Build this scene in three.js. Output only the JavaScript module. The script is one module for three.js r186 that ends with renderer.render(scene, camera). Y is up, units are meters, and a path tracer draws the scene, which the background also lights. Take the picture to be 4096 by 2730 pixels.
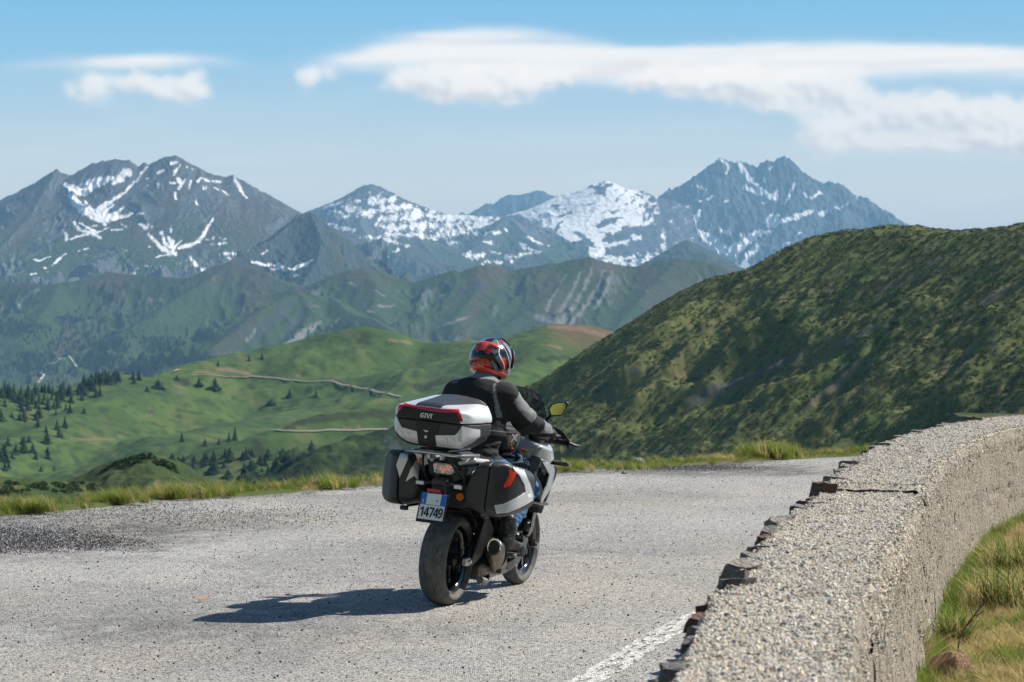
import * as THREE from 'three';
import { mergeGeometries, mergeVertices, toCreasedNormals } from 'three/addons/utils/BufferGeometryUtils.js';
import { RoundedBoxGeometry } from 'three/addons/geometries/RoundedBoxGeometry.js';
import { TextGeometry } from 'three/addons/geometries/TextGeometry.js';
import { FontLoader } from 'three/addons/loaders/FontLoader.js';

// ---------------------------------------------------------------- camera
const scene = new THREE.Scene();
const FOC = 2418, EYE = 1.824, HOR = 335;                 // 85 mm lens, eye height of a standing photographer
const camera = new THREE.PerspectiveCamera(2 * Math.atan(341 / FOC) * 180 / Math.PI, 1024 / 682, 0.5, 60000);
camera.position.set(0, EYE, 0);
const PITCH = Math.atan((HOR - 341) / FOC);
camera.rotation.set(PITCH, 0, 0);
camera.focus = 16.6;
camera.userData.fStop = 8;
scene.add(camera);

// ---------------------------------------------------------------- sun, sky, exposure
const renderer = new THREE.WebGLRenderer({ antialias: true });
renderer.toneMapping = THREE.LinearToneMapping;
renderer.toneMappingExposure = 1.52;
renderer.shadowMap.enabled = true;
const SUN_AZ = 69 * Math.PI / 180, SUN_EL = 44.5 * Math.PI / 180;   // to the right of the view, ahead of it
const SUN_DIR = new THREE.Vector3(Math.sin(SUN_AZ) * Math.cos(SUN_EL), Math.sin(SUN_EL), -Math.cos(SUN_AZ) * Math.cos(SUN_EL));
const sun = new THREE.DirectionalLight(new THREE.Color().setRGB(1, 0.94, 0.845), 5);
sun.name = 'sun';
sun.position.copy(SUN_DIR).multiplyScalar(60).add(new THREE.Vector3(2, 0, -18));
sun.target.position.set(2, 0, -18);
sun.castShadow = true;
sun.shadow.radius = 1;
sun.shadow.mapSize.set(4096, 4096);
Object.assign(sun.shadow.camera, { left: -30, right: 30, top: 30, bottom: -30, near: 1, far: 160 });
scene.add(sun, sun.target);
scene.fog = new THREE.FogExp2(new THREE.Color().setRGB(0.36, 0.69, 1.0), 5.4e-5);
scene.background = makeSky();
scene.environment = scene.background;

// ---------------------------------------------------------------- noise and small maths
function sstep(a, b, x) { const t = Math.min(1, Math.max(0, (x - a) / (b - a))); return t * t * (3 - 2 * t); }
function lerp(a, b, t) { return a + (b - a) * t; }
function clamp(x, a, b) { return x < a ? a : x > b ? b : x; }
function hash(x, y, s) {
  let h = (Math.imul(x | 0, 374761393) + Math.imul(y | 0, 668265263) + Math.imul(s | 0, 1274126177)) | 0;
  h = Math.imul(h ^ (h >>> 13), 1274126177); h = Math.imul(h ^ (h >>> 15), 0x2c1b3c6d);
  return (h ^ (h >>> 16)) >>> 0;
}
function rnd(x, y, s) { return hash(x, y, s) / 4294967296; }
function n2(x, y, s = 0) {                                  // gradient noise, about -0.7 .. 0.7
  const T = n2.T || (n2.T = Float64Array.from({ length: 128 }, (_, i) => (i & 1 ? Math.sin : Math.cos)((i >> 1) * Math.PI / 32)));
  const ix = Math.floor(x), iy = Math.floor(y), fx = x - ix, fy = y - iy;
  const u = fx * fx * fx * (fx * (fx * 6 - 15) + 10), v = fy * fy * fy * (fy * (fy * 6 - 15) + 10);
  const a = (hash(ix, iy, s) & 63) << 1, b = (hash(ix + 1, iy, s) & 63) << 1, c = (hash(ix, iy + 1, s) & 63) << 1, d = (hash(ix + 1, iy + 1, s) & 63) << 1;
  const p = T[a] * fx + T[a + 1] * fy, q = T[b] * (fx - 1) + T[b + 1] * fy, r = T[c] * fx + T[c + 1] * (fy - 1), t = T[d] * (fx - 1) + T[d + 1] * (fy - 1);
  return (p + (q - p) * u + (r + (t - r) * u - p - (q - p) * u) * v) * 1.4;
}
function fbm(x, y, oct = 5, s = 0, gain = 0.5) {
  let a = 1, sum = 0, tot = 0;
  for (let i = 0; i < oct; i++) { sum += a * n2(x, y, s + i * 17); tot += a; a *= gain; x = x * 2.03 + 11.3; y = y * 2.03 - 7.7; }
  return sum / tot;
}
function ridged(x, y, oct = 5, s = 0) {                     // 0 .. 1, sharp crests at 1
  let a = 1, sum = 0, tot = 0, w = 1;
  for (let i = 0; i < oct; i++) {
    let n = 1 - Math.abs(n2(x, y, s + i * 13)) * 1.7; n = n < 0 ? 0 : n * n; n *= w; w = clamp(n * 1.6, 0, 1);
    sum += a * n; tot += a; a *= 0.5; x = x * 2.07 + 3.1; y = y * 2.07 + 9.2;
  }
  return sum / tot;
}
function RNG(seed) { let s = seed | 0; return () => { s = (s + 0x6d2b79f5) | 0; let t = Math.imul(s ^ (s >>> 15), 1 | s); t = (t + Math.imul(t ^ (t >>> 7), 61 | t)) ^ t; return ((t ^ (t >>> 14)) >>> 0) / 4294967296; }; }
// a direction of the photograph's frame, as a point at a given distance in metres
function at(px, py, depth) {
  const x = (px - 512) / FOC, y = -(py - 341) / FOC, c = Math.cos(PITCH), s = Math.sin(PITCH);
  const yy = y * c + s, zz = c - y * s;
  return new THREE.Vector3(x * depth / zz, EYE + yy * depth / zz, -depth);
}
function ground(px, py, y = 0) {                            // where that direction meets the level y
  const p = at(px, py, 1), k = (y - EYE) / (p.y - EYE);
  return new THREE.Vector3(p.x * k, y, p.z * k);
}

function makeSky() {
  const W = 4096, H = 2048, data = new Float32Array(W * H * 4), R = 2418;
  // blue falling off from the horizon to the zenith (radiance)
  const stops = [[0, 1.02, .82, .64], [2, .92, .79, .635], [3.4, .74, .71, .62], [5, .46, .56, .60], [6.5, .23, .44, .59], [8, .145, .38, .575], [11, .10, .29, .52], [16, .07, .19, .38], [25, .045, .115, .25], [45, .028, .075, .175], [90, .02, .055, .14]];
  const lenses = [], puffs = [];
  // the clouds of the photograph, in units of 1/2418 rad right of the view and above the horizon, then more of their kind round the rest of the sky
  const lens = (x, y, w, h, d, tilt = 0) => lenses.push([x, y, w, h, d, tilt]), puff = (x, y, w, h, d) => puffs.push([x, y, w, h, d]);
  lens(-20, 300, 110, 9, .85, -.02); lens(-50, 284, 125, 11, 1.15, -.01); lens(-100, 279, 70, 10, .7); lens(60, 283, 120, 9, .7, -.02); lens(180, 278, 160, 11, .9); lens(300, 279, 220, 14, 1.15); lens(500, 272, 230, 11, 1.05, -.012); lens(680, 266, 160, 10, .8); lens(140, 264, 120, 9, .5); lens(250, 264, 110, 8, .5); lens(0, 268, 120, 12, .6);
  lens(-350, 273, 75, 7, .85, .05); lens(-425, 269, 75, 7, .55, .02); lens(-380, 206, 55, 8, .22, .1); lens(-470, 180, 80, 5, .32); lens(-270, 175, 60, 4, .3, .05);
  puff(-108, 254, 20, 12, .9); puff(-80, 257, 28, 16, 1); puff(-45, 253, 36, 20, 1.1); puff(-10, 250, 36, 20, 1.05); puff(22, 253, 28, 15, .9); puff(50, 256, 18, 9, .6); puff(72, 260, 14, 8, .4); puff(-60, 240, 30, 9, .5);
  puff(122, 252, 20, 9, .6); puff(150, 254, 30, 14, .85); puff(190, 253, 40, 18, 1); puff(232, 250, 42, 20, 1); puff(272, 248, 36, 21, 1); puff(312, 252, 34, 18, .95); puff(338, 238, 22, 18, .8); puff(262, 226, 26, 8, .4); puff(300, 222, 22, 10, .4);
  puff(306, 200, 22, 15, .8); puff(338, 208, 28, 18, 1); puff(374, 220, 30, 15, 1.05); puff(410, 221, 34, 18, 1.15); puff(450, 215, 34, 20, 1.1); puff(490, 213, 34, 21, 1.15); puff(540, 206, 46, 25, 1.1); puff(318, 186, 24, 9, .8); puff(372, 190, 42, 13, 1); puff(430, 188, 42, 12, 1); puff(490, 189, 48, 13, 1); puff(550, 186, 60, 14, 1);
  puff(-414, 243, 20, 18, .95); puff(-438, 240, 16, 10, .4); puff(-368, 251, 26, 12, .85); puff(-342, 245, 26, 12, .85); puff(-314, 246, 18, 19, 1); puff(-204, 254, 15, 17, .55); puff(-188, 259, 20, 9, .6);
  const r = RNG(7);
  for (let k = 0; k < 46; k++) {
    const x = 950 + r() * 13200, y = 150 + r() * 320, w = 90 + r() * 220;
    lens(x, y, w, 8 + r() * 20, .4 + r() * .6, (r() - .5) * .06);
    for (let j = 0, n = Math.floor(r() * 7); j < n; j++) puff(x + (r() - .5) * w * 1.4, y - 10 - r() * 40, 20 + r() * 40, 10 + r() * 24, .5 + r() * .6);
  }
  const TAU = Math.PI * 2 * R;
  const bins = new Map(), add = (list, o) => { const a = Math.floor((o[0] - o[2] * 2.4 + TAU) / 200), b = Math.floor((o[0] + o[2] * 2.4 + TAU) / 200), n = Math.round(TAU / 200); for (let i = a; i <= b; i++) { const k = ((i % n) + n) % n; if (!bins.has(k)) bins.set(k, [[], []]); bins.get(k)[list].push(o); } };
  lenses.forEach((o) => add(0, o)); puffs.forEach((o) => add(1, o));
  const nb = Math.round(TAU / 200);
  for (let row = 0; row < H; row++) {
    const el = ((row + .5) / H - .5) * 180;
    let i = 0; const e = Math.max(0, el);
    while (i < stops.length - 2 && stops[i + 1][0] < e) i++;
    const A = stops[i], B = stops[i + 1], t = clamp((e - A[0]) / (B[0] - A[0]), 0, 1);
    const c0 = [1, 2, 3].map((k) => lerp(A[k], B[k], t));
    const y = el * Math.PI / 180 * R;
    for (let col = 0; col < W; col++) {
      const az = ((col + .5) / W - .25) * 2 * Math.PI;                        // 0 = straight ahead, growing to the right
      let cr = c0[0], cg = c0[1], cb = c0[2];
      if (el >= 0) {
        const cosg = Math.cos(el * Math.PI / 180) * Math.cos(SUN_EL) * Math.cos(az - SUN_AZ) + Math.sin(el * Math.PI / 180) * Math.sin(SUN_EL);
        const glow = .16 * Math.pow(Math.max(0, cosg), 3) + .5 * Math.pow(Math.max(0, cosg), 40);
        cr += glow * .62; cg += glow * .68; cb += glow * .7;
      }
      if (el > 0 && el < 16) {
        let x = az * R; const k = ((Math.floor(((x % TAU) + TAU) % TAU / 200) % nb) + nb) % nb, bin = bins.get(k);
        // thin veil near the horizon
        const veil = sstep(.0, .5, fbm(x / 260, y / 30, 3, 90) + .12) * sstep(300, 60, y) * .22;
        let dens = veil, shade = 0;
        if (bin) {
          let wx = fbm(x / 40, y / 26, 4, 5) * 15, wy = fbm(x / 40 + 40, y / 26, 4, 6) * 10;
          let dl = 0, dp = 0;
          for (const o of bin[0]) {
            let dx = x - o[0]; if (dx > TAU / 2) dx -= TAU; else if (dx < -TAU / 2) dx += TAU;
            const u = dx / o[2]; if (u < -2.2 || u > 2.2) continue;
            const v = (y - o[1] - dx * o[5] + u * u * o[3] * .95 + wy * .22) / o[3];
            const g = Math.exp(-u * u * 1.15) * (v > 0 ? Math.exp(-v * v * 1.9) : Math.exp(-v * v * .75));
            dl += g * o[4];
          }
          dl *= .92 + .75 * fbm(x / 130 + wx * .01, y / 8 + x / 400, 4, 31);
          const billow = (X, Y) => { let d = 0; const ax = fbm(X / 40, Y / 26, 3, 5) * 15, ay = fbm(X / 40 + 40, Y / 26, 3, 6) * 10; for (const o of bin[1]) { let dx = X - o[0]; if (dx > TAU / 2) dx -= TAU; else if (dx < -TAU / 2) dx += TAU; const u = (dx + ax) / o[2], v = (Y - o[1] + ay) / o[3], q = u * u + v * v; if (q < 5) d += Math.exp(-q * 1.25) * o[4]; } return d > .01 ? d + ((.30 - Math.abs(n2(X / 19, Y / 14, 8)) * 1.1) * .5 + (.28 - Math.abs(n2(X / 8.5 + 3, Y / 6.5, 9))) * .34 + fbm(X / 30, Y / 20, 2, 12) * .3) * sstep(.02, .5, d) : 0; };
          dp = billow(x, y);
          const sunward = dp > .05 ? billow(x + 7, y + 6) : 0;
          dl = sstep(.06, .95, dl) * .7 + (1 - Math.exp(-dl * 1.3)) * .28;
          const pp = clamp(dp, 0, 3), dark = clamp((sunward - pp) * .55 + .06, 0, .34); dp = (1 - Math.exp(-pp * 2.2)) * sstep(.10, .70, pp);
          dens = 1 - (1 - dens) * (1 - clamp(dl, 0, 1) * .96) * (1 - clamp(dp, 0, 1) * .93);
          shade = clamp(dp, 0, 1) * (dark + .10 * fbm(x / 60 + 9, y / 26 - 3, 3, 44)) + dl * .18 * sstep(-.1, .5, fbm(x / 240, y / 12, 3, 47)) * (1 - dp);
        }
        const L = 1 - clamp(shade, 0, .4);
        cr = lerp(cr, .96 * L, dens); cg = lerp(cg, .86 * L, dens); cb = lerp(cb, .76 * (L + shade * .1), dens);
      } 
      const o = (row * W + col) * 4;
      data[o] = cr; data[o + 1] = cg; data[o + 2] = cb; data[o + 3] = 1;
    }
  }
  const t = new THREE.DataTexture(data, W, H, THREE.RGBAFormat, THREE.FloatType);
  t.mapping = THREE.EquirectangularReflectionMapping; t.magFilter = THREE.LinearFilter; t.minFilter = THREE.LinearFilter; t.needsUpdate = true;
  return t;
}

// ---------------------------------------------------------------- terrain
const lin = (r, g, b) => [r, g, b];
function mixc(a, b, t) { return [a[0] + (b[0] - a[0]) * t, a[1] + (b[1] - a[1]) * t, a[2] + (b[2] - a[2]) * t]; }
const C = {
  grass: [.038, .062, .021], meadow: [.056, .084, .025], deep: [.015, .028, .014], dry: [.115, .095, .048], brown: [.064, .053, .037], heath: [.030, .038, .018],
  rock: [.098, .105, .118], paler: [.215, .215, .215], dark: [.046, .052, .062], snow: [.84, .82, .81], soil: [.22, .14, .09], scree: [.20, .195, .185],
};
// ridges: polylines of [px, py, depth] in the frame, each falling away on both sides with slope s (concave over L metres, crest rounded by r)
function relief(ridges, k, base, rough) {
  const seg = [];
  for (const R of ridges) {
    const p = R.pts.map((a) => at(a[0], a[1], a[2] || R.d));
    for (let i = 0; i + 1 < p.length; i++) seg.push([p[i].x, p[i].y, p[i].z, p[i + 1].x, p[i + 1].y, p[i + 1].z, R.s, R.L || 0, R.r || 0, R.back || R.s]);
  }
  const f = (x, z) => {
    let h = base, dm = 1e9;
    for (const g of seg) {
      const ex = g[3] - g[0], ez = g[5] - g[2], qx = x - g[0], qz = z - g[2], t = clamp((qx * ex + qz * ez) / (ex * ex + ez * ez), 0, 1);
      const dx = qx - ex * t, dz = qz - ez * t, d = Math.sqrt(dx * dx + dz * dz);
      const dd = g[8] ? Math.sqrt(d * d + g[8] * g[8]) - g[8] : d, s = g[6] === g[9] ? g[6] : lerp(g[6], g[9], sstep(-.6, .6, -dz / (d + .001)));
      const v = g[1] + (g[4] - g[1]) * t - s * (g[7] ? g[7] * Math.log(1 + dd / g[7]) : dd);
      const q = clamp(.5 + (v - h) / (2 * k), 0, 1); h = h + (v - h) * q + k * q * (1 - q) * (Math.abs(v - h) < k ? .5 : 0);
      if (d < dm) dm = d;
    }
    f.d = dm;
    return h + rough(x, z, dm, h);
  };
  f.d = 0;
  return f;
}
function sheet(name, f, x0, x1, nx, zs, paint, mat) {
  const nz = zs.length, pos = new Float32Array(nx * nz * 3), col = new Float32Array(nx * nz * 3), dist = new Float32Array(nx * nz), uv = new Float32Array(nx * nz * 2);
  for (let j = 0, o = 0; j < nz; j++) for (let i = 0; i < nx; i++, o++) {
    const x = lerp(x0, x1, i / (nx - 1)), z = zs[j];
    pos[o * 3] = x; pos[o * 3 + 1] = f(x, z); pos[o * 3 + 2] = z; dist[o] = f.d; uv[o * 2] = x; uv[o * 2 + 1] = z;
  }
  const idx = new Uint32Array((nx - 1) * (nz - 1) * 6);
  for (let j = 0, q = 0; j + 1 < nz; j++) for (let i = 0; i + 1 < nx; i++) {
    const a = j * nx + i, b = a + 1, c = a + nx, d = c + 1;
    idx[q++] = a; idx[q++] = b; idx[q++] = c; idx[q++] = b; idx[q++] = d; idx[q++] = c;
  }
  const g = new THREE.BufferGeometry();
  g.setAttribute('position', new THREE.BufferAttribute(pos, 3)); g.setAttribute('uv', new THREE.BufferAttribute(uv, 2));
  g.setIndex(new THREE.BufferAttribute(zs[1] > zs[0] ? flip(idx) : idx, 1));
  g.computeVertexNormals();
  const n = g.attributes.normal.array;
  for (let o = 0; o < nx * nz; o++) { const c = paint(pos[o * 3], pos[o * 3 + 1], pos[o * 3 + 2], n[o * 3 + 1], n[o * 3], n[o * 3 + 2], dist[o]); col[o * 3] = c[0]; col[o * 3 + 1] = c[1]; col[o * 3 + 2] = c[2]; }
  g.setAttribute('color', new THREE.BufferAttribute(col, 3));
  const m = new THREE.Mesh(g, mat || M_land); m.name = numbered(name); m.userData = { kind: 'structure' }; m.castShadow = m.receiveShadow = true;
  scene.add(m); return m;
}
function flip(idx) { for (let i = 0; i < idx.length; i += 3) { const t = idx[i + 1]; idx[i + 1] = idx[i + 2]; idx[i + 2] = t; } return idx; }
const M_land = new THREE.MeshStandardMaterial({ vertexColors: true, roughness: 1, name: 'land' });
M_land.specularIntensity = 0.2;
// rows of a sheet between two depths, near rows first
const rows = (near, far, n, nBack = 12, back = 900) => { const a = []; for (let i = 0; i < n; i++) a.push(-lerp(near, far, i / (n - 1))); for (let i = 1; i <= nBack; i++) a.push(-(far + back * (i / nBack) ** 1.5)); return a; };
// first point of the relief that a direction of the frame meets
function meet(f, px, py, near, far) {
  let last = null;
  for (let i = 0; i <= 500; i++) {
    const d = lerp(near, far, i / 500), p = at(px, py, d);
    if (p.y < f(p.x, p.z)) { let a = last ?? d, b = d; for (let k = 0; k < 12; k++) { const m = (a + b) / 2, q = at(px, py, m); if (q.y < f(q.x, q.z)) b = m; else a = m; } return at(px, py, b); }
    last = d;
  }
  return null;
}
// patches (snow, scree, bare soil) as bands that lie on the relief: lists of [px, py, halfwidth]
function bands(f, near, far, list) {
  const out = [];
  for (const L of list) {
    const p = L.map(([x, y, w]) => { const q = meet(f, x, y, near, far); return q && { q, w: w * 1.22 * -q.z / FOC }; }).filter(Boolean);
    if (p.length === 1) p.push(p[0]);
    for (let i = 0; i + 1 < p.length; i++) out.push([p[i].q.x, p[i].q.y, p[i].q.z, p[i + 1].q.x, p[i + 1].q.y, p[i + 1].q.z, p[i].w, p[i + 1].w]);
  }
  const u = (near + far) / 2 / FOC;
  return (x, y, z) => {                                     // > 0 inside, in half-widths
    let best = -9;
    const q = y * 1.3 + z * .25, wx = fbm(x / (7 * u), q / (7 * u), 4, 881, .62) * 3.4 * u, wy = fbm(x / (7 * u) + 31, q / (7 * u), 4, 882, .62) * 3.4 * u; x += wx; y += wy;
    for (const g of out) {
      const ex = g[3] - g[0], ey = g[4] - g[1], ez = (g[5] - g[2]) * .35, qx = x - g[0], qy = y - g[1], qz = (z - g[2]) * .35, ee = ex * ex + ey * ey + ez * ez;
      const t = ee > 0 ? clamp((qx * ex + qy * ey + qz * ez) / ee, 0, 1) : 0, dx = qx - ex * t, dy = qy - ey * t, dz = qz - ez * t;
      const w = g[6] + (g[7] - g[6]) * t, v = 1 - Math.sqrt(dx * dx + dy * dy + dz * dz) / w;
      if (v > best) best = v;
    }
    return best;
  };
}
// low ribs (+) and gullies (-) along lines that lie on a relief: [height, halfwidth, [[px, py] ...]]
function spurs(f, near, far, list) {
  const seg = [];
  for (const [a, w, L] of list) {
    const p = L.map(([x, y]) => meet(f, x, y, near, far)).filter(Boolean);
    for (let i = 0; i + 1 < p.length; i++) seg.push([p[i].x, p[i].z, p[i + 1].x - p[i].x, p[i + 1].z - p[i].z, a, w, i === 0, i + 2 === p.length]);
  }
  return (x, z) => {
    let up = 0, dn = 0;
    for (const g of seg) {
      const qx = x - g[0], qz = z - g[1]; if (Math.abs(qx) > 130 || Math.abs(qz) > 130) continue;
      const t = clamp((qx * g[2] + qz * g[3]) / (g[2] * g[2] + g[3] * g[3]), 0, 1), dx = qx - g[2] * t, dz = qz - g[3] * t, v = g[4] * Math.exp(-(dx * dx + dz * dz) / (g[5] * g[5]) * 1.2);
      if (v > up) up = v; if (v < dn) dn = v;
    }
    return up + dn;
  };
}
// ground to the horizon, the floor of all valleys
{
  const n = 120, zs = [], f = (x, z) => -190 + fbm(x / 900, z / 900, 3, 3) * 30; f.d = 0;
  for (let i = 0; i < n; i++) zs.push(9000 - 43000 * i / (n - 1));
  sheet('valley_ground', f, -17000, 17000, 120, zs, (x, y, z) => mixc(C.grass, C.deep, sstep(-.3, .3, fbm(x / 300, z / 300, 4, 8))));
}

const mtn = {};
// left rocky massif
{
  const d = 9000, rough = (x, z, q) => {
    const w = sstep(8, 260, q), u = x + fbm(x / 300, z / 300, 3, 71) * 160, v = z + fbm(x / 300 + 9, z / 300, 3, 72) * 160;
    return w * ((ridged(u / 230, v / 420, 5, 4) - .42) * 92 + (ridged(u / 62, v / 120, 5, 9) - .4) * 46) + Math.min(1, .42 + w) * fbm(u / 18, v / 30, 4, 15) * 17;
  };
  const f = mtn.left = relief([
    { d, s: .72, L: 900, pts: [[-90, 232], [-40, 222], [0, 205.5], [8, 196], [16, 192.6], [22, 194], [31, 185], [45, 177], [56, 169.5], [64, 173], [71, 175], [80, 170], [92.5, 163], [103, 160.6], [115.6, 158.6], [129, 160], [133, 163.5], [138, 166], [145, 162.7], [148, 167], [156, 160.6], [165, 156.5], [175, 155], [182, 159], [194.5, 165], [204, 171], [217.6, 175], [224, 176.5], [232.6, 175], [242, 179.7], [254, 187], [265, 192.6], [279, 201], [292, 209.6], [302, 217], [330, 240], [370, 275]] },
    { s: .62, L: 700, pts: [[56, 169.5, 9000], [44, 192, 8820], [30, 215, 8640], [8, 240, 8400], [-30, 268, 8100]] },
    { s: .70, L: 500, pts: [[147, 166, 9000], [138, 180, 8900], [122, 196, 8790], [107, 212, 8690], [101, 225, 8600]] },
    { s: .66, L: 600, pts: [[175, 155, 9000], [180, 182, 8870], [176, 208, 8720], [183, 232, 8580], [176, 250, 8460], [165, 268, 8300]] },
    { s: .66, L: 600, pts: [[220, 176, 9000], [226, 200, 8860], [222, 222, 8730], [232, 240, 8600], [238, 255, 8460]] },
    { s: .66, L: 600, pts: [[101, 225, 8600], [92, 240, 8460], [74, 256, 8320], [60, 272, 8180], [40, 290, 8000]] },
    { s: .60, L: 600, pts: [[101, 228, 8600], [118, 245, 8450], [140, 258, 8300], [160, 275, 8150]] },
    { s: .6, L: 700, pts: [[265, 193, 9000], [258, 215, 8850], [250, 236, 8650], [246, 258, 8450]] },
  ], 12, -60, rough);
  const near = 7200, far = 9300;
  const snow = bands(f, near, far, [
    [[66, 184, 2], [74, 191, 4.2], [83, 191, 6], [90, 185, 7], [98, 183, 5.4], [106, 179, 4], [111, 178, 2.4]], [[114, 184, 2], [120, 179, 4], [126, 172, 4], [130, 175, 2]], [[116, 183, 1.2], [124, 180, 1.6]],
    [[70, 196, 2.4], [78, 205, 4.2], [90, 212, 5.4], [100, 217, 6], [112, 218, 4.4], [124, 216.5, 2.4], [132, 214.5, 1.6]], [[147, 167, .8], [137, 180, 1.3], [122, 194, 1.5], [108, 203, 2.2], [96, 210, 3]], [[118, 197, .9], [106, 206, 1.4], [100, 212, 2]], [[123, 207, 1.6], [117, 213, 2.2], [108, 217, 2.5]], [[113, 205, 1], [104, 212, 1.8]], [[137, 214, 1.6], [142, 213, .9]], [[104, 218, 1.6], [105, 226, 1.2]], [[86, 201, 1.2], [90, 208, 1.6]],
    [[74, 222, 1], [80, 230, 1.6], [92, 233, 2], [101, 238, 1.2]], [[80, 223, .8], [90, 229, 1.4], [98, 233, 1]], [[63, 230, 1], [67, 236, 1.8], [66, 241, 1.2]], [[70, 239, 1], [80, 236, 1.6], [88, 233, 1.4]], [[97, 232, .8], [108, 228, .8]], [[112, 230, 1], [121, 229.5, 1]], [[120, 222, .7], [126, 227, 1]], [[93, 227, 1], [97, 225, .9]], [[139, 224, 1], [145, 227, 1.6], [147, 224, 1.4]], [[152, 226, 1]],
    [[34, 259, 1], [40, 261, 1.8], [49, 257, 1.2]], [[52, 265, 1], [58, 260, 1.8], [67, 254, 1]], [[78, 251, .7], [88, 248, 1]], [[31, 275, 1.3], [36, 274, 1]], [[45, 268, 1.3]], [[47, 272, .9]],
    [[172, 163, 2.2], [176, 162, 1.6]], [[158, 173, 1.6], [164, 170, 1.4]], [[181, 165, .7], [175, 171, 1.4], [174, 175, 1]], [[157, 184, 1.1], [158, 188, .9]], [[147, 179, 1]], [[178, 178, 1.6], [181, 184, 1.8], [179, 189, 1]], [[185, 180, 1.1], [181, 186, 1.4]], [[191, 180, .8], [189, 188, 1]], [[198, 182, 1], [200, 178, .9]], [[200, 177, .7], [208, 181, 1.2]], [[213, 181, 1.3], [220, 181.5, 1.2]], [[233, 177, .8], [237, 183, 2], [240, 189, 1.6], [246, 198, .8]], [[223, 191, 1], [229, 195, .8]], [[214, 187, .8], [218, 190, .6]], [[204, 189, 1.2], [206, 187, .8]], [[175, 193, 1], [176.5, 199, 1]], [[196, 201, .9], [197, 205, .7]], [[147, 186, .8]], [[170, 183, .9], [176, 183, .8]], [[140, 191, .6]], [[127, 193, .7]], [[192, 169, .7]], [[187, 167, .7]],
    [[149, 234, .9], [154, 240, 1.4], [160, 246, 1.8], [168, 252, 2.6], [174, 254, 2]], [[161, 232, 1.6], [164, 241, 1.6], [168, 247, 1.8]], [[169, 237, 1.4], [172, 243, 2.4], [173, 250, 2]], [[181, 240, .7], [175, 248, 1.2]], [[157, 257, 1.2], [165, 255, 1.5], [176, 253, 1]], [[212, 218, .8], [208, 228, 1.4], [203, 236, 1.6], [195, 243, 2.2], [187, 246, 2], [179, 249, 1.2]], [[207, 240, .8], [214, 237, 1.2]], [[219, 238, .6], [226, 239, .7]], [[220, 244, 1.2], [225, 243, 1.4]], [[212, 244, .8]], [[191, 258, 1], [196, 266, 2.4], [202, 270, 1.8], [208, 272, 1]], [[228, 219, .8]], [[172, 225, .6], [171, 232, .8]],
    [[130, 270, .6], [139, 268, .7]], [[134, 273, .6]], [[150, 272, .8], [154, 271, .6]], [[145, 266, .6], [152, 266, .5]], [[160, 267, .8], [168, 268, .6]], [[126, 251, .8]], [[150, 247, .8]], [[168, 273, .6], [178, 273, .6]],
    [[219, 255, .8], [232, 253, 1], [246, 256, 2.4], [252, 250, 1.8], [260, 246, 1]], [[240, 258, 1], [250, 262, 1.6]], [[228, 258, .8], [236, 259, .9]],
  ]);
  sheet('mountain', f, -2040, -480, 540, rows(7500, 9060, 250, 8), (x, y, z, ny, nx, nz, q) => {
    const a = fbm(x / 120, y / 90 + z / 160, 5, 21), b = fbm(x / 26, y / 18 + z / 40, 4, 22);
    const h = (y - 150) / 420;
    let c = mixc(mixc(C.brown, C.grass, sstep(.75, .1, h + a * .6)), C.rock, sstep(.86, .70, ny + b * .14 - sstep(.3, .9, h) * .06 + a * .10));
    c = mixc(c, C.dark, sstep(.1, .5, b) * .55); c = mixc(c, C.paler, sstep(.22, .5, fbm(x / 9, y / 14, 3, 24)) * sstep(.8, .6, ny) * .8);
    const s = snow(x, y, z) + b * .4 + fbm(x / 7, y / 15 + x / 22, 3, 28, .7) * .55 - .02;
    return mixc(c, C.snow, sstep(.0, .16, s));
  });
}
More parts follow.
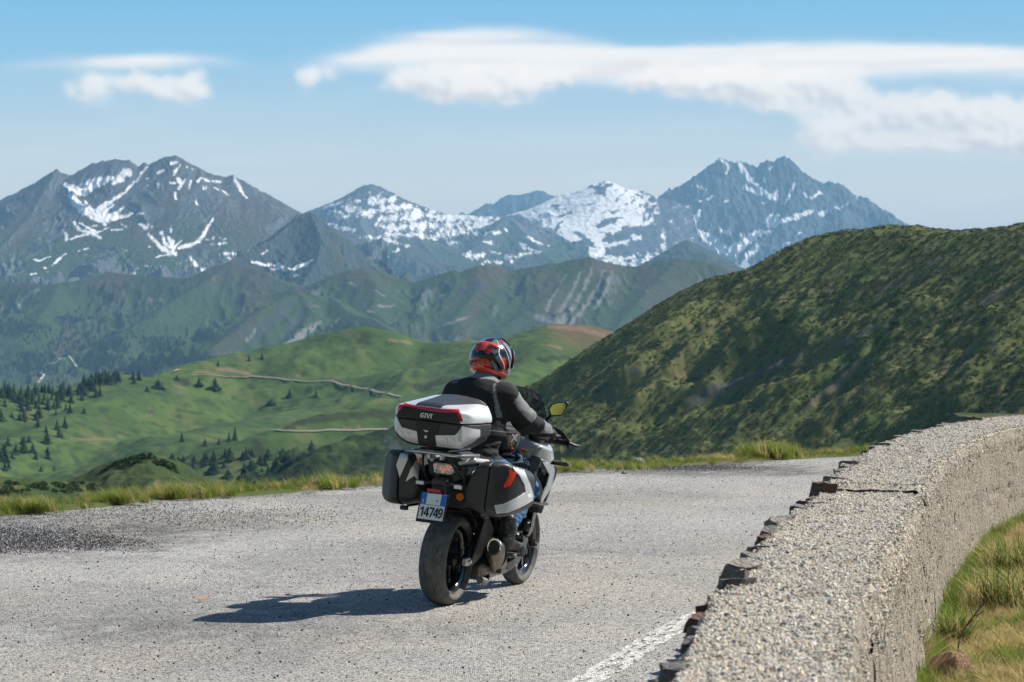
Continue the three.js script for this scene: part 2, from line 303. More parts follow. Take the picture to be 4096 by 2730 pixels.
// dark pyramid in front of it
{
  const rough = (x, z, q) => { const w = sstep(5, 160, q); return w * ((ridged(x / 110, z / 240, 5, 34) - .42) * 56 + (ridged(x / 34, z / 70, 4, 39) - .4) * 26) + fbm(x / 12, z / 18, 3, 35) * 8; };
  const f = mtn.pyramid = relief([
    { s: .85, L: 900, pts: [[297.7, 214.5, 7600], [303.7, 212.7, 7600], [311, 212.7, 7600], [316, 215, 7600], [323, 221.7, 7590], [330, 229.5, 7570], [342, 241.4, 7550], [356, 253.4, 7520], [370.6, 264, 7480], [382.6, 272.5, 7440], [410, 292, 7400]] },
    { s: .8, L: 900, pts: [[299, 214, 7600], [290, 224, 7560], [276, 236, 7480], [262, 244, 7420], [246, 252, 7350], [222, 266, 7250]] },
    { s: .8, L: 600, pts: [[311, 213, 7600], [322, 240, 7420], [316, 262, 7280], [304, 282, 7150]] },
    { s: .8, L: 600, pts: [[342, 241, 7550], [344, 258, 7400], [338, 272, 7280]] },
  ], 8, -80, rough);
  const snow = bands(f, 6800, 7800, [[[285, 270, 1.2], [295, 268, 2.2], [306, 264, 2], [312, 260, 1]], [[252, 262, 1.4], [266, 265, 2], [278, 265, 1.6]], [[272, 269, 1], [283, 267, 1]], [[294, 276, .9], [299, 275, .7]], [[262, 254, .8], [268, 250, .7]], [[284, 278, .7]]]);
  sheet('mountain', f, -1000, -280, 310, rows(6900, 7640, 160, 6, 500), (x, y, z, ny) => {
    const a = fbm(x / 90, y / 60 + z / 120, 5, 41), b = fbm(x / 20, y / 16 + z / 30, 4, 42);
    let c = mixc(C.grass, C.dark, sstep(.90, .74, ny + b * .16 + a * .16)); c = mixc(c, C.brown, sstep(.05, .4, a) * .6); c = mixc(c, C.rock, sstep(.15, .5, b) * .6);
    return mixc(c, C.snow, sstep(0, .16, snow(x, y, z) + b * .5));
  });
}
// snowy ridge with the blunt dark summit
{
  const d = 13000, rough = (x, z, q) => { const w = sstep(10, 300, q); return w * ((ridged(x / 260, z / 420, 5, 54) - .42) * 90 + (ridged(x / 70, z / 90, 4, 59) - .4) * 34) + Math.min(1, .5 + w) * fbm(x / 24, z / 30, 3, 55) * 14; };
  const f = relief([
    { d, s: .62, L: 1400, pts: [[270, 232], [300, 216], [314.5, 211.5], [329, 206], [342, 201.4], [355, 195.4], [358.7, 188], [363.5, 185], [370.6, 184], [379, 186.4], [389.8, 191], [400.5, 198], [412.5, 204.3], [424.5, 209], [436.4, 212], [448.4, 214], [460, 215], [478, 215.7], [496, 216.3], [520, 214]] },
    { s: .5, L: 900, pts: [[371, 184, 13000], [366, 204, 12800], [360, 222, 12500], [372, 245, 12100]] },
    { s: .5, L: 900, pts: [[412, 204, 13000], [405, 222, 12700], [420, 240, 12300], [440, 262, 11900]] },
    { s: .55, L: 900, pts: [[507, 215.5, 12700], [515, 223, 12600], [525, 233, 12450], [542, 252, 12200], [560, 266, 12000]] }, { s: .55, L: 900, pts: [[507, 215.5, 12700], [492, 232, 12450], [470, 250, 12150], [450, 268, 11900]] },
  ], 14, -100, rough);
  const snow = bands(f, 11200, 13200, [
    [[371, 200, 4], [384, 202, 5], [392, 199, 2]], [[347, 208, 2.5], [358, 210, 3], [366, 213, 3.5], [380, 209, 4], [398, 208, 4], [410, 206, 2]], [[352, 203, 1.5], [360, 201, 1.5]], [[325, 208, 2.5], [340, 203, 1.5], [352, 198, 1]], [[330, 213, 2], [342, 213, 1.6]], [[340, 218, 2], [349, 216, 1.4]],
    [[385, 220, 4], [405, 218, 6], [425, 214, 5], [450, 217, 5], [480, 219, 5], [498, 219, 3]], [[380, 226, 3], [400, 228, 4], [425, 226, 6], [450, 224, 6], [475, 225, 6], [492, 223, 3]], [[388, 234, 2.5], [410, 235, 3], [432, 238, 4], [455, 232, 5], [475, 232, 3.5]], [[330, 224, 1.4], [340, 229, 1.8], [355, 230, 1.2]], [[343, 235, 1], [352, 239, 2], [363, 241, 3], [375, 237, 2], [390, 239, 3], [398, 243, 2]], [[374, 257, 1.6], [382, 257, 2.6], [392, 254, 1.8], [398, 249, 1.6]], [[452, 244, 2], [460, 240, 1.5]], [[462, 254, 2], [472, 256, 3], [482, 254, 2]], [[486, 234, 2], [497, 232, 1.8]], [[484, 241, 1.2], [496, 245, 1.6]], [[506, 229, 1], [510, 233, .9]], [[528, 237, 1.2], [538, 243, 1.6], [548, 246, 1]], [[520, 243, 1], [530, 250, 2], [540, 252, 1.4]], [[505, 257, 1.4], [520, 255, 1.8], [535, 252, 1.2]], [[482, 263, 1.2], [489, 262, 1.4]], [[496, 263, 1.2], [503, 262, 1]], [[512, 262, 1.4], [516, 263, 1]], [[490, 252, 1.4], [500, 253, 1.4]], [[405, 246, 1.5], [409, 245, 1]], [[366, 248, 1], [372, 250, 1]],
  ]);
  sheet('mountain', f, -1330, 400, 440, rows(11400, 13060, 195, 6), (x, y, z, ny) => {
    const a = fbm(x / 160, y / 100 + z / 200, 5, 61), b = fbm(x / 38, y / 16 + z / 60, 4, 62);
    let c = mixc(mixc(C.grass, C.brown, sstep(-.2, .3, a)), C.rock, sstep(.2, .7, (y - 300) / 400 + a * .5)); c = mixc(c, C.dark, sstep(.0, .5, b) * .5);
    return mixc(c, C.snow, sstep(.0, .2, snow(x, y, z) * .55 + b * 1.6 + fbm(x / 14, y / 9 + x / 60, 4, 65, .7) * 1.3 + sstep(120, 420, y) * .12 - .10));
  });
}
// far blue crest
{
  const f = relief([{ d: 19500, s: .9, pts: [[440, 230], [455, 217], [462, 211.5], [466, 215], [478, 208.5], [487, 202.6], [494, 204.3], [501, 197.8], [507.5, 194.5], [519, 194.8], [529.7, 192.4], [537.4, 190.2], [543, 191], [550, 194.8], [557, 195.8], [580, 206], [620, 225]] }], 8, -100, (x, z, q) => sstep(5, 200, q) * (ridged(x / 180, z / 500, 5, 84) - .4) * 110 + fbm(x / 40, z / 60, 3, 85) * 12);
  sheet('mountain', f, -700, 1000, 320, rows(18700, 19600, 120, 6), (x, y, z, ny) => mixc(C.rock, C.dark, sstep(-.3, .4, fbm(x / 60, y / 60, 4, 86))));
}
// snow dome
{
  const d = 14500, rough = (x, z, q) => { const w = sstep(10, 400, q); return w * ((ridged(x / 420, z / 600, 4, 94) - .42) * 60 + (ridged(x / 90, z / 120, 4, 99) - .4) * 22) + fbm(x / 30, z / 40, 3, 95) * 5; };
  const f = relief([
    { d, s: .56, L: 2200, pts: [[470, 232], [507.5, 215], [532.4, 208], [559, 195], [580, 190], [586, 187], [593.6, 184.4], [598, 185], [606, 180], [611, 183], [616.5, 184.4], [626, 189.5], [643, 191], [656.7, 196.8], [668, 199.7], [690, 205]] },
    { s: .45, L: 1500, pts: [[606, 180, 14500], [600, 200, 14250], [588, 222, 13900], [575, 245, 13500]] },
    { s: .45, L: 1500, pts: [[656, 197, 14500], [650, 215, 14200], [640, 232, 13900], [630, 255, 13500]] },
  ], 14, -100, rough);
  const holes = bands(f, 12800, 14700, [[[590, 186, 2], [596, 188, 3.5], [603, 189, 3], [610, 184, 2]], [[598, 192, 3], [604, 194, 2]], [[600, 226, 3], [612, 220, 3.5], [619, 218, 2]], [[560, 216, 1.5], [568, 213, 1.2]], [[552, 206, 1.2], [560, 205, 1]], [[588, 205, 1.2], [594, 203, 1]], [[540, 215, 1]], [[610, 240, 6], [630, 232, 8], [645, 228, 6], [655, 240, 8], [640, 248, 10], [615, 252, 8]], [[545, 237, 2], [556, 230, 2.5], [562, 222, 1.5]], [[612, 213, 1.6], [618, 211, 1]], [[575, 232, 2], [582, 236, 3], [588, 244, 3]], [[662, 205, 3], [668, 210, 5], [660, 222, 5]], [[565, 248, 3], [580, 254, 4], [560, 258, 3]]]);
  sheet('mountain', f, -240, 1080, 420, rows(12900, 14560, 190, 6), (x, y, z, ny) => {
    const b = fbm(x / 46, y / 17 + z / 80, 5, 102);
    const c = mixc(C.rock, C.dark, sstep(-.2, .4, b));
    const h = sstep(180, 560, y);
    return mixc(c, C.snow, sstep(-.06, .10, h * .46 - .07 - b * 1.05 + fbm(x / 18, y / 9 - x / 50, 4, 105, .7) * 1.15 - sstep(-.3, .5, holes(x, y, z) + b * .8) * 1.1 - sstep(700, 900, x + b * 90) * .9));
  });
}
// great blue massif on the right
{
  const d = 16000, rough = (x, z, q) => { const w = sstep(8, 260, q); return w * ((ridged(x / 260, z / 520, 5, 114) - .42) * 130 + (ridged(x / 80, z / 180, 5, 119) - .4) * 66) + Math.min(1, .7 + w) * (fbm(x / 26, z / 60, 4, 115) * 26 + fbm(x / 90, z / 200, 3, 116) * 22); };
  const f = relief([
    { d, s: .95, L: 1100, pts: [[600, 245], [640, 215], [674, 198], [683.5, 193], [691, 184.4], [697, 175.7], [708, 166], [719.8, 158], [729, 161.4], [738, 160.8], [748.5, 163], [758, 166.5], [762, 162.4], [767.6, 160], [773, 161.8], [779, 158], [784, 155.7], [789.6, 159.5], [794.4, 166], [800, 174.8], [811.6, 180.5], [823, 183.5], [829.8, 180.5], [836.4, 181.9], [846, 188], [857.5, 195.8], [865, 197], [870, 204.4], [874.7, 212], [880.4, 213], [886, 220.7], [890, 227], [905, 245], [930, 262]] },
    { s: .8, L: 700, pts: [[720, 158, 16000], [724, 182, 15830], [714, 205, 15650], [702, 222, 15500], [690, 240, 15300], [680, 262, 15050]] },
    { s: .9, L: 700, pts: [[784, 156, 16000], [776, 180, 15850], [768, 200, 15720], [752, 215, 15620]] },
    { s: .8, L: 700, pts: [[830, 181, 16000], [822, 202, 15830], [812, 222, 15650], [806, 245, 15450], [800, 270, 15200]] },
    { s: .8, L: 700, pts: [[866, 197, 16000], [858, 220, 15800], [852, 245, 15550]] },
  ], 14, -100, rough);
  const snow = bands(f, 14600, 16300, [
    [[719, 158, 1], [726, 163, 1.6], [729, 168, 1.4], [726, 174, .9]], [[738, 162, 2.5], [742, 168, 3], [748, 177, 2.4], [755, 184, 2.2], [762, 190, 2.4], [768, 196, 3], [775, 198, 3]], [[744, 186, 1.8], [752, 190, 2.2], [762, 194, 2]], [[748, 163, 1], [756, 166, 1.2]], [[764, 182, 1.6], [765, 178, 1.4]], [[770, 170, 1], [772, 166, .8]], [[776, 190, .8], [775, 198, 1.2]], [[692, 185, 1.2], [699, 188, 1.4], [707, 190, 1]], [[701, 201, 1.3]], [[688, 195, .8]], [[707, 199, 1.2], [712, 196, .8]], [[725, 202, 1], [728, 200, .8]], [[764, 203, 1.2]], [[794, 184, 1.4], [790, 194, 1.3], [786, 204, 1]], [[803, 193, 1], [808, 197, .9]], [[812, 198, 1.2], [820, 193, 1.6]], [[836, 208, 1.4], [843, 207, 1.6], [848, 203, 1]], [[820, 214, 1.8], [826, 212, 1.8]], [[857, 198, .8]], [[860, 216, .6]],
    [[673, 229, 3.4], [682, 227, 4], [690, 224, 4.2], [697, 217, 2.6], [699, 211, 1.4]], [[690, 226, 4], [700, 233, 4.6], [710, 240, 5.4], [718, 247, 5.6], [726, 253, 5], [738, 257, 5], [748, 262, 3.5], [755, 266, 2]], [[730, 252, 4], [742, 246, 4.5], [752, 238, 4], [760, 230, 4], [768, 222, 3], [773, 215, 1.6]], [[745, 256, 3], [754, 250, 3], [757, 243, 2]], [[720, 230, 2.2], [728, 232, 2.6], [740, 234, 3]], [[770, 226, 2.6], [782, 221, 2.6], [795, 217, 2.4], [806, 213, 2.2], [814, 211, 1.4]], [[778, 215, 1.2], [774, 224, 2]], [[760, 232, 2.4], [772, 231, 1.6]], [[783, 247, 1.4], [788, 243, 1.6]], [[760, 243, 1.2], [767, 247, 1]], [[797, 235, .9], [801, 233, .8]], [[813, 230, .7]], [[652, 243, 2], [659, 238, 2], [664, 230, 2], [668, 218, 1]], [[650, 245, 1.4], [646, 244, 1]], [[676, 240, .8], [680, 242, .8]],
  ]);
  sheet('mountain', f, 540, 2650, 460, rows(14700, 16060, 185, 6), (x, y, z, ny) => {
    const b = fbm(x / 40, y / 30 + z / 70, 5, 122), c = mixc(mixc(C.rock, C.dark, sstep(-.3, .4, b)), C.brown, sstep(200, 20, y) * .5);
    return mixc(c, C.snow, sstep(0, .2, snow(x, y, z) + b * .35 + fbm(x / 11, y / 22 - x / 40, 3, 125, .7) * .5 + .04));
  });
}
// green foothill below it
{
  const f = relief([{ s: .6, r: 12, pts: [[650, 268, 10100], [664, 258, 10100], [674, 250, 10100], [681, 243, 10080], [687, 239.8, 10080], [694, 243, 10080], [704.5, 248.4, 10050], [723.6, 260, 10000], [746.6, 269.5, 9950], [770, 280, 9900]] }], 8, -100, (x, z, q) => sstep(5, 120, q) * (ridged(x / 120, z / 200, 4, 134) - .4) * 34 + fbm(x / 16, z / 16, 3, 135) * 3);
  sheet('hill', f, 480, 1250, 220, rows(9400, 10140, 110, 6), (x, y, z, ny) => mixc(mixc(C.brown, C.grass, .5), C.deep, sstep(0, .4, fbm(x / 40, z / 60, 4, 136))));
}
// middle green range with scree runs
{
  const d = 6000, rough = (x, z, q) => { const w = sstep(4, 150, q); return w * ((ridged(x / 150 + z / 900, z / 420, 5, 144) - .42) * 50 + (ridged(x / 34, z / 110, 5, 149) - .42) * 15) + fbm(x / 14, z / 20, 3, 145) * 2.2; };
  const f = mtn.middle = relief([
    { d, s: .52, L: 900, r: 9, pts: [[250, 296], [280, 292], [300, 288], [323, 281], [337, 273.7], [351.5, 269.5], [364.7, 267.7], [376.6, 270], [388.6, 276], [400.5, 279.7], [416, 282], [430, 278], [442.4, 274], [452, 271], [456.7, 270.7], [459, 273.7], [466, 270.7], [478, 266.5], [486.6, 265], [496, 266.5], [509, 270.7], [520, 269.5], [532, 267], [550, 263.5], [557, 263.7], [574.4, 259], [589.7, 257.6], [601, 261], [616.5, 264.7], [632, 266.6], [647, 264.7], [662.4, 260], [677.7, 258.6], [695, 260], [714, 263.7], [739, 271.4], [752, 275], [800, 290]] },
    { s: .5, L: 500, r: 6, pts: [[589, 258, 6000], [575, 275, 5900], [555, 292, 5800], [525, 312, 5680], [500, 330, 5560]] },
    { s: .5, L: 500, r: 6, pts: [[478, 266, 6000], [480, 284, 5880], [470, 300, 5780], [455, 318, 5650]] },
    { s: .5, L: 500, r: 6, pts: [[678, 259, 6000], [660, 278, 5870], [640, 300, 5730], [618, 325, 5560]] },
    { s: .5, L: 500, r: 6, pts: [[365, 268, 6000], [378, 288, 5850], [372, 308, 5700], [392, 328, 5560]] },
  ], 10, -110, rough);
  const near = 5000, far = 6100;
  const scree = bands(f, near, far, [[[566, 275, 1], [556, 292, 1.2], [546, 310, 2]], [[581, 272, 1.2], [573, 290, 1.6], [560, 312, 2.6]], [[592, 268, 1.4], [588, 280, 1.6], [578, 300, 2.2], [562, 322, 3]], [[604, 270, 1.4], [600, 282, 1.6], [590, 300, 2.2], [574, 322, 3]], [[612, 272, 1], [606, 290, 1.2], [596, 308, 1.8]], [[540, 318, 4], [560, 324, 5], [575, 326, 3]], [[642, 286, 1.2], [648, 292, .8]], [[428, 301, 1], [423, 308, 1]], [[374, 290, 1], [384, 296, 1.2]], [[350, 283, 1.2], [357, 286, 1]], [[380, 306, 1.6], [394, 306, 1]], [[368, 311, 1.4], [376, 312, 1]], [[436, 328, 1.5], [455, 322, 1.6], [470, 316, 1]], [[441, 296, 1.4], [447, 294, 1.2]]]);
  const cliff = bands(f, near, far, [[[458, 292, 4], [468, 288, 6], [482, 286, 5]], [[312, 290, 2], [306, 297, 2]], [[500, 296, 2], [520, 284, 1.6]], [[414, 330, 3], [420, 338, 4]]]);
  sheet('hill', f, -660, 730, 440, rows(5250, 6030, 210, 6), (x, y, z, ny) => {
    const a = fbm(x / 110, y / 50 + z / 160, 5, 151), b = fbm(x / 14, y / 12 + z / 20, 4, 152);
    let c = mixc(C.grass, mixc(C.brown, C.dry, .3), sstep(-.1, .5, a + sstep(60, 180, y) * .25)); c = mixc(c, C.deep, sstep(.05, .4, b - sstep(150, 30, y) * .1) * .55);
    c = mixc(c, C.rock, sstep(.80, .66, ny + b * .12) * .7);
    c = mixc(c, C.dark, sstep(-.2, .3, cliff(x, y, z) + b * .7) * .8);
    return mixc(c, C.scree, sstep(-.1, .45, scree(x, y, z) + b * .9) * .75);
  });
}
// long lower slopes under the rocky massif, wooded and craggy
{
  const rough = (x, z, q) => { const w = sstep(4, 160, q); return w * ((ridged(x / 190 + z / 700, z / 360, 5, 164) - .42) * 52 + (ridged(x / 44, z / 90, 5, 169) - .42) * 22) + fbm(x / 12, z / 16, 3, 165) * 3; };
  const f = mtn.lower = relief([
    { s: .5, L: 1200, r: 8, pts: [[-60, 285, 7000], [0, 280, 6900], [40, 285, 6700], [70, 282, 6700], [110, 272, 6750], [150, 276, 6700], [190, 278, 6650], [204, 273.5, 6600], [217.6, 265, 6600], [231, 262, 6600], [245, 264, 6600], [258, 269.4, 6550], [279, 280, 6500], [299, 287, 6450], [330, 296, 6400]] },
    { s: .5, L: 900, r: 6, pts: [[231, 262, 6600], [205, 282, 6450], [175, 300, 6300], [150, 318, 6100], [110, 340, 5850]] },
    { s: .55, L: 700, r: 4, pts: [[330, 296, 5600], [300, 294, 5550], [285, 297, 5500], [268, 306, 5400], [250, 318, 5300], [235, 332, 5200], [205, 352, 5050]] },
    { s: .55, L: 700, r: 4, pts: [[300, 294, 5550], [312, 312, 5420], [300, 328, 5300], [285, 345, 5150]] },
    { s: .55, L: 700, r: 4, pts: [[330, 296, 5600], [352, 314, 5400], [372, 318, 5300], [390, 330, 5150], [400, 342, 5050]] },
    { s: .45, L: 900, r: 8, pts: [[60, 283, 6700], [50, 305, 6450], [30, 330, 6150], [-20, 350, 5900]] },
  ], 10, -110, rough);
  const near = 4500, far = 7200;
  mtn.lowerMeet = (px, py) => meet(f, px, py, near, far);
  const cliff = bands(f, near, far, [[[292, 300, 3], [280, 312, 5], [268, 325, 5], [252, 338, 4]], [[310, 303, 2], [300, 316, 4], [290, 330, 4]], [[165, 288, 2], [150, 300, 3], [140, 308, 1.4]], [[252, 320, 2], [235, 330, 3]]]);
  const pale = bands(f, near, far, [[[320, 322, 2], [308, 330, 3], [295, 340, 4], [280, 348, 3]], [[340, 318, 1.4], [332, 326, 2]], [[355, 322, 1.2], [362, 328, 1.2]], [[30, 292, 2], [38, 290, 1.6], [22, 300, 2], [12, 316, 3]], [[2, 310, 1.4]], [[52, 306, 1]], [[39, 331, 1]], [[108, 351, 1.6], [116, 352, 1.2]], [[131, 346, 1]], [[255, 330, 1.4], [248, 340, 1.6]], [[240, 352, 1.2], [225, 356, 1]]]);
  const bare = bands(f, near, far, [[[150, 299.5, .6], [163, 300, .8]], [[306, 306.5, .6], [318, 306.5, .8]], [[213, 278, 1], [216, 280, .8]], [[234, 282, .7]]]);
  const wood = bands(f, near, far, [[[0, 322, 5], [20, 330, 7], [45, 326, 4]], [[5, 345, 6], [40, 360, 7], [20, 372, 6]], [[60, 322, 3], [75, 316, 2]], [[105, 348, 5], [120, 340, 4]], [[150, 348, 5], [170, 340, 4]], [[85, 366, 6], [110, 358, 4]], [[160, 365, 5], [195, 356, 3]], [[196, 342, 4], [210, 330, 3]]]);
  sheet('hill', f, -1490, -220, 430, rows(4700, 6900, 215, 6), (x, y, z, ny) => {
    const a = fbm(x / 130, y / 60 + z / 200, 5, 171), b = fbm(x / 16, y / 12 + z / 22, 4, 172);
    let c = mixc(C.grass, C.brown, sstep(-.05, .5, a + sstep(60, 200, y) * .45)); c = mixc(c, C.deep, sstep(.0, .35, b + sstep(40, -60, y) * .12) * .6);
    c = mixc(c, C.dark, sstep(-.15, .35, cliff(x, y, z) + b * .9) * .85); c = mixc(c, C.deep, sstep(-.1, .2, wood(x, y, z) + b * 1.4) * .8);
    c = mixc(c, C.paler, sstep(-.1, .5, pale(x, y, z) + b * 1.1) * .7); return mixc(c, C.soil, sstep(0, .3, bare(x, y, z)) * .8);
  });
}
// ---------------------------------------------------------------- near hills
// meadow hill with the tracks
{
  const rough = (x, z, q) => { const w = sstep(2, 70, q); return w * ((ridged(x / 130 + z / 500, z / 190, 4, 184) - .42) * 11 + fbm(x / 42, z / 60, 4, 185) * 5) + fbm(x / 7, z / 8, 3, 186) * .7; };
  const f = mtn.meadow = relief([
    { s: .40, r: 10, L: 500, pts: [[-60, 400, 1600], [0, 392.7, 1650], [36, 389, 1680], [72, 386.7, 1700], [95.6, 380.8, 1720], [115, 374.8, 1740], [131.5, 376, 1750], [147, 378.4, 1760]] },
    { s: .40, r: 12, L: 500, pts: [[147, 378.4, 1760], [161, 374.8, 1780], [179, 370, 1800], [203, 361.6, 1830], [239, 353, 1860], [275, 346, 1880], [293, 343, 1890], [311, 338.9, 1900], [325, 334.7, 1900], [342, 331, 1900], [356, 328, 1900], [366, 327, 1900], [376.6, 329.3, 1900], [388.6, 334, 1900], [400.5, 338.9, 1900], [412.5, 341, 1900], [424.5, 343, 1890], [442, 342, 1880], [466, 340.6, 1860], [500, 343, 1820], [514, 342, 1800], [526, 337.5, 1780], [538, 332, 1760], [549, 326.4, 1750], [559.5, 324.7, 1745], [574, 325, 1740], [586, 326, 1740], [601, 330.6, 1735], [617.5, 336.6, 1730], [650, 352, 1700]] },
    { s: .38, r: 8, L: 400, pts: [[147, 379, 1755], [125, 390, 1700], [96, 404, 1640], [70, 415, 1590], [36, 430, 1530], [0, 442, 1480], [-60, 458, 1400]] },
    { s: .40, r: 10, L: 300, pts: [[559, 325, 1745], [540, 350, 1640], [515, 375, 1560], [480, 400, 1480], [450, 418, 1420]] },
    { s: .3, r: 20, L: 300, pts: [[300, 410, 1620], [270, 418, 1570], [230, 428, 1520], [180, 440, 1450]] },
    { s: .36, r: 6, L: 300, pts: [[470, 396, 1330], [420, 402, 1320], [399, 405, 1310], [370, 408, 1300], [348, 411, 1290], [325, 415, 1280], [306, 420, 1270], [286, 428, 1255], [270, 440, 1240], [245, 455, 1220], [215, 478, 1190]] },
  ], 5, -110, rough);
  const near = 1050, far = 2000;
  mtn.meadowMeet = (px, py) => meet(f, px, py, near, far);
  const dirt = bands(f, near, far, [[[192, 372, 1], [205, 371.5, 2], [218, 374, 1.4]], [[218, 369, 2.2], [228, 369, 3.2], [240, 372, 2.6], [250, 374.5, 1.2]], [[70, 438.5, 1.1], [85, 439.5, 1.3], [95, 439, 1.6], [115, 439, 1.1]], [[117, 436, .9], [123, 435.5, .8]], [[294, 375, 1.4], [300, 376.5, 1.6]], [[146, 409, .8], [150, 408, .7]], [[172, 385, 1], [186, 388, .9]], [[314, 360, .8]], [[325, 362, .8]], [[390, 340, 2], [410, 343, 2]], [[550, 327, 3], [575, 328, 4], [600, 334, 3.5], [610, 338, 2.5]], [[535, 345, 1.6], [560, 348, 2]], [[520, 395, 2], [545, 385, 2]], [[345, 427.5, 1.6], [360, 427, 1.6]], [[143, 417, 1.2], [152, 415, 1]]]);
  const dark = bands(f, near, far, [[[158, 385, 4], [150, 389, 2]], [[178, 380, 4], [187, 383, 3]], [[360, 340, 4], [368, 338, 4]], [[285, 428, 3], [300, 421, 5], [330, 417, 5], [360, 415, 5], [400, 412, 6]], [[310, 340, 1.2], [330, 342, 1.6]], [[200, 446, 4], [230, 442, 5], [260, 452, 6]], [[420, 388, 5], [450, 380, 5], [480, 378, 4]], [[500, 365, 3], [520, 360, 3]], [[540, 360, 3], [570, 358, 3]]]);
  sheet('hill', f, -450, 190, 430, rows(1120, 1915, 235, 6, 300), (x, y, z, ny) => {
    const a = fbm(x / 60, z / 80, 5, 191), b = fbm(x / 9, z / 12, 4, 192), e = fbm(x / 26 - z / 60, z / 90, 4, 195);
    let c = mixc([.050, .086, .025], [.078, .120, .032], sstep(-.25, .3, a + e * .6)); c = mixc(c, C.dry, sstep(.12, .5, e - b * .4) * .35 + sstep(.0, .3, x * .002 - .05 + a * .3) * .25);
    c = mixc(c, C.deep, sstep(.0, .36, b + sstep(-40, -85, y) * .16) * .55); c = mixc(c, C.heath, sstep(-.3, .25, dark(x, y, z) + b * 1.1) * .85);
    c = mixc(c, [.125, .088, .048], sstep(15, 45, x + b * 12) * sstep(-16, 2, y + a * 10 + b * 6) * .8);
    return mixc(c, C.soil, sstep(-.1, .5, dirt(x, y, z) + b * .8) * .75);
  });
  // gravel tracks
  const track = (pts, wide, c) => {
    const curve = new THREE.CatmullRomCurve3(pts.map(([x, y]) => mtn.meadowMeet(x, y)).filter(Boolean)), n = 70, P = [], I = [];
    for (let i = 0; i <= n; i++) {
      const p = curve.getPoint(i / n), t = curve.getTangent(i / n), sx = -t.z, sz = t.x, l = Math.hypot(sx, sz) || 1, w = wide * (.62 + .12 * rnd(i, 3, 5));
      for (const k of [-1, 1]) { const x = p.x + sx / l * w * k, z = p.z + sz / l * w * k; P.push(x, Math.max(f(x, z), p.y - 1) + .6, z); }
      if (i) { const a = 2 * i - 2; I.push(a, a + 1, a + 2, a + 1, a + 3, a + 2); }
    }
    for (let k = 0; k < 6; k++) { const Q = P.slice(); for (let i = 2; i + 2 < P.length / 3; i++) P[i * 3 + 1] = (Q[i * 3 - 5] + 2 * Q[i * 3 + 1] + Q[i * 3 + 7]) / 4; }
    const g = new THREE.BufferGeometry(); g.setAttribute('position', new THREE.Float32BufferAttribute(P, 3)); g.setIndex(I); g.computeVertexNormals();
    const m = new THREE.Mesh(g, new THREE.MeshStandardMaterial({ color: new THREE.Color().setRGB(...c), roughness: 1 })); m.name = numbered('track'); m.userData = { kind: 'structure' }; m.receiveShadow = true; scene.add(m);
  };
  track([[174, 371.5], [177, 370.5], [179.5, 369.6]], 2.2, [.30, .25, .20]);
  track([[250, 376.5], [275, 378.3], [294, 380], [318, 381.5], [336, 383], [352, 386], [372, 390.5], [390, 395], [402, 397.5]], 1.5, [.24, .20, .155]);
  track([[192, 375], [215, 376], [250, 376.8]], 1.1, [.26, .19, .13]);
  track([[270, 431], [285, 431.5], [310, 431.8], [340, 431], [365, 430.4], [390, 430]], 1.2, [.23, .20, .16]);
}
// track far down on the wooded slope
{
  const P = [], I = [], pts = [[38, 383], [42, 378], [41, 373], [44, 369], [50, 364.5], [58, 361.5], [65, 359], [70, 358], [74, 363], [77, 367]].map(([x, y]) => mtn.lowerMeet(x, y)).filter(Boolean);
  const curve = new THREE.CatmullRomCurve3(pts), n = 60;
  for (let i = 0; i <= n; i++) {
    const p = curve.getPoint(i / n), t = curve.getTangent(i / n), l = Math.hypot(t.x, t.z) || 1;
    for (const k of [-1, 1]) { const x = p.x - t.z / l * 2.6 * k, z = p.z + t.x / l * 2.6 * k; P.push(x, Math.max(mtn.lower(x, z), p.y - 1) + 1.2, z); }
    if (i) { const a = 2 * i - 2; I.push(a, a + 1, a + 2, a + 1, a + 3, a + 2); }
  }
  const g = new THREE.BufferGeometry(); g.setAttribute('position', new THREE.Float32BufferAttribute(P, 3)); g.setIndex(I); g.computeVertexNormals();
  const m = new THREE.Mesh(g, new THREE.MeshStandardMaterial({ color: new THREE.Color().setRGB(.36, .34, .30), roughness: 1 })); m.name = numbered('track'); m.userData = { kind: 'structure' }; scene.add(m);
}
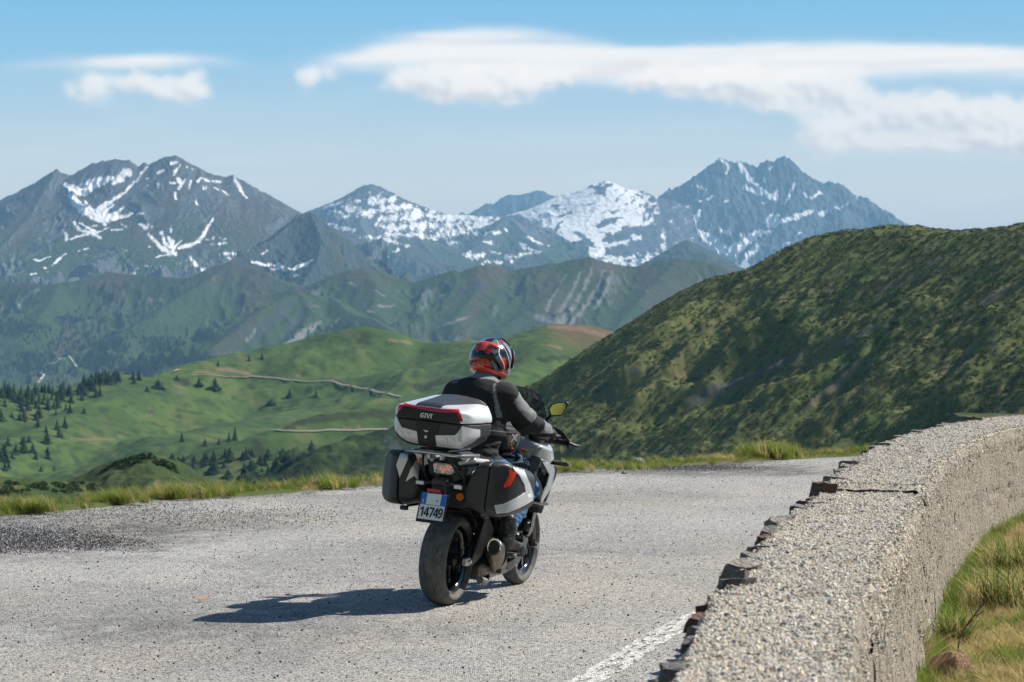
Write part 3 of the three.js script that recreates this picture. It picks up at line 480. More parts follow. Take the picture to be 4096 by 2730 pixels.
// spur with a rocky gully left of the road, and the knoll with bushes
{
  const rough = (x, z, q) => sstep(1, 30, q) * (ridged(x / 34 + z / 120, z / 60, 4, 204) - .42) * 7 + fbm(x / 5, z / 6, 4, 205) * 1.2;
  const f = mtn.knoll = relief([
    { s: .62, r: 3, pts: [[85, 481, 420], [97, 473, 420], [109, 466, 420], [122, 460, 420], [136, 456.5, 420], [148, 455, 420], [156, 459, 420], [170, 467, 418], [184, 475, 415], [199, 484, 412], [215, 494, 410]] },
    { s: .5, r: 3, pts: [[148, 456, 420], [150, 470, 405], [165, 485, 392]] },
    { s: .5, r: 4, pts: [[-40, 480, 380], [0, 480, 385], [30, 482, 390], [60, 484, 400], [85, 482, 420]] },
  ], 2, -75, rough);
  mtn.knollMeet = (px, py) => meet(f, px, py, 330, 450);
  const bare = bands(f, 330, 450, [[[155, 484, 1.6], [157, 481, 1.8]], [[16, 486, 1.6]], [[40, 482, 1.4]], [[66, 488, 1.2], [72, 490, 1]]]);
  sheet('hill', f, -105, -42, 240, rows(330, 424, 150, 6, 60), (x, y, z, ny) => {
    const a = fbm(x / 12, z / 14, 5, 211), b = fbm(x / 2.2, z / 2.6, 4, 212);
    let c = mixc(C.grass, C.meadow, sstep(-.2, .3, a)); c = mixc(c, C.heath, sstep(.0, .4, b + a * .5) * .8); c = mixc(c, C.dry, sstep(.1, .4, a - b) * .3);
    return mixc(c, [.22, .12, .09], sstep(-.1, .4, bare(x, y, z) + b * .6) * .8);
  });
  const g2 = mtn.gully = relief([
    { s: .62, r: 4, L: 200, pts: [[470, 400, 760], [430, 420, 740], [399, 428, 720], [380, 432, 710], [360, 437, 700], [340, 443, 690], [325, 455, 680], [312, 468, 670], [297, 485, 660], [280, 505, 650]] },
    { s: .5, r: 6, L: 200, pts: [[399, 428, 720], [385, 448, 690], [370, 470, 660]] },
  ], 3, -110, (x, z, q) => sstep(2, 40, q) * ((ridged(x / 50 - z / 90, z / 110, 4, 224) - .42) * 16 + (ridged(x / 14, z / 30, 3, 229) - .4) * 4) + fbm(x / 5, z / 6, 4, 225) * 1.2);
  const crag = bands(g2, 520, 780, [[[388, 440, 4], [396, 448, 6], [402, 460, 5]]]);
  sheet('hill', g2, -80, -5, 220, rows(540, 725, 160, 6, 80), (x, y, z, ny) => {
    const a = fbm(x / 20, z / 24, 5, 231), b = fbm(x / 3, z / 4, 4, 232);
    let c = mixc(C.grass, C.deep, sstep(-.45, .1, a + b * .7)); c = mixc(c, C.meadow, sstep(.15, .45, -a - b * .3) * .5);
    return mixc(c, C.rock, sstep(-.1, .4, crag(x, y, z) + b * 1.2) * .25);
  });
}
// great hillside on the right
{
  const across = (x, z) => x * .45 + z * .89, down = (x, z) => -x * .89 + z * .45;
  const rough = (x, z, q) => {
    const u = across(x, z), v = down(x, z), w = sstep(3, 60, q), uu = u + fbm(u / 60, v / 90, 3, 241) * 22;
    return w * ((ridged(uu / 80, v / 420, 3, 244) - .45) * 9.5 + (ridged(uu / 27 + 7, v / 130, 4, 249) - .42) * 5.5) + Math.min(1, .25 + w) * (fbm(u / 9, v / 16, 4, 245) * 2.6 + fbm(u / 2.4, v / 4, 3, 247) * .8);
  };
  const f0 = relief([
    { s: .62, r: 8, back: .95, pts: [[1250, 212, 560], [1120, 220, 640], [1024, 225, 700], [979, 230, 730], [960, 231.5, 740], [936, 230, 750], [915, 226.5, 765], [892, 226, 775], [870, 229, 785], [849, 231, 792], [830, 234, 800], [814, 239, 808], [800, 247, 812], [783, 257, 818], [765, 265, 822]] },
    { s: .78, r: 10, back: .8, pts: [[765, 265, 822], [748, 271, 826], [733, 275, 830], [718, 278, 834], [700, 288, 838], [679, 300, 842], [655, 316, 848], [627, 333, 854], [600, 352, 858], [579, 366, 862], [555, 378, 866], [535, 387, 870], [500, 408, 870], [460, 434, 868], [420, 462, 862], [380, 490, 858]] },
  ], 3, -95, (x, z, q, h) => rough(x, z, q, h));
  const f = mtn.right = (x, z) => { const h = f0(x, z); f.d = f0.d; return h + ribs(x, z) * .9 * sstep(14, 75, f0.d); };
  const ribs = spurs(f0, 380, 900, [
    [5, 9, [[574, 464], [604, 421], [628, 405], [656, 377], [677, 350], [701, 323], [723, 304], [745, 290]]], [-6, 12, [[560, 455], [590, 420], [618, 398], [645, 372], [665, 346], [690, 318], [712, 300]]],
    [6, 11, [[590, 475], [641, 440], [690, 418], [745, 399], [768, 386], [797, 377], [850, 357], [880, 345]]], [-9, 14, [[600, 455], [650, 425], [700, 402], [745, 385], [790, 366], [830, 354]]],
    [5, 8, [[700, 358], [716, 351], [753, 343], [783, 338], [820, 330]]], [-5, 10, [[690, 370], [720, 362], [755, 354], [790, 346]]],
    [-7, 10, [[806, 412], [832, 388], [860, 362], [880, 345], [900, 330]]], [-5, 9, [[925, 388], [950, 366], [975, 340], [1000, 310], [1020, 290]]], [7, 14, [[960, 400], [990, 360], [1010, 325], [1030, 300]]],
    [4, 9, [[640, 360], [660, 335], [690, 305]]], [-4, 8, [[745, 300], [725, 315], [705, 345], [690, 365]]], [4, 12, [[780, 330], [830, 300], [890, 270], [940, 255]]], [-4, 12, [[800, 345], [860, 312], [920, 285], [980, 262]]],
  ]);
  const near = 380, far = 900;
  mtn.rightMeet = (px, py) => meet(f, px, py, near, far);
  const scree = bands(f, near, far, [[[872, 350, 1.6], [860, 362, 2.6], [845, 376, 3.2], [832, 388, 3], [818, 400, 2.4], [806, 410, 1.8]], [[975, 340, 1.6], [965, 352, 2.4], [950, 366, 2.2], [938, 374, 1.6], [925, 384, 1.6]], [[950, 372, 1.2], [935, 392, 2.4]]]);
  const crags = bands(f, near, far, [[[845, 345, 3], [862, 333, 3.5], [885, 322, 2.4]], [[870, 362, 2.4], [880, 356, 2]], [[960, 312, 3], [985, 300, 3.5], [1010, 288, 3]], [[620, 368, 3], [636, 372, 2.6]], [[604, 388, 2.4], [612, 398, 2]], [[690, 400, 5], [720, 388, 6], [760, 372, 5], [800, 354, 4]], [[930, 262, 3], [945, 256, 2.4]]]);
  const pink = bands(f, near, far, [[[880, 290, 4], [895, 285, 7], [912, 279, 6], [925, 274, 3]], [[815, 294, 2], [832, 288, 3], [840, 292, 2]], [[905, 302, 2], [915, 300, 1.6]]]);
  mtn.rightRock = (x, y, z) => Math.max(crags(x, y, z), scree(x, y, z));
  sheet('hill', f, -70, 225, 470, rows(470, 885, 390, 6, 120), (x, y, z, ny) => {
    const u = across(x, z), v = down(x, z), a = fbm(u / 26, v / 60, 5, 251), b = fbm(u / 3.2, v / 5.5, 4, 252), e = fbm(u / 7, v / 20, 4, 253);
    let c = mixc([.112, .136, .044], [.140, .142, .056], sstep(-.3, .4, a)); c = mixc(c, [.094, .148, .040], sstep(.15, .45, -a + e * .4) * .7);
    c = mixc(c, [.044, .055, .022], sstep(.02, .34, b * .8 + e * .7 - a * .3) * .75);
    c = mixc(c, [.10, .095, .09], sstep(-.1, .4, crags(x, y, z) + b * 1.1) * .8); c = mixc(c, [.20, .14, .13], sstep(.1, .6, pink(x, y, z) + b * 1.3) * .6);
    return mixc(c, [.22, .17, .12], sstep(.0, .5, scree(x, y, z) + b * 1.1) * .75);
  });
}
// grassy bank behind the photographer, the one the mirror shows
{
  const f = (x, z) => -2.5 + Math.max(0, z - 4) * .62 + fbm(x / 6, z / 6, 4, 261) * 1.4 + sstep(4, 0, z) * 2; f.d = 0; const zs = []; for (let i = 0; i < 90; i++) zs.push(95 - i);
  sheet('hill', f, -70, 90, 160, zs, (x, y, z) => mixc([.16, .17, .035], [.10, .12, .028], sstep(-.3, .3, fbm(x / 1.6, z / 1.6, 4, 262))));
}
function numbered(name) { const N = numbered.n || (numbered.n = new Map()), k = N.get(name) || 0; N.set(name, k + 1); return k ? name + '_' + String(k).padStart(3, '0') : name; }
// ---------------------------------------------------------------- surfaces of the foreground
function dataTex(n, px, srgb) {                             // px(x, y) -> [r, g, b] in 0..1 (linear values unless srgb)
  const d = new Uint8Array(n * n * 4);
  for (let y = 0, o = 0; y < n; y++) for (let x = 0; x < n; x++, o += 4) { const c = px(x, y); d[o] = clamp(c[0], 0, 1) * 255; d[o + 1] = clamp(c[1], 0, 1) * 255; d[o + 2] = clamp(c[2], 0, 1) * 255; d[o + 3] = 255; }
  const t = new THREE.DataTexture(d, n, n); t.wrapS = t.wrapT = THREE.RepeatWrapping; t.magFilter = THREE.LinearFilter; t.minFilter = THREE.LinearMipmapLinearFilter; t.generateMipmaps = true;
  if (srgb) t.colorSpace = THREE.SRGBColorSpace; t.needsUpdate = true; return t;
}
const toS = (x) => (x <= .0031308 ? 12.92 * x : 1.055 * Math.pow(x, 1 / 2.4) - .055);
// stone chips on a repeating square: for each pixel the nearest chip, the gap to the next one, and the chip's own numbers
function chips(n, cells, seed) {
  const id = new Int32Array(n * n), gap = new Float32Array(n * n), near = new Float32Array(n * n), k = cells / n;
  for (let y = 0; y < n; y++) for (let x = 0; x < n; x++) {
    const fx = x * k, fy = y * k, ix = Math.floor(fx), iy = Math.floor(fy); let a = 9, b = 9, w = 0;
    for (let j = -1; j <= 1; j++) for (let i = -1; i <= 1; i++) {
      const cx = (ix + i + cells) % cells, cy = (iy + j + cells) % cells, q = cy * cells + cx;
      const dx = ix + i + .5 + (rnd(cx, cy, seed) - .5) * .9 - fx, dy = iy + j + .5 + (rnd(cx, cy, seed + 1) - .5) * .9 - fy, s = .75 + .5 * rnd(cx, cy, seed + 2), d = Math.sqrt(dx * dx + dy * dy) * s;
      if (d < a) { b = a; a = d; w = q; } else if (d < b) b = d;
    }
    id[y * n + x] = w; gap[y * n + x] = b - a; near[y * n + x] = a;
  }
  return { id, gap, near, n, cells };
}
const roadTex = (() => {
  const c = chips(1024, 300, 11), n = 1024;
  const col = dataTex(n, (x, y) => {
    const o = y * n + x, q = c.id[o], r = rnd(q, 1, 5), g = rnd(q, 2, 5), tar = sstep(.02, .16, c.gap[o]);
    let v = r < .13 ? .06 + g * .08 : r < .78 ? .33 + g * .22 : .55 + g * .25; const warm = (rnd(q, 3, 5) - .38) * .075;
    v = lerp(.075, v, .15 + .85 * tar);
    return [toS(v * (1 + warm * 1.2)), toS(v * (1 + warm * .35)), toS(v * (1 - warm))];
  }, true);
  const bmp = dataTex(n, (x, y) => { const o = y * n + x, h = sstep(0, .5, c.gap[o]) * (.45 + .55 * rnd(c.id[o], 4, 5)); return [h, h, h]; });
  return { col, bmp };
})();
const M_road = new THREE.MeshStandardMaterial({ map: roadTex.col, bumpMap: roadTex.bmp, bumpScale: .012, roughness: .93, vertexColors: true, name: 'chip_sealed_road' });
M_road.specularIntensity = .4;
const EDGE = [[-60, 524], [0, 517], [51, 512], [102, 508], [153, 501], [204, 498.5], [272, 494.5], [323, 490], [374, 486.5], [440, 481.5], [500, 477.5], [555, 473.4], [604, 469.7], [656, 468], [723, 464.5], [783, 460], [850, 457], [900, 454], [960, 451], [1040, 447]].map(([x, y]) => ground(x, y, 0));
function edgeX(D) {                                          // left edge of the road at depth D
  const E = EDGE; let i = 0; while (i < E.length - 2 && -E[i + 1].z < D) i++;
  return lerp(E[i].x, E[i + 1].x, (D + E[i].z) / (-E[i + 1].z + E[i].z));
}
const roadY = (x, z) => fbm(x / 2.2, z / 2.2, 2, 301) * .012 + fbm(x / .5, z / .5, 2, 302) * .004;
{
  const rowsD = []; for (let D = 3; D < 62; D += D < 30 ? .12 : .25) rowsD.push(D);
  const nx = 200, P = [], Cc = [], UV = [], I = [];
  const dark = [[[0, 536], 2.0, .8, .28], [[55, 540], 1.6, .55, .26], [[20, 552], 1.2, .4, .22], [[690, 470], 2.2, .5, .5], [[730, 466], 1.6, .4, .35], [[180, 520], 1.5, .5, .25], [[100, 610], 1.6, .6, .16], [[270, 620], 1.8, .35, .2], [[400, 560], 1.8, .7, .2], [[620, 540], 1.4, .6, .12], [[190, 640], 1.4, .4, .14], [[560, 497], 2, .5, .16], [[360, 500], 2, .4, .18]].map(([p, a, b, s]) => { const q = ground(p[0], p[1]); return [q.x, q.z, a, b, s]; });
  for (const D of rowsD) {
    const xl = edgeX(D) - .12 + fbm(D / .7, 0, 3, 310) * .22, xr = Math.max(4, D * .5 + 1);
    for (let i = 0; i < nx; i++) {
      const x = lerp(xl, xr, (i / (nx - 1)) ** 1.1), z = -D; P.push(x, roadY(x, z), z); UV.push(x / 3.1, z / 3.1);
      // bleeding tar and dust that lie on the chips: ragged patches
      const a = fbm(x / 1.1, z / 1.8, 5, 321), b = fbm(x / .16, z / .22, 3, 322), e = fbm(x / 5 + z / 9, z / 7, 3, 325);
      let t = 1 + a * .16 + e * .14 + b * .06, ed = x - xl;
      for (const q of dark) { const u = (x - q[0]) / q[2], v = (z - q[1]) / (q[3] * 3.2), r = u * u + v * v; if (r < 3) t *= 1 - q[4] * sstep(1.3, .1, r + b * 1.2 + a * .8); }
      t *= 1 - .28 * sstep(.7, .1, ed + b * 1.1 + a * .9);
      const w = sstep(-.1, .4, a - e) * .04;
      Cc.push(t * (1.02 + w), t * 1.0, t * (.965 - w));
    }
  }
  for (let j = 0; j + 1 < rowsD.length; j++) for (let i = 0; i + 1 < nx; i++) { const a = j * nx + i, b = a + 1, c = a + nx, d = c + 1; I.push(a, b, c, b, d, c); }
  const g = new THREE.BufferGeometry(); g.setAttribute('position', new THREE.Float32BufferAttribute(P, 3)); g.setAttribute('color', new THREE.Float32BufferAttribute(Cc, 3)); g.setAttribute('uv', new THREE.Float32BufferAttribute(UV, 2)); g.setIndex(I); g.computeVertexNormals();
  const m = new THREE.Mesh(g, M_road); m.name = 'road'; m.userData = { kind: 'structure' }; m.receiveShadow = true; scene.add(m);
}
// verge: a flat shoulder, then the slope that falls into the valley
const vergeY = (x, z, out) => (out < .6 ? .02 + .03 * sstep(0, .4, out) + fbm(x / .6, z / .6, 3, 331) * .03 : .05 - (out - .6) * .75 + fbm(x / 3, z / 3, 3, 332) * .3) - (out < .05 ? .05 : 0);
{
  const P = [], Cc = [], I = [], outs = [-.3, -.1, 0, .1, .25, .5, .8, 1.1, 1.3, 1.7, 2.4, 4, 8, 16, 30, 60, 100], Ds = []; for (let D = 3; D < 66; D += .25) Ds.push(D);
  for (const D of Ds) { const x0 = edgeX(D); outs.forEach((o) => { const x = x0 - o * .83, z = -D - o * .55; P.push(x, vergeY(x, z, o), z); const c = mixc([.13, .11, .07], [.07, .095, .028], sstep(-.3, .2, fbm(x / .4, z / .4, 3, 335) + o * .4)); Cc.push(...c); }); }
  const n = outs.length; for (let j = 0; j + 1 < Ds.length; j++) for (let i = 0; i + 1 < n; i++) { const a = j * n + i; I.push(a, a + n, a + 1, a + 1, a + n, a + n + 1); }
  const g = new THREE.BufferGeometry(); g.setAttribute('position', new THREE.Float32BufferAttribute(P, 3)); g.setAttribute('color', new THREE.Float32BufferAttribute(Cc, 3)); g.setIndex(I); g.computeVertexNormals();
  const m = new THREE.Mesh(g, M_land); m.name = 'verge'; m.userData = { kind: 'structure' }; m.receiveShadow = true; scene.add(m);
}
// ---------------------------------------------------------------- wall of pebble concrete
const wallDrop = (D) => (D < 12.955 ? lerp(.955, .845, sstep(3, 13, D)) : lerp(.80, .735, sstep(13, 24, D)));
function wallLine(list) {                                    // frame points of an edge of the wall's top -> x as a function of depth
  const pts = list.map(([px, py, k]) => { let D = 10; for (let i = 0; i < 30; i++) D = (k ? lerp(.80, .735, sstep(13, 24, D)) : lerp(.955, .845, sstep(3, 13, D))) * FOC / (py - HOR); return [D, (px - 512) / FOC * D]; }).sort((a, b) => a[0] - b[0]);
  return (D) => { let i = 0; while (i < pts.length - 2 && pts[i + 1][0] < D) i++; const a = pts[i], b = pts[i + 1]; return lerp(a[1], b[1], (D - a[0]) / (b[0] - a[0])); };
}
const wallL = wallLine([[640, 740], [673, 682], [689, 647], [700, 622], [707, 602], [718, 589], [729, 580], [740, 563], [752, 547], [769, 531.6], [781, 519], [793, 508], [810, 498], [822, 494], [830, 480, 1], [842.7, 466.7, 1], [859, 456, 1], [875, 446, 1], [895, 437, 1], [925.6, 429, 1], [951, 423.4, 1], [985, 418.5, 1], [1024, 415, 1], [1100, 409, 1]]);
const wallR = wallLine([[852, 740], [858, 682], [863, 616], [886, 562], [909.5, 526], [921, 503], [925.6, 490, 1], [933, 472, 1], [943.6, 461, 1], [965, 445, 1], [987, 435, 1], [1005, 430, 1], [1024, 426, 1], [1075, 417, 1], [1130, 410, 1]]);
const wallTop = (D) => EYE - wallDrop(D);
const fieldY = (x, z) => .2 + fbm(x / 1.4, z / 1.4, 3, 341) * .07 + Math.max(0, x - wallR(-z) - .3) * .05 + sstep(14, 24, -z) * .16;
const pebbleTex = (() => {
  const n = 1024, c = chips(n, 120, 71), d = chips(n, 230, 75);
  const colour = (q, s) => { const r = rnd(q, 1, s), g = rnd(q, 2, s); return r < .12 ? [.10 + g * .08, .10 + g * .085, .105 + g * .09] : r < .30 ? [.30 + g * .12, .295 + g * .12, .28 + g * .115] : r < .75 ? [.54 + g * .16, .49 + g * .15, .41 + g * .13] : r < .94 ? [.70 + g * .14, .66 + g * .14, .60 + g * .14] : [.34 + g * .1, .23 + g * .07, .15 + g * .05]; };
  const paste = [.46, .41, .35];
  const pick = (o) => (rnd(c.id[o], 7, 3) < .62 ? [c.id[o], c.gap[o], c.near[o], 5] : [d.id[o], d.gap[o], d.near[o], 9]);
  const col = dataTex(n, (x, y) => { const [q, gap, nr, s] = pick(y * n + x), m = sstep(.03, .2, gap); return mixc(mixc([.26, .23, .20], paste, rnd(q, 9, 1)), colour(q, s), m).map(toS); }, true);
  const bmp = dataTex(n, (x, y) => { const [q, gap, nr] = pick(y * n + x), h = sstep(0, .55, gap) * (.35 + .65 * rnd(q, 4, 9)); return [h, h, h]; });
  // weathered face: pebbles standing out of smoother paste that runs down in streaks
  const face = dataTex(n, (x, y) => {
    const o = y * n + x, [q, gap, nr, s] = pick(o), u = x / n, v = y / n, per = (f) => f;
    const st = .5 + .28 * Math.sin(u * 62.83 + 3 * Math.sin(u * 18.85) + Math.sin(v * 6.283) * 1.4) + n2(u * 40, v * 6, 83) * .75 + n2(u * 90, v * 14, 84) * .35, m = sstep(.34, .56, st + (rnd(q, 5, 2) - .5) * .6);
    const pit = sstep(.40, .56, n2(u * 70, v * 24, 85) + n2(u * 30, v * 7, 86) * .5);
    return mixc(mixc([.42, .365, .305], [.52, .455, .385], rnd(q, 6, 2)), mixc([.09, .08, .07], colour(q, s), sstep(.04, .22, gap) * (1 - pit)), clamp(Math.max(m, pit) * 1.1, 0, 1)).map(toS);
  }, true);
  return { col, bmp, face };
})();
const M_pebble = new THREE.MeshStandardMaterial({ map: pebbleTex.col, bumpMap: pebbleTex.bmp, bumpScale: .011, roughness: .95, vertexColors: true, name: 'pebble_concrete' });
const M_face = new THREE.MeshStandardMaterial({ map: pebbleTex.face, bumpMap: pebbleTex.bmp, bumpScale: .014, roughness: .95, vertexColors: true, name: 'weathered_concrete' });
M_pebble.specularIntensity = M_face.specularIntensity = .35;
const wall = new THREE.Group(); wall.name = 'parapet_wall'; scene.add(wall);
wall.userData = { label: 'long low wall of pebbly concrete edged with rough stones, curving along the road', category: 'wall' };
{
  const section = (D0, D1, lift) => {
    const g0 = new THREE.Group(); g0.name = 'wall_section'; wall.add(g0);
    const Ds = []; for (let D = D0; D < D1; D += D < 15 ? .022 : .05) Ds.push(D); Ds.push(D1);
    const NT = 40, NR = 44;
    const build = (name, n, fn, mat) => {
      const P = [], UV = [], Cc = [], I = [];
      for (const D of Ds) for (let i = 0; i < n; i++) { const r = fn(D, i / (n - 1)); P.push(r[0], r[1], r[2]); UV.push(r[3], r[4]); Cc.push(r[5], r[5] * r[6], r[5] * r[7]); }
      for (let j = 0; j + 1 < Ds.length; j++) for (let i = 0; i + 1 < n; i++) { const a = j * n + i, b = a + 1, c = a + n, d = c + 1; I.push(a, b, c, b, d, c); }
      const g = new THREE.BufferGeometry(); g.setAttribute('position', new THREE.Float32BufferAttribute(P, 3)); g.setAttribute('uv', new THREE.Float32BufferAttribute(UV, 2)); g.setAttribute('color', new THREE.Float32BufferAttribute(Cc, 3)); g.setIndex(I); g.computeVertexNormals();
      const m = new THREE.Mesh(g, mat); m.name = name; m.castShadow = m.receiveShadow = true; g0.add(m);
    };
    const chip = (D) => { const e = Math.min(D - D0, D1 - D); return sstep(.09, 0, e + fbm(D * 9, 3, 2, 351) * .03) * .035; };
    const topY = (D, x) => wallTop(D) + lift + fbm(x / .5, D / .5, 3, 352) * .018 + fbm(x / .09, D / .09, 3, 353) * .013 - Math.max(0, ridged(x / .35, D / .35, 2, 354) - .8) * .06 - chip(D);
    const eR = (D) => fbm(D / .6, 1, 4, 355) * .05 + fbm(D / .12, 2, 2, 356) * .015;
    build('top_surface', NT, (D, t) => {
      const xl = wallL(D) + fbm(D / .25, 5, 3, 357) * .03, xr = wallR(D) + eR(D) - .03, x = lerp(xl, xr, t), a = fbm(x / .35, D / .35, 4, 358);
      const tone = 1.26 + a * .22 + (D < 8.3 ? .10 : 0);
      return [x, topY(D, x) - sstep(.93, 1, t) * .035 - sstep(.05, 0, t) * .03, -D, x / .8, D / .8, tone, .99, .96];
    }, M_pebble);
    build('field_face', NR, (D, t) => {
      const xr = wallR(D) + eR(D), y1 = topY(D, xr) - .034, y0 = fieldY(xr, -D) - .25, y = lerp(y1, y0, t), pit = Math.max(0, ridged(D / .30, y / .55, 3, 361) - .66) * .16;
      const round = Math.sqrt(clamp((y1 - y) / .06, 0, 1));
      return [xr - .032 + .032 * round + fbm(D / .4, y / .6, 3, 362) * .03 - pit * sstep(0, .12, y1 - y) + (y1 - y) * .05, y, -D, D / .8, y / .8, 1.18 + fbm(D / .2, y / .9, 4, 363) * .3, .99, .965];
    }, M_face);
    build('road_face', 10, (D, t) => { const xl = wallL(D) + fbm(D / .25, 5, 3, 357) * .03, y1 = topY(D, xl) - .03; return [xl - (1 - t) * .05 + fbm(D / .3, t * 3, 2, 364) * .03, lerp(-.1, y1, t), -D, D / .8, t, 1.0, .97, .93]; }, M_face);
    for (const D of [D0, D1]) {                                // ends
      const xl = wallL(D), xr = wallR(D), y = topY(D, (xl + xr) / 2) - .02, s = new THREE.Shape([[xl, -.1], [xr, -.1], [xr - .03, y - .02], [xl + .02, y - .02]].map((p) => new THREE.Vector2(...p)));
      const g = new THREE.ShapeGeometry(s); const m = new THREE.Mesh(g, M_end); m.name = 'end_face'; m.position.z = D === D0 ? -D - .012 : -D + .012; if (D !== D0) { g.scale(1, 1, 1); } m.receiveShadow = m.castShadow = true; g0.add(m);
    }
  };
  const M_end = new THREE.MeshStandardMaterial({ color: new THREE.Color().setRGB(.3, .27, .24), roughness: 1, side: THREE.DoubleSide });
  section(3.6, 8.185, .022); section(8.225, 12.93, 0); section(12.98, 30, 0);
  // loose and half-buried pebbles that give the top its grain
  const peb = new THREE.IcosahedronGeometry(1, 0), N = 62000, im = new THREE.InstancedMesh(peb, new THREE.MeshStandardMaterial({ roughness: .8 }), N), r = RNG(5), mx = new THREE.Matrix4(), qt = new THREE.Quaternion(), eu = new THREE.Euler(), cl = new THREE.Color();
  const tones = [[.66, .59, .49], [.76, .72, .65], [.17, .17, .175], [.48, .455, .42], [.62, .55, .455], [.50, .36, .25], [.70, .64, .54], [.34, .33, .32]];
  for (let i = 0; i < N; i++) {
    const D = 5.6 + 17 * r() ** 1.5, xl = wallL(D), xr = wallR(D), s = .003 + .0042 * r() * r() + (r() < .02 ? .005 : 0), c = tones[Math.floor(r() * tones.length)], k = .85 + r() * .3; let x, y;
    if (i % 5 < 3) { x = lerp(xl + .015, xr - .02, r()); y = wallTop(D) + (D < 8.2 ? .022 : 0) + fbm(x / .5, D / .5, 3, 352) * .018 + fbm(x / .09, D / .09, 3, 353) * .013 - Math.max(0, ridged(x / .35, D / .35, 2, 354) - .8) * .06; }
    else { const e = fbm(D / .6, 1, 4, 355) * .05 + fbm(D / .12, 2, 2, 356) * .015, X = xr + e, y1 = wallTop(D) - .02; y = y1 - .75 * r() ** 2.4; const st = n2(D * 5.2, y * 1.6, 391) + n2(D * 14, y * 4, 392) * .6 - (y1 - y) * .35; if (st < -.05) { y = y1 - .12 * r(); } x = X - .032 + .032 * Math.sqrt(clamp((y1 - .02 - y) / .06, 0, 1)) + fbm(D / .4, y / .6, 3, 362) * .03 - Math.max(0, ridged(D / .30, y / .55, 3, 361) - .66) * .16 * sstep(0, .12, y1 - y) + (y1 - y) * .05; }
    mx.compose(new THREE.Vector3(x, y + (i % 5 < 3 ? s * .05 : 0), -D), qt.setFromEuler(eu.set(r() * 6, r() * 6, r() * 6)), new THREE.Vector3(s * (.8 + r() * .8), s * (.6 + r() * .4), s * (.8 + r() * .6))); im.setMatrixAt(i, mx); im.setColorAt(i, cl.setRGB(c[0] * k, c[1] * k, c[2] * k));
  }
  im.name = 'pebbles'; im.userData = { kind: 'stuff' }; im.castShadow = im.receiveShadow = true; wall.add(im);
  // rough stones set along the road side of the top
  const stoneGeo = [0, 1, 2, 3, 4].map((k) => slabGeometry(k + 20)), mats = [[.29, .265, .265], [.33, .30, .285], [.22, .125, .10], [.24, .225, .23], [.36, .32, .28]].map((c, i) => rockMaterial(c, i));
  let D = 5.2, k = 0;
  while (D < 27) {
    const L = (.15 + .13 * rnd(k, 1, 9)) * (D > 15 ? 1.3 : 1), red = [3, 8, 9, 17, 22].includes(k), big = k === 16;
    const m = new THREE.Mesh(stoneGeo[k % 5], mats[red ? 2 : [0, 1, 3, 4][Math.floor(rnd(k, 2, 9) * 4)]]);
    m.name = 'edge_stone'; m.scale.set(.028 + .04 * rnd(k, 3, 9), .024 + .016 * rnd(k, 4, 9), L * (.22 + .18 * rnd(k, 11, 9)));
    m.position.set(wallL(D + L / 2) + .022 + .035 * (rnd(k, 5, 9) - .5), wallTop(D + L / 2) - .038 + .016 * rnd(k, 6, 9), -(D + L / 2)); m.rotation.set((rnd(k, 7, 9) - .5) * .3, (rnd(k, 8, 9) - .5) * .5 - .2, (rnd(k, 9, 9) - .5) * .4);
    m.castShadow = m.receiveShadow = true; wall.add(m);
    D += L * (1.0 + 1.3 * rnd(k, 10, 9) ** 2); k++;
  }
  { const m = new THREE.Mesh(stoneGeo[2], mats[2]); m.name = 'edge_stone'; m.scale.set(.055, .06, .10); m.position.set(wallL(12.9) - .005, wallTop(12.7) + .0, -12.86); m.rotation.set(.05, .25, -.12); m.castShadow = m.receiveShadow = true; wall.add(m); }
  // courses of stone below them, on the road face
  for (let c = 0; c < 3; c++) for (let d = 5, j = 0; d < 15; j++) {
    const L = .22 + .2 * rnd(j, c, 19), m = new THREE.Mesh(stoneGeo[(j + c) % 5], mats[Math.floor(rnd(j, c, 20) * 5)]); m.name = 'face_stone'; m.scale.set(.07, .10 + .03 * rnd(j, c, 21), L * .52);
    m.position.set(wallL(d + L / 2) + .01, wallTop(d) - .19 - c * .22, -(d + L / 2)); m.rotation.set(0, (rnd(j, c, 22) - .5) * .2, (rnd(j, c, 23) - .5) * .2); m.castShadow = m.receiveShadow = true; wall.add(m); d += L + .02;
  }
}
function slabGeometry(seed) {
  const g = mergeVertices(new THREE.BoxGeometry(2, 2, 2, 3, 2, 4).deleteAttribute('normal').deleteAttribute('uv')), p = g.attributes.position, uv = new Float32Array(p.count * 2);
  for (let i = 0; i < p.count; i++) { let x = p.getX(i), y = p.getY(i), z = p.getZ(i); const cut = Math.abs(x) > .9 && Math.abs(z) > .9 ? .80 : 1, j = (k) => (rnd(i, seed, k) - .5) * .34; x = x * cut + j(1) + y * .12; z = z * cut + j(2); y = y * (1 - .25 * (rnd(seed, 3, 3) - .3) * z) + j(3) * .8; p.setXYZ(i, x, y, z); uv[i * 2] = x * .5 + y; uv[i * 2 + 1] = z * .5 + y; }
  g.setAttribute('uv', new THREE.BufferAttribute(uv, 2)); return toCreasedNormals(g, .45);
}
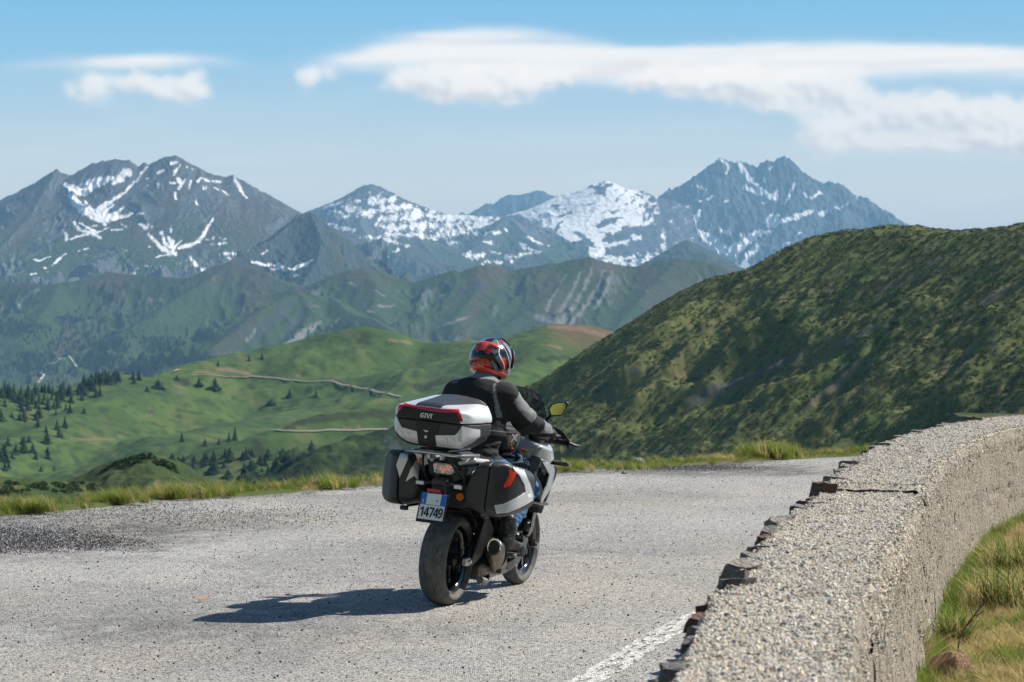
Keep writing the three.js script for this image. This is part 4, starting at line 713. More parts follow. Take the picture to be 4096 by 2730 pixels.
function rockGeometry(seed, detail, rough) {
  let g = mergeVertices(new THREE.IcosahedronGeometry(1, detail).deleteAttribute('normal').deleteAttribute('uv')); const p = g.attributes.position, cut = [];
  for (let i = 0; i < 9; i++) { const v = new THREE.Vector3(rnd(i, seed, 1) - .5, rnd(i, seed, 2) - .5, rnd(i, seed, 3) - .5).normalize(); cut.push([v, .62 + .3 * rnd(i, seed, 4)]); }
  const v = new THREE.Vector3();
  for (let i = 0; i < p.count; i++) { v.fromBufferAttribute(p, i); for (const [n, d] of cut) { const e = v.dot(n) - d; if (e > 0) v.addScaledVector(n, -e); } v.multiplyScalar(1 + (rnd(i, seed, 5) - .5) * .1 * rough); p.setXYZ(i, v.x, v.y, v.z); }
  const uv = new Float32Array(p.count * 2); for (let i = 0; i < p.count; i++) { uv[i * 2] = p.getX(i) + p.getY(i) * .7; uv[i * 2 + 1] = p.getZ(i) + p.getY(i) * .7; } g.setAttribute('uv', new THREE.BufferAttribute(uv, 2));
  return toCreasedNormals(g, .35);
}
function rockMaterial(c, i) {
  const T = rockMaterial.t || (rockMaterial.t = (() => { const f = (x, y) => fbm(x / 40, y / 40, 5, 401); return [dataTex(256, (x, y) => { const v = .78 + f(x, y) * .5 + fbm(x / 8, y / 8, 3, 404) * .35; return [v, v, v]; }, true), dataTex(256, (x, y) => { const v = .5 + f(x, y) * .7 + fbm(x / 9, y / 9, 4, 405) * .4; return [v, v, v]; })]; })());
  const m = new THREE.MeshStandardMaterial({ color: new THREE.Color().setRGB(c[0] * 1.5, c[1] * 1.5, c[2] * 1.5), map: T[0], bumpMap: T[1], bumpScale: .02, roughness: .9 }); m.specularIntensity = .4; return m;
}
// field behind the wall
{
  const f = (x, z) => fieldY(x, z); f.d = 0; const P = [], Cc = [], I = [], nx = 80, Ds = []; for (let D = 3; D < 45; D += .12) Ds.push(D);
  for (const D of Ds) for (let i = 0; i < nx; i++) { const x = wallR(Math.min(D, 28)) - .1 + (i / (nx - 1)) ** 1.3 * 9, z = -D; P.push(x, f(x, z), z); const a = fbm(x / .5, z / .5, 4, 371); Cc.push(...mixc(mixc(C.grass, C.dry, sstep(-.2, .3, a)), C.soil, sstep(.2, .5, fbm(x / .2, z / .2, 3, 372)) * .6)); }
  for (let j = 0; j + 1 < Ds.length; j++) for (let i = 0; i + 1 < nx; i++) { const a = j * nx + i, b = a + 1, c = a + nx, d = c + 1; I.push(a, b, c, b, d, c); }
  const g = new THREE.BufferGeometry(); g.setAttribute('position', new THREE.Float32BufferAttribute(P, 3)); g.setAttribute('color', new THREE.Float32BufferAttribute(Cc, 3)); g.setIndex(I); g.computeVertexNormals();
  const m = new THREE.Mesh(g, M_land); m.name = 'field'; m.userData = { kind: 'structure' }; m.receiveShadow = true; scene.add(m);
}
// worn white edge line
{
  const P = [], I = [], Cc = [], UV = [], nx = 10; let rowsN = 0;
  for (let D = 9; D < 30; D += .05, rowsN++) for (let i = 0; i < nx; i++) { const x = wallL(D) - 1.05 - (15.6 - D) * .063 + (i / (nx - 1) - .5) * .2 + fbm(D / .3, i * .3, 3, 381) * .012, z = -D; P.push(x, roadY(x, z) + .004, z); UV.push(x / 3.1 + .37, z / 3.1); const w = fbm(x / .05, z / .12, 3, 382), t = 1.62 + w * .7; Cc.push(t * 1.02, t, t * .96); }
  for (let j = 0; j + 1 < rowsN; j++) for (let i = 0; i + 1 < nx; i++) { if (fbm(j * .22, i * .5, 3, 383) > .16) continue; const a = j * nx + i, b = a + 1, c = a + nx, d = c + 1; I.push(a, b, c, b, d, c); }
  const g = new THREE.BufferGeometry(); g.setAttribute('position', new THREE.Float32BufferAttribute(P, 3)); g.setAttribute('color', new THREE.Float32BufferAttribute(Cc, 3)); g.setAttribute('uv', new THREE.Float32BufferAttribute(UV, 2)); g.setIndex(I); g.computeVertexNormals();
  const m = new THREE.Mesh(g, M_road); m.name = 'road_marking'; m.userData = { kind: 'structure' }; m.receiveShadow = true; scene.add(m);
}
{ // loose dark chips where the surface has broken up
  const r = RNG(29), N = 34000, im = new THREE.InstancedMesh(new THREE.TetrahedronGeometry(1), new THREE.MeshStandardMaterial({ roughness: .9 }), N), mx = new THREE.Matrix4(), q = new THREE.Quaternion(), e = new THREE.Euler(), c = new THREE.Color();
  const spots = [[5, 538, 110, 13, .34], [50, 542, 90, 9, .14], [700, 468, 60, 3, .10], [180, 515, 160, 14, .12]];
  for (let i = 0; i < N; i++) {
    let p, u = r(), k = 0; while (k < spots.length && u > spots[k][4]) u -= spots[k++][4];
    if (k < spots.length) { const s = spots[k]; p = ground(s[0] + (r() + r() + r() - 1.5) * s[2], s[1] + (r() + r() + r() - 1.5) * s[3]); } else { const D = 9 + 26 * r(), x0 = edgeX(D); p = new THREE.Vector3(r() < .35 ? x0 + .05 + .9 * r() * r() : lerp(Math.max(x0, -D * .22), Math.min(wallL(D) - .1, D * .22), r()), 0, -D); }
    const s = .004 + .009 * r() * r(), t = r() < .72 ? .035 + .05 * r() : .3 + .25 * r(); mx.compose(new THREE.Vector3(p.x, roadY(p.x, p.z) + s * .35, p.z), q.setFromEuler(e.set(r() * 6, r() * 6, r() * 6)), new THREE.Vector3(s, s * .8, s)); im.setMatrixAt(i, mx); im.setColorAt(i, c.setRGB(t, t, t * 1.03));
  }
  im.name = 'gravel'; im.userData = { kind: 'stuff' }; im.castShadow = im.receiveShadow = true; scene.add(im);
}
// ---------------------------------------------------------------- vegetation
const M_leaf = new THREE.MeshPhysicalMaterial({ color: 0xffffff, roughness: .95, transmission: .42, thickness: 0, side: THREE.DoubleSide, name: 'grass_blade' }); M_leaf.specularIntensity = .3;
const M_bush = new THREE.MeshStandardMaterial({ color: 0xffffff, roughness: 1, side: THREE.DoubleSide, name: 'bush_leaf' }); M_bush.specularIntensity = .2;
// a clump of bent, tapering blades
function clump(seed, n, h, spread, lean) {
  const r = RNG(seed), P = [], I = [];
  for (let i = 0; i < n; i++) {
    const a = r() * 6.283, d = Math.sqrt(r()) * spread, x = Math.cos(a) * d, z = Math.sin(a) * d, L = h * (.45 + .75 * r()), w = (.0022 + .0022 * r()) * (h / .16) ** .35, b = r() * 6.283, bend = lean * (.3 + r()), ca = Math.cos(b), sa = Math.sin(b), o = P.length / 3;
    for (let k = 0; k < 3; k++) { const t = k / 3, y = L * t * (1 - .12 * t * bend), f = L * bend * t * t, ww = w * (1 - t * .55); P.push(x + ca * f - sa * ww, y, z + sa * f + ca * ww, x + ca * f + sa * ww, y, z + sa * f - ca * ww); }
    P.push(x + ca * L * bend, L * (1 - .12 * bend), z + sa * L * bend);
    for (let k = 0; k < 2; k++) { const q = o + 2 * k; I.push(q, q + 1, q + 2, q + 1, q + 3, q + 2); } I.push(o + 4, o + 5, o + 6);
  }
  const g = new THREE.BufferGeometry(); g.setAttribute('position', new THREE.Float32BufferAttribute(P, 3)); g.setIndex(I); g.computeVertexNormals(); return g;
}
// a mound of leaf clumps
function leafMound(seed, n, flat = .7, size = .22) {
  const r = RNG(seed), P = [], I = [];
  for (let i = 0; i < n; i++) {
    const u = r() * 6.283, v = Math.acos(1 - r() * 1.15), q = .55 + .45 * Math.sqrt(r()), c = V3(Math.sin(v) * Math.cos(u) * q, Math.cos(v) * q * flat, Math.sin(v) * Math.sin(u) * q), s = size * (.6 + .8 * r()), a = V3(r() - .5, r() - .5, r() - .5).normalize(), b = V3(r() - .5, r() - .2, r() - .5).cross(a).normalize(), o = P.length / 3;
    for (const [m, k] of [[-1, -.5], [1, -.4], [.2, 1]]) P.push(c.x + a.x * s * m + b.x * s * k, Math.max(-.05, c.y + a.y * s * m + b.y * s * k), c.z + a.z * s * m + b.z * s * k); I.push(o, o + 1, o + 2);
  }
  const g = new THREE.BufferGeometry(); g.setAttribute('position', new THREE.Float32BufferAttribute(P, 3)); g.setIndex(I); g.computeVertexNormals(); return g;
}
function V3(x, y, z) { return new THREE.Vector3(x, y, z); }
function scatter(name, geo, mat, items, parent = scene) {     // items: [x, y, z, turn, sx, sy, r, g, b, tilt]
  const im = new THREE.InstancedMesh(geo, mat, items.length), m = new THREE.Matrix4(), q = new THREE.Quaternion(), e = new THREE.Euler(), c = new THREE.Color();
  items.forEach((t, i) => { m.compose(V3(t[0], t[1], t[2]), q.setFromEuler(e.set(t[9] || 0, t[3], (t[9] || 0) * .6)), V3(t[4], t[5], t[4])); im.setMatrixAt(i, m); im.setColorAt(i, c.setRGB(t[6], t[7], t[8])); });
  im.name = numbered(name); im.userData = { kind: 'stuff' }; im.castShadow = im.receiveShadow = true; parent.add(im); return im;
}
const GR = [[.19, .27, .040], [.14, .215, .032], [.23, .30, .05], [.28, .29, .075], [.52, .42, .18], [.60, .50, .26], [.36, .27, .13]];
const tint = (k, r) => { const c = GR[k], f = .8 + .45 * r; return [c[0] * f, c[1] * f, c[2] * f]; };
const blades = [clump(1, 16, .16, .05, .5), clump(2, 14, .20, .06, .7), clump(3, 18, .12, .06, .35), clump(4, 22, .24, .05, .9)];
{ // verge along the road
  const r = RNG(41), sets = [[], [], [], []];
  for (let i = 0; i < 24000; i++) {
    const D = 19.5 + 28 * r(), o = -.05 + 1.15 * r() ** 1.2, x0 = edgeX(D), x = x0 - o * .83, z = -D - o * .55, n = fbm(x / .7, z / .7, 3, 601), n2_ = fbm(x / 2.2, z / 2.2, 2, 602);
    if (o < .12 && n < .05) continue; if (n2_ < -.28 && r() < .7) continue;
    const k = n > .22 ? (r() < .55 ? 4 : 5) : r() < .08 ? 6 : r() < .12 ? 4 : Math.floor(r() * 4), c = tint(k, r()), s = (.20 + .30 * r() + Math.max(0, n2_) * .4) * (o < .25 ? .7 : 1), j = Math.floor(r() * 4);
    sets[j].push([x, vergeY(x, z, o) - .01, z, r() * 6.28, s, s * (.8 + .4 * r()), ...c, (r() - .5) * .3]);
  }
  for (const [px, py, n, h] of [[795, 455, 60, 1.1], [806, 454, 40, .9], [560, 471, 26, .55], [600, 467, 30, .6], [670, 466, 26, .5], [215, 494, 40, .7], [255, 492, 30, .65], [368, 484, 40, .75], [160, 499, 40, .65], [70, 508, 50, .7], [20, 511, 40, .65]]) for (let i = 0; i < n; i++) { const p = ground(px + (r() + r() - 1) * 34, py + (r() - .5) * 2, .08); p.x -= .42; p.z -= .3; sets[3].push([p.x, .02, p.z, r() * 6.28, h * (.6 + .6 * r()), h * (.7 + .5 * r()), ...tint(r() < .25 ? 4 : Math.floor(r() * 4), r()), (r() - .5) * .4]); }
  sets.forEach((s, i) => scatter('grass', blades[i], M_leaf, s));
}
{ // field behind the wall
  const r = RNG(43), sets = [[], [], [], []];
  for (let i = 0; i < 52000; i++) {
    const D = 8.5 + 16 * r() ** 1.1, x = wallR(D) + .02 + r() ** 1.25 * (D * .5 - wallR(D) + .4), z = -D; if (x / D > .232) continue;
    const n = fbm(x / .45, z / .45, 3, 611), m = fbm(x / 1.6, z / 1.6, 2, 612), near = x - wallR(D) < .12;
    const k = n + m * .6 > -.14 && !near ? (r() < .5 ? 4 : r() < .6 ? 5 : 6) : n > .0 && r() < .25 ? 3 : Math.floor(r() * 4), c = tint(k, r()), s = (k > 3 ? .30 : .24) + .24 * r() + (near ? .10 : 0);
    sets[Math.floor(r() * 4)].push([x, fieldY(x, z) - .01, z, r() * 6.28, s * 1.1, s * (k > 3 ? .55 + .3 * r() : .75 + .4 * r()), ...c, (r() - .5) * (k > 3 ? 1.2 : .5)]);
  }
  sets.forEach((s, i) => scatter('grass', blades[i], M_leaf, s));
  // tussocks one can tell apart
  const tuss = (px, py, rad, hgt, mix, label) => {
    const p = ground(px, py, .24), y = fieldY(p.x, p.z), g = new THREE.Group(); g.name = numbered('grass_tussock'); g.position.set(p.x, y - .01, p.z); scene.add(g); g.userData = { label, category: 'grass tussock', group: 'grass tussocks behind the wall' };
    for (const [name, k, n, hh, sp, ln] of [['green_blades', 1, 150, hgt, rad * .45, .75], ['dry_blades', 4, Math.round(190 * mix), hgt * .9, rad * .6, 1.15]]) { const geo = clump(px + k, n, hh, sp, ln), c = GR[k], mt = M_leaf.clone(); mt.color.setRGB(c[0] * .9, c[1] * .95, c[2]); const m = new THREE.Mesh(geo, mt); m.name = name; m.castShadow = m.receiveShadow = true; g.add(m); }
  };
  tuss(899, 668, .22, .30, 1.5, 'straw coloured grass tussock against the wall foot at the bottom of the picture'); tuss(957, 640, .15, .24, .8, 'grass tussock with arching blades beside the dry twig'); tuss(1004, 604, .34, .30, 1.6, 'broad brownish grass tussock right of the wall, lower of two'); tuss(1010, 570, .32, .30, 1.6, 'broad brownish grass tussock right of the wall, upper of two'); tuss(944, 606, .12, .2, .5, 'green grass tuft growing at the foot of the wall face');
  const rk = (px, py, s, c, seed, label) => { const p = ground(px, py, .24), m = new THREE.Mesh(rockGeometry(seed, 3, .5), rockMaterial(c, 0)); m.name = numbered('rock'); m.position.set(p.x, fieldY(p.x, p.z) + s[1] * .25, p.z); m.scale.set(...s); m.rotation.y = seed; m.castShadow = m.receiveShadow = true; m.userData = { label, category: 'rock', group: 'rocks in the grass' }; scene.add(m); };
  rk(950, 679, [.16, .11, .13], [.36, .23, .14], 61, 'flat orange brown rock in the grass by the wall'); rk(926, 657, [.07, .045, .06], [.25, .17, .15], 62, 'small pinkish rock half hidden in the grass'); rk(986, 672, [.09, .02, .03], [.36, .27, .17], 64, 'low sliver of pale rock beside the orange brown rock');
  const tw = [[958, 656], [959, 640], [965, 626], [972, 616], [979, 606], [985, 599]].map(([x, y], i) => { const b = ground(958, 656, .24); const q = at(x, y, -b.z); return [q.x, q.y, q.z + i * .01]; });
  const tg = new THREE.Group(); tg.name = 'twig'; scene.add(tg); tg.userData = { label: 'thin dry twig standing up from the grass behind the wall', category: 'twig' }; const mt = new THREE.MeshStandardMaterial({ color: new THREE.Color().setRGB(.15, .11, .09), roughness: .9 });
  const tb = (pts, r, name) => { const m = new THREE.Mesh(new THREE.TubeGeometry(new THREE.CatmullRomCurve3(pts.map((p) => V3(...p))), 20, r, 6), mt); m.name = name; m.castShadow = true; tg.add(m); }; tb(tw, .0045, 'stem'); for (const [i, dx, dy] of [[3, .05, .03], [3, -.02, .05], [4, .04, .05], [2, .03, .035]]) tb([tw[i], [tw[i][0] + dx * .6, tw[i][1] + dy * .5, tw[i][2] + .01], [tw[i][0] + dx, tw[i][1] + dy, tw[i][2] + .02]], .0028, 'side_shoot');
}
{ // small stones and a leaf on the road, weeds in its edge
  const st = (px, py, s, c, label) => { const p = ground(px, py, 0), m = new THREE.Mesh(rockGeometry(Math.round(px), 1, .5), rockMaterial(c, 0)); m.name = numbered('stone'); m.position.set(p.x, s * .3, p.z); m.scale.set(s, s * .7, s * .9); m.castShadow = m.receiveShadow = true; m.userData = { label, category: 'stone', group: 'loose stones by the road edge' }; scene.add(m); };
  st(637, 466.5, .13, [.42, .40, .37], 'pale flat stone in the verge grass beyond the road'); st(624.5, 474, .045, [.36, .30, .22], 'small tan stone lying on the road near the verge');
  const p = ground(202, 602, 0), s = new THREE.Shape(); s.moveTo(-.05, 0); s.quadraticCurveTo(-.02, .03, .02, .015); s.lineTo(.05, .02); s.lineTo(.03, 0); s.lineTo(.055, -.012); s.quadraticCurveTo(0, -.03, -.05, 0); const g = new THREE.ExtrudeGeometry(s, { depth: .002, bevelEnabled: false }); g.rotateX(-1.2); const m = new THREE.Mesh(g, new THREE.MeshStandardMaterial({ color: new THREE.Color().setRGB(.5, .24, .10), roughness: .8 })); m.name = 'dead_leaf'; m.position.set(p.x, .022, p.z); m.userData = { label: 'orange dead leaf on the road near the tip of the shadow', category: 'leaf' }; m.castShadow = true; scene.add(m);
}
{ // heath and shrubs on the great hillside
  const r = RNG(51), mounds = [leafMound(11, 46, .6, .26), leafMound(12, 40, .75, .28), leafMound(13, 34, .5, .3)], sets = [[], [], []], f = mtn.right;
  const cols = [[.072, .098, .032], [.084, .110, .036], [.114, .140, .044], [.140, .152, .054], [.152, .146, .062], [.126, .160, .046], [.058, .078, .028]];
  for (let i = 0; i < 90000; i++) {
    const z = -(430 + 440 * r()), x = lerp(-40, 300, r()); if (x / -z > .235 || x / -z < -.03) continue; const u = x * .45 + z * .89, v = -x * .89 + z * .45, n = fbm(u / 12, v / 34, 4, 621), y = f(x, z); if (mtn.rightRock(x, y, z) > -.25 && r() < .85) continue;
    const dk = n > .08 ? .55 : .10, k = r() < dk ? (r() < .5 ? 0 : r() < .5 ? 1 : 6) : 2 + Math.floor(r() * 4), c = cols[k], q = .75 + .5 * r(), s = (k < 2 || k === 6 ? .35 + .6 * r() * r() : .3 + .45 * r()) * (r() < .01 ? 1.9 : 1);
    sets[Math.floor(r() * 3)].push([x, y - s * .1, z, r() * 6.28, s, s * (.7 + .4 * r()), c[0] * q, c[1] * q, c[2] * q]);
  }
  sets.forEach((s, i) => scatter('heath', mounds[i], M_bush, s));
}
// conifers
function spruceGeo(seed, H, Rr, loose) {
  const r = RNG(seed), P = [], I = [], Lv = 11;
  for (let l = 0; l < Lv; l++) { const t = l / Lv, y = H * (.10 + .9 * t), R0 = Rr * (1 - t) ** .85 * (.85 + .3 * r()) + .05, n = 9; for (let k = 0; k < n; k++) { const a = (k + r() * .8) / n * 6.283, R1 = R0 * (.6 + .6 * r()) * (1 + loose * (r() - .5)), o = P.length / 3, dr = R1 * (.35 + .3 * r()), w = .42; P.push(0, y + H * .075, 0, Math.cos(a - w) * R1 * .75, y - dr * .5, Math.sin(a - w) * R1 * .75, Math.cos(a) * R1, y - dr, Math.sin(a) * R1, Math.cos(a + w) * R1 * .75, y - dr * .5, Math.sin(a + w) * R1 * .75); I.push(o, o + 1, o + 2, o, o + 2, o + 3); } }
  P.push(0, H * 1.04, 0, .06, H * .9, 0, -.05, H * .9, .05); const o = P.length / 3 - 3; I.push(o, o + 1, o + 2); const g = new THREE.BufferGeometry(); g.setAttribute('position', new THREE.Float32BufferAttribute(P, 3)); g.setIndex(I); g.computeVertexNormals(); return g;
}
{
  const crowns = [spruceGeo(1, 6, 1.7, .3), spruceGeo(2, 7.5, 1.9, .4), spruceGeo(3, 5, 1.9, .5)], trunk = new THREE.CylinderGeometry(.08, .16, 1.6, 6).translate(0, .5, 0), mT = new THREE.MeshStandardMaterial({ color: new THREE.Color().setRGB(.08, .06, .045), roughness: 1 }), mC = [[.022, .042, .018], [.028, .050, .020], [.036, .058, .022]].map((c) => { const m = new THREE.MeshStandardMaterial({ color: new THREE.Color().setRGB(...c), roughness: 1, side: THREE.DoubleSide }); m.specularIntensity = .2; return m; });
  const protos = crowns.map((g, i) => { const t = new THREE.Group(), c = new THREE.Mesh(g, mC[i]), k = new THREE.Mesh(trunk, mT); c.name = 'crown'; k.name = 'trunk'; c.castShadow = c.receiveShadow = true; t.add(k, c); return t; });
  const r = RNG(71); let n = 0; const ranks = new Map();
  const tree = (p, s, label, group, sq = 1) => { if (!p) return; const t = protos[Math.floor(r() * 3)].clone(); t.name = numbered('spruce_tree'); t.position.copy(p); t.position.y -= .3; s *= 1.12; t.scale.set(s * sq * 1.35, s, s * sq * 1.35); t.rotation.y = r() * 6.28; t.userData = { label, category: 'tree', group }; scene.add(t); n++; if (!group.startsWith('lone')) { if (!ranks.has(group)) ranks.set(group, []); ranks.get(group).push(t); } };
  const G1 = 'spruces along the left crest of the meadow hill', L1 = 'dark spruce along the left crest of the meadow', G2 = 'spruces scattered on the slope at the left', L2 = 'dark spruce scattered on the green left slope', G3 = 'spruces in the dip below the meadow', L3 = 'dark spruce in the wooded dip below the meadow';
  for (let i = 0; i < 92; i++) { const u = r(), px = -3 + 124 * u ** 1.05, top = px < 72 ? 389.5 - px * .03 : px < 96 ? lerp(387, 381, (px - 72) / 24) : 376; tree(mtn.meadowMeet(px, top + 3 + r() * (px < 90 ? 13 : 6) * (r() < .7 ? 1 : .5)), .75 + .55 * r(), L1, G1); }
  for (const [px, py] of [[84, 385], [88, 383], [92, 384], [96, 382], [100, 381.5], [105, 380], [112, 380], [133, 379.5], [139, 380], [134, 383.5], [80, 392], [70, 396], [62, 398], [96, 397], [100, 396]]) tree(mtn.meadowMeet(px, py), .8 + .4 * r(), L1, G1);
  for (const [px, py, s] of [[14, 402, 1], [5, 406, .8], [20, 407, .8], [27, 405, .8], [36, 408, .9], [28, 410, 1], [22, 411, 1], [48, 409, 1.1], [54, 408, .9], [58, 407, 1], [70, 413.5, .9], [66, 410, .7], [84, 413.5, .8], [39, 417, 1.2], [36, 420, .9], [24, 417, 1], [20, 420, .8], [12, 417, .7], [25, 420.5, .8], [1, 420, 1.4], [38, 427, .8], [65, 427.5, .9], [57, 430, .8], [46, 432, .7], [47, 443, 1.1], [59, 437.5, .9], [62, 438, .7], [29, 442, .8], [22, 444, .8], [8, 446, .8], [24, 452, 1.2], [33, 452.5, 1.1], [16, 454, .9], [5, 462, 1.4], [1, 461, 1.4], [47, 453, .7], [48, 459, .9], [41, 471, .6], [54, 471, .5], [36, 459, .6], [9, 468, .6], [12, 458, .7], [3, 456, .9], [5, 470, .8], [56, 415, .7]]) tree(mtn.meadowMeet(px, py), s * 1.05, L2, G2);
  for (let i = 0; i < 62; i++) { const px = 168 + 165 * r(), base = lerp(466, 458, (px - 168) / 165); tree(mtn.meadowMeet(px, base - 8 + 24 * r() ** 1.2), .42 + .45 * r(), L3, G3, 1.5); }
  const lone = [[249, 360.5, .7, 'lone spruce low on the upper meadow, left of two'], [262, 359, .8, 'lone spruce low on the upper meadow, right of two'], [218, 366, .6, 'single small spruce above the bare earth bank'], [158, 388, 1, 'wide dark spruce below the track, left of the scrub patch', 2.1], [147, 391.5, .7, 'smaller dark spruce left of the wide one below the track', 1.6], [199, 385.5, .95, 'dark spruce below the bare earth bank, left of two', 1.6], [215, 389, 1.35, 'large dark spruce below the bare earth bank, right of two', 1.4], [177, 379.5, .7, 'small dark spruce right at the scrub patch below the track', 1.4], [290, 397, 1.25, 'tall dark spruce standing alone on the lower meadow', .9], [271, 404.5, .8, 'low wide spruce on the lower meadow', 2.4], [316, 397, .8, 'faint spruce on the lower meadow by the track', .8], [182, 442, .8, 'spruce on the low rise, leftmost of the scattered five', 1], [205, 446, .9, 'spruce on the low rise, second of the scattered five', .9], [219, 445, .9, 'spruce on the low rise, third of the scattered five', .8], [229, 442, .8, 'spruce on the low rise, fourth of the scattered five', .8], [235, 441, 1.1, 'spruce on the low rise, last and tallest of the scattered five', .8]];
  for (const [px, py, s, label, sq] of lone) tree(mtn.meadowMeet(px, py), s, label, 'lone spruces on the meadow', sq || 1);
  ranks.forEach(rankLabels);
  // the far woods on the slopes beyond read as one mass
  const far = [], fr = RNG(73), patches = [[20, 330, 34, 12, 130], [25, 365, 36, 14, 190], [70, 320, 18, 6, 60], [112, 346, 22, 9, 110], [160, 344, 24, 9, 90], [100, 362, 24, 10, 120], [185, 360, 34, 9, 150], [205, 336, 12, 9, 50], [140, 370, 30, 8, 130], [230, 362, 26, 6, 90], [60, 340, 40, 26, 120], [120, 330, 60, 30, 110], [330, 332, 40, 10, 60]];
  for (const [cx, cy, rx, ry, k] of patches) for (let i = 0; i < k; i++) { const p = mtn.lowerMeet(cx + (fr() + fr() - 1) * rx, cy + (fr() + fr() - 1) * ry); if (!p) continue; const q = .8 + .5 * fr(), s = 1.1 + .9 * fr(); far.push([p.x, p.y - .5, p.z, fr() * 6, s * 1.25, s, .020 * q, .040 * q, .018 * q]); }
  scatter('forest', crowns[0], M_bush, far);
}
// things of one row are told apart by their place in it, counted from the left of the picture
function rankLabels(list) { list.sort((a, b) => a.position.x / -a.position.z - b.position.x / -b.position.z).forEach((o, i) => { const k = i + 1, e = k % 10 === 1 && k % 100 !== 11 ? 'st' : k % 10 === 2 && k % 100 !== 12 ? 'nd' : k % 10 === 3 && k % 100 !== 13 ? 'rd' : 'th'; o.userData.label += ', ' + (k === 1 ? 'leftmost' : k === list.length ? 'rightmost' : k + e + ' from the left'); }); }
{ // bushes on the knoll and below the verge
  const mound = [leafMound(31, 220, .85, .15), leafMound(32, 200, .7, .17)], r = RNG(81), mats = [[.045, .075, .020], [.035, .060, .018], [.065, .095, .026]].map((c) => { const m = new THREE.MeshStandardMaterial({ color: new THREE.Color().setRGB(...c), roughness: 1, side: THREE.DoubleSide }); m.specularIntensity = .2; return m; });
  const bush = (px, py, s, label) => { const p = mtn.knollMeet(px, py); if (!p) return; const m = new THREE.Mesh(mound[Math.floor(r() * 2)], mats[Math.floor(r() * 3)]); m.name = numbered('bush'); m.position.copy(p); m.position.y -= .2; m.scale.set(s, s * (.8 + .3 * r()), s); m.rotation.y = r() * 6.28; m.castShadow = m.receiveShadow = true; m.userData = { label, category: 'bush', group: label.includes('knoll') ? 'bushes on the knoll' : 'bushes along the low edge at the left' }; scene.add(m); (label.includes('knoll') ? lists[0] : lists[1]).push(m); };
  const lists = [[], []];
  const K = 'dark green bush on top of the knoll', E = 'dark bush in the low thicket behind the verge';
  for (const [px, py, s] of [[111, 467, 1.0], [117, 464, .9], [123, 461.5, 1], [129, 459.5, 1], [136, 458, 1.2], [142, 457, 1.2], [147, 456, 1.3], [151, 458, 1.1], [130, 464, 1.1], [138, 463, 1.0], [120, 467, .9], [157, 463, 1], [163, 464, 1.2], [168, 466, 1.5], [171, 469, 1.1], [104, 471, .8], [128, 487, .8], [176, 472, .6]]) bush(px, py, s, K);
  for (let i = 0; i < 44; i++) bush(95 * r(), 483 + 9 * r(), .5 + .6 * r(), E);
  lists.forEach(rankLabels);
}
// ---------------------------------------------------------------- modelling tools
const font = await new FontLoader().loadAsync('fonts/droid/droid_sans_bold.typeface.json');
const V = (x, y, z) => new THREE.Vector3(x, y, z);
const smax = (a, b, k) => { const h = Math.max(k - Math.abs(a - b), 0) / k; return Math.max(a, b) + h * h * k * .25; };
const smin = (a, b, k) => { const h = Math.max(k - Math.abs(a - b), 0) / k; return Math.min(a, b) - h * h * k * .25; };
const cap = (x, y, z, a, b, ra, rb) => {                     // tapered capsule between a and b
  const ex = b[0] - a[0], ey = b[1] - a[1], ez = b[2] - a[2], t = clamp(((x - a[0]) * ex + (y - a[1]) * ey + (z - a[2]) * ez) / (ex * ex + ey * ey + ez * ez), 0, 1);
  const dx = x - a[0] - ex * t, dy = y - a[1] - ey * t, dz = z - a[2] - ez * t; return Math.sqrt(dx * dx + dy * dy + dz * dz) - (ra + (rb - ra) * t);
};
const ell = (x, y, z, c, r) => { const u = (x - c[0]) / r[0], v = (y - c[1]) / r[1], w = (z - c[2]) / r[2], k = Math.sqrt(u * u + v * v + w * w); return (k - 1) * Math.min(r[0], r[1], r[2]); };
const rbox = (x, y, z, c, h, r) => { const a = Math.abs(x - c[0]) - h[0] + r, b = Math.abs(y - c[1]) - h[1] + r, d = Math.abs(z - c[2]) - h[2] + r; return Math.min(Math.max(a, b, d), 0) + Math.hypot(Math.max(a, 0), Math.max(b, 0), Math.max(d, 0)) - r; };
// planes [nx, ny, nz, point] cut a convex body; k rounds its edges
const hullOf = (planes, k) => { const P = planes.map(([n, p]) => { const l = Math.hypot(...n); return [n[0] / l, n[1] / l, n[2] / l, (n[0] * p[0] + n[1] * p[1] + n[2] * p[2]) / l]; }); return (x, y, z) => { let d = -9; for (const q of P) { const v = q[0] * x + q[1] * y + q[2] * z - q[3]; d = d === -9 ? v : smax(d, v, k); } return d; }; };
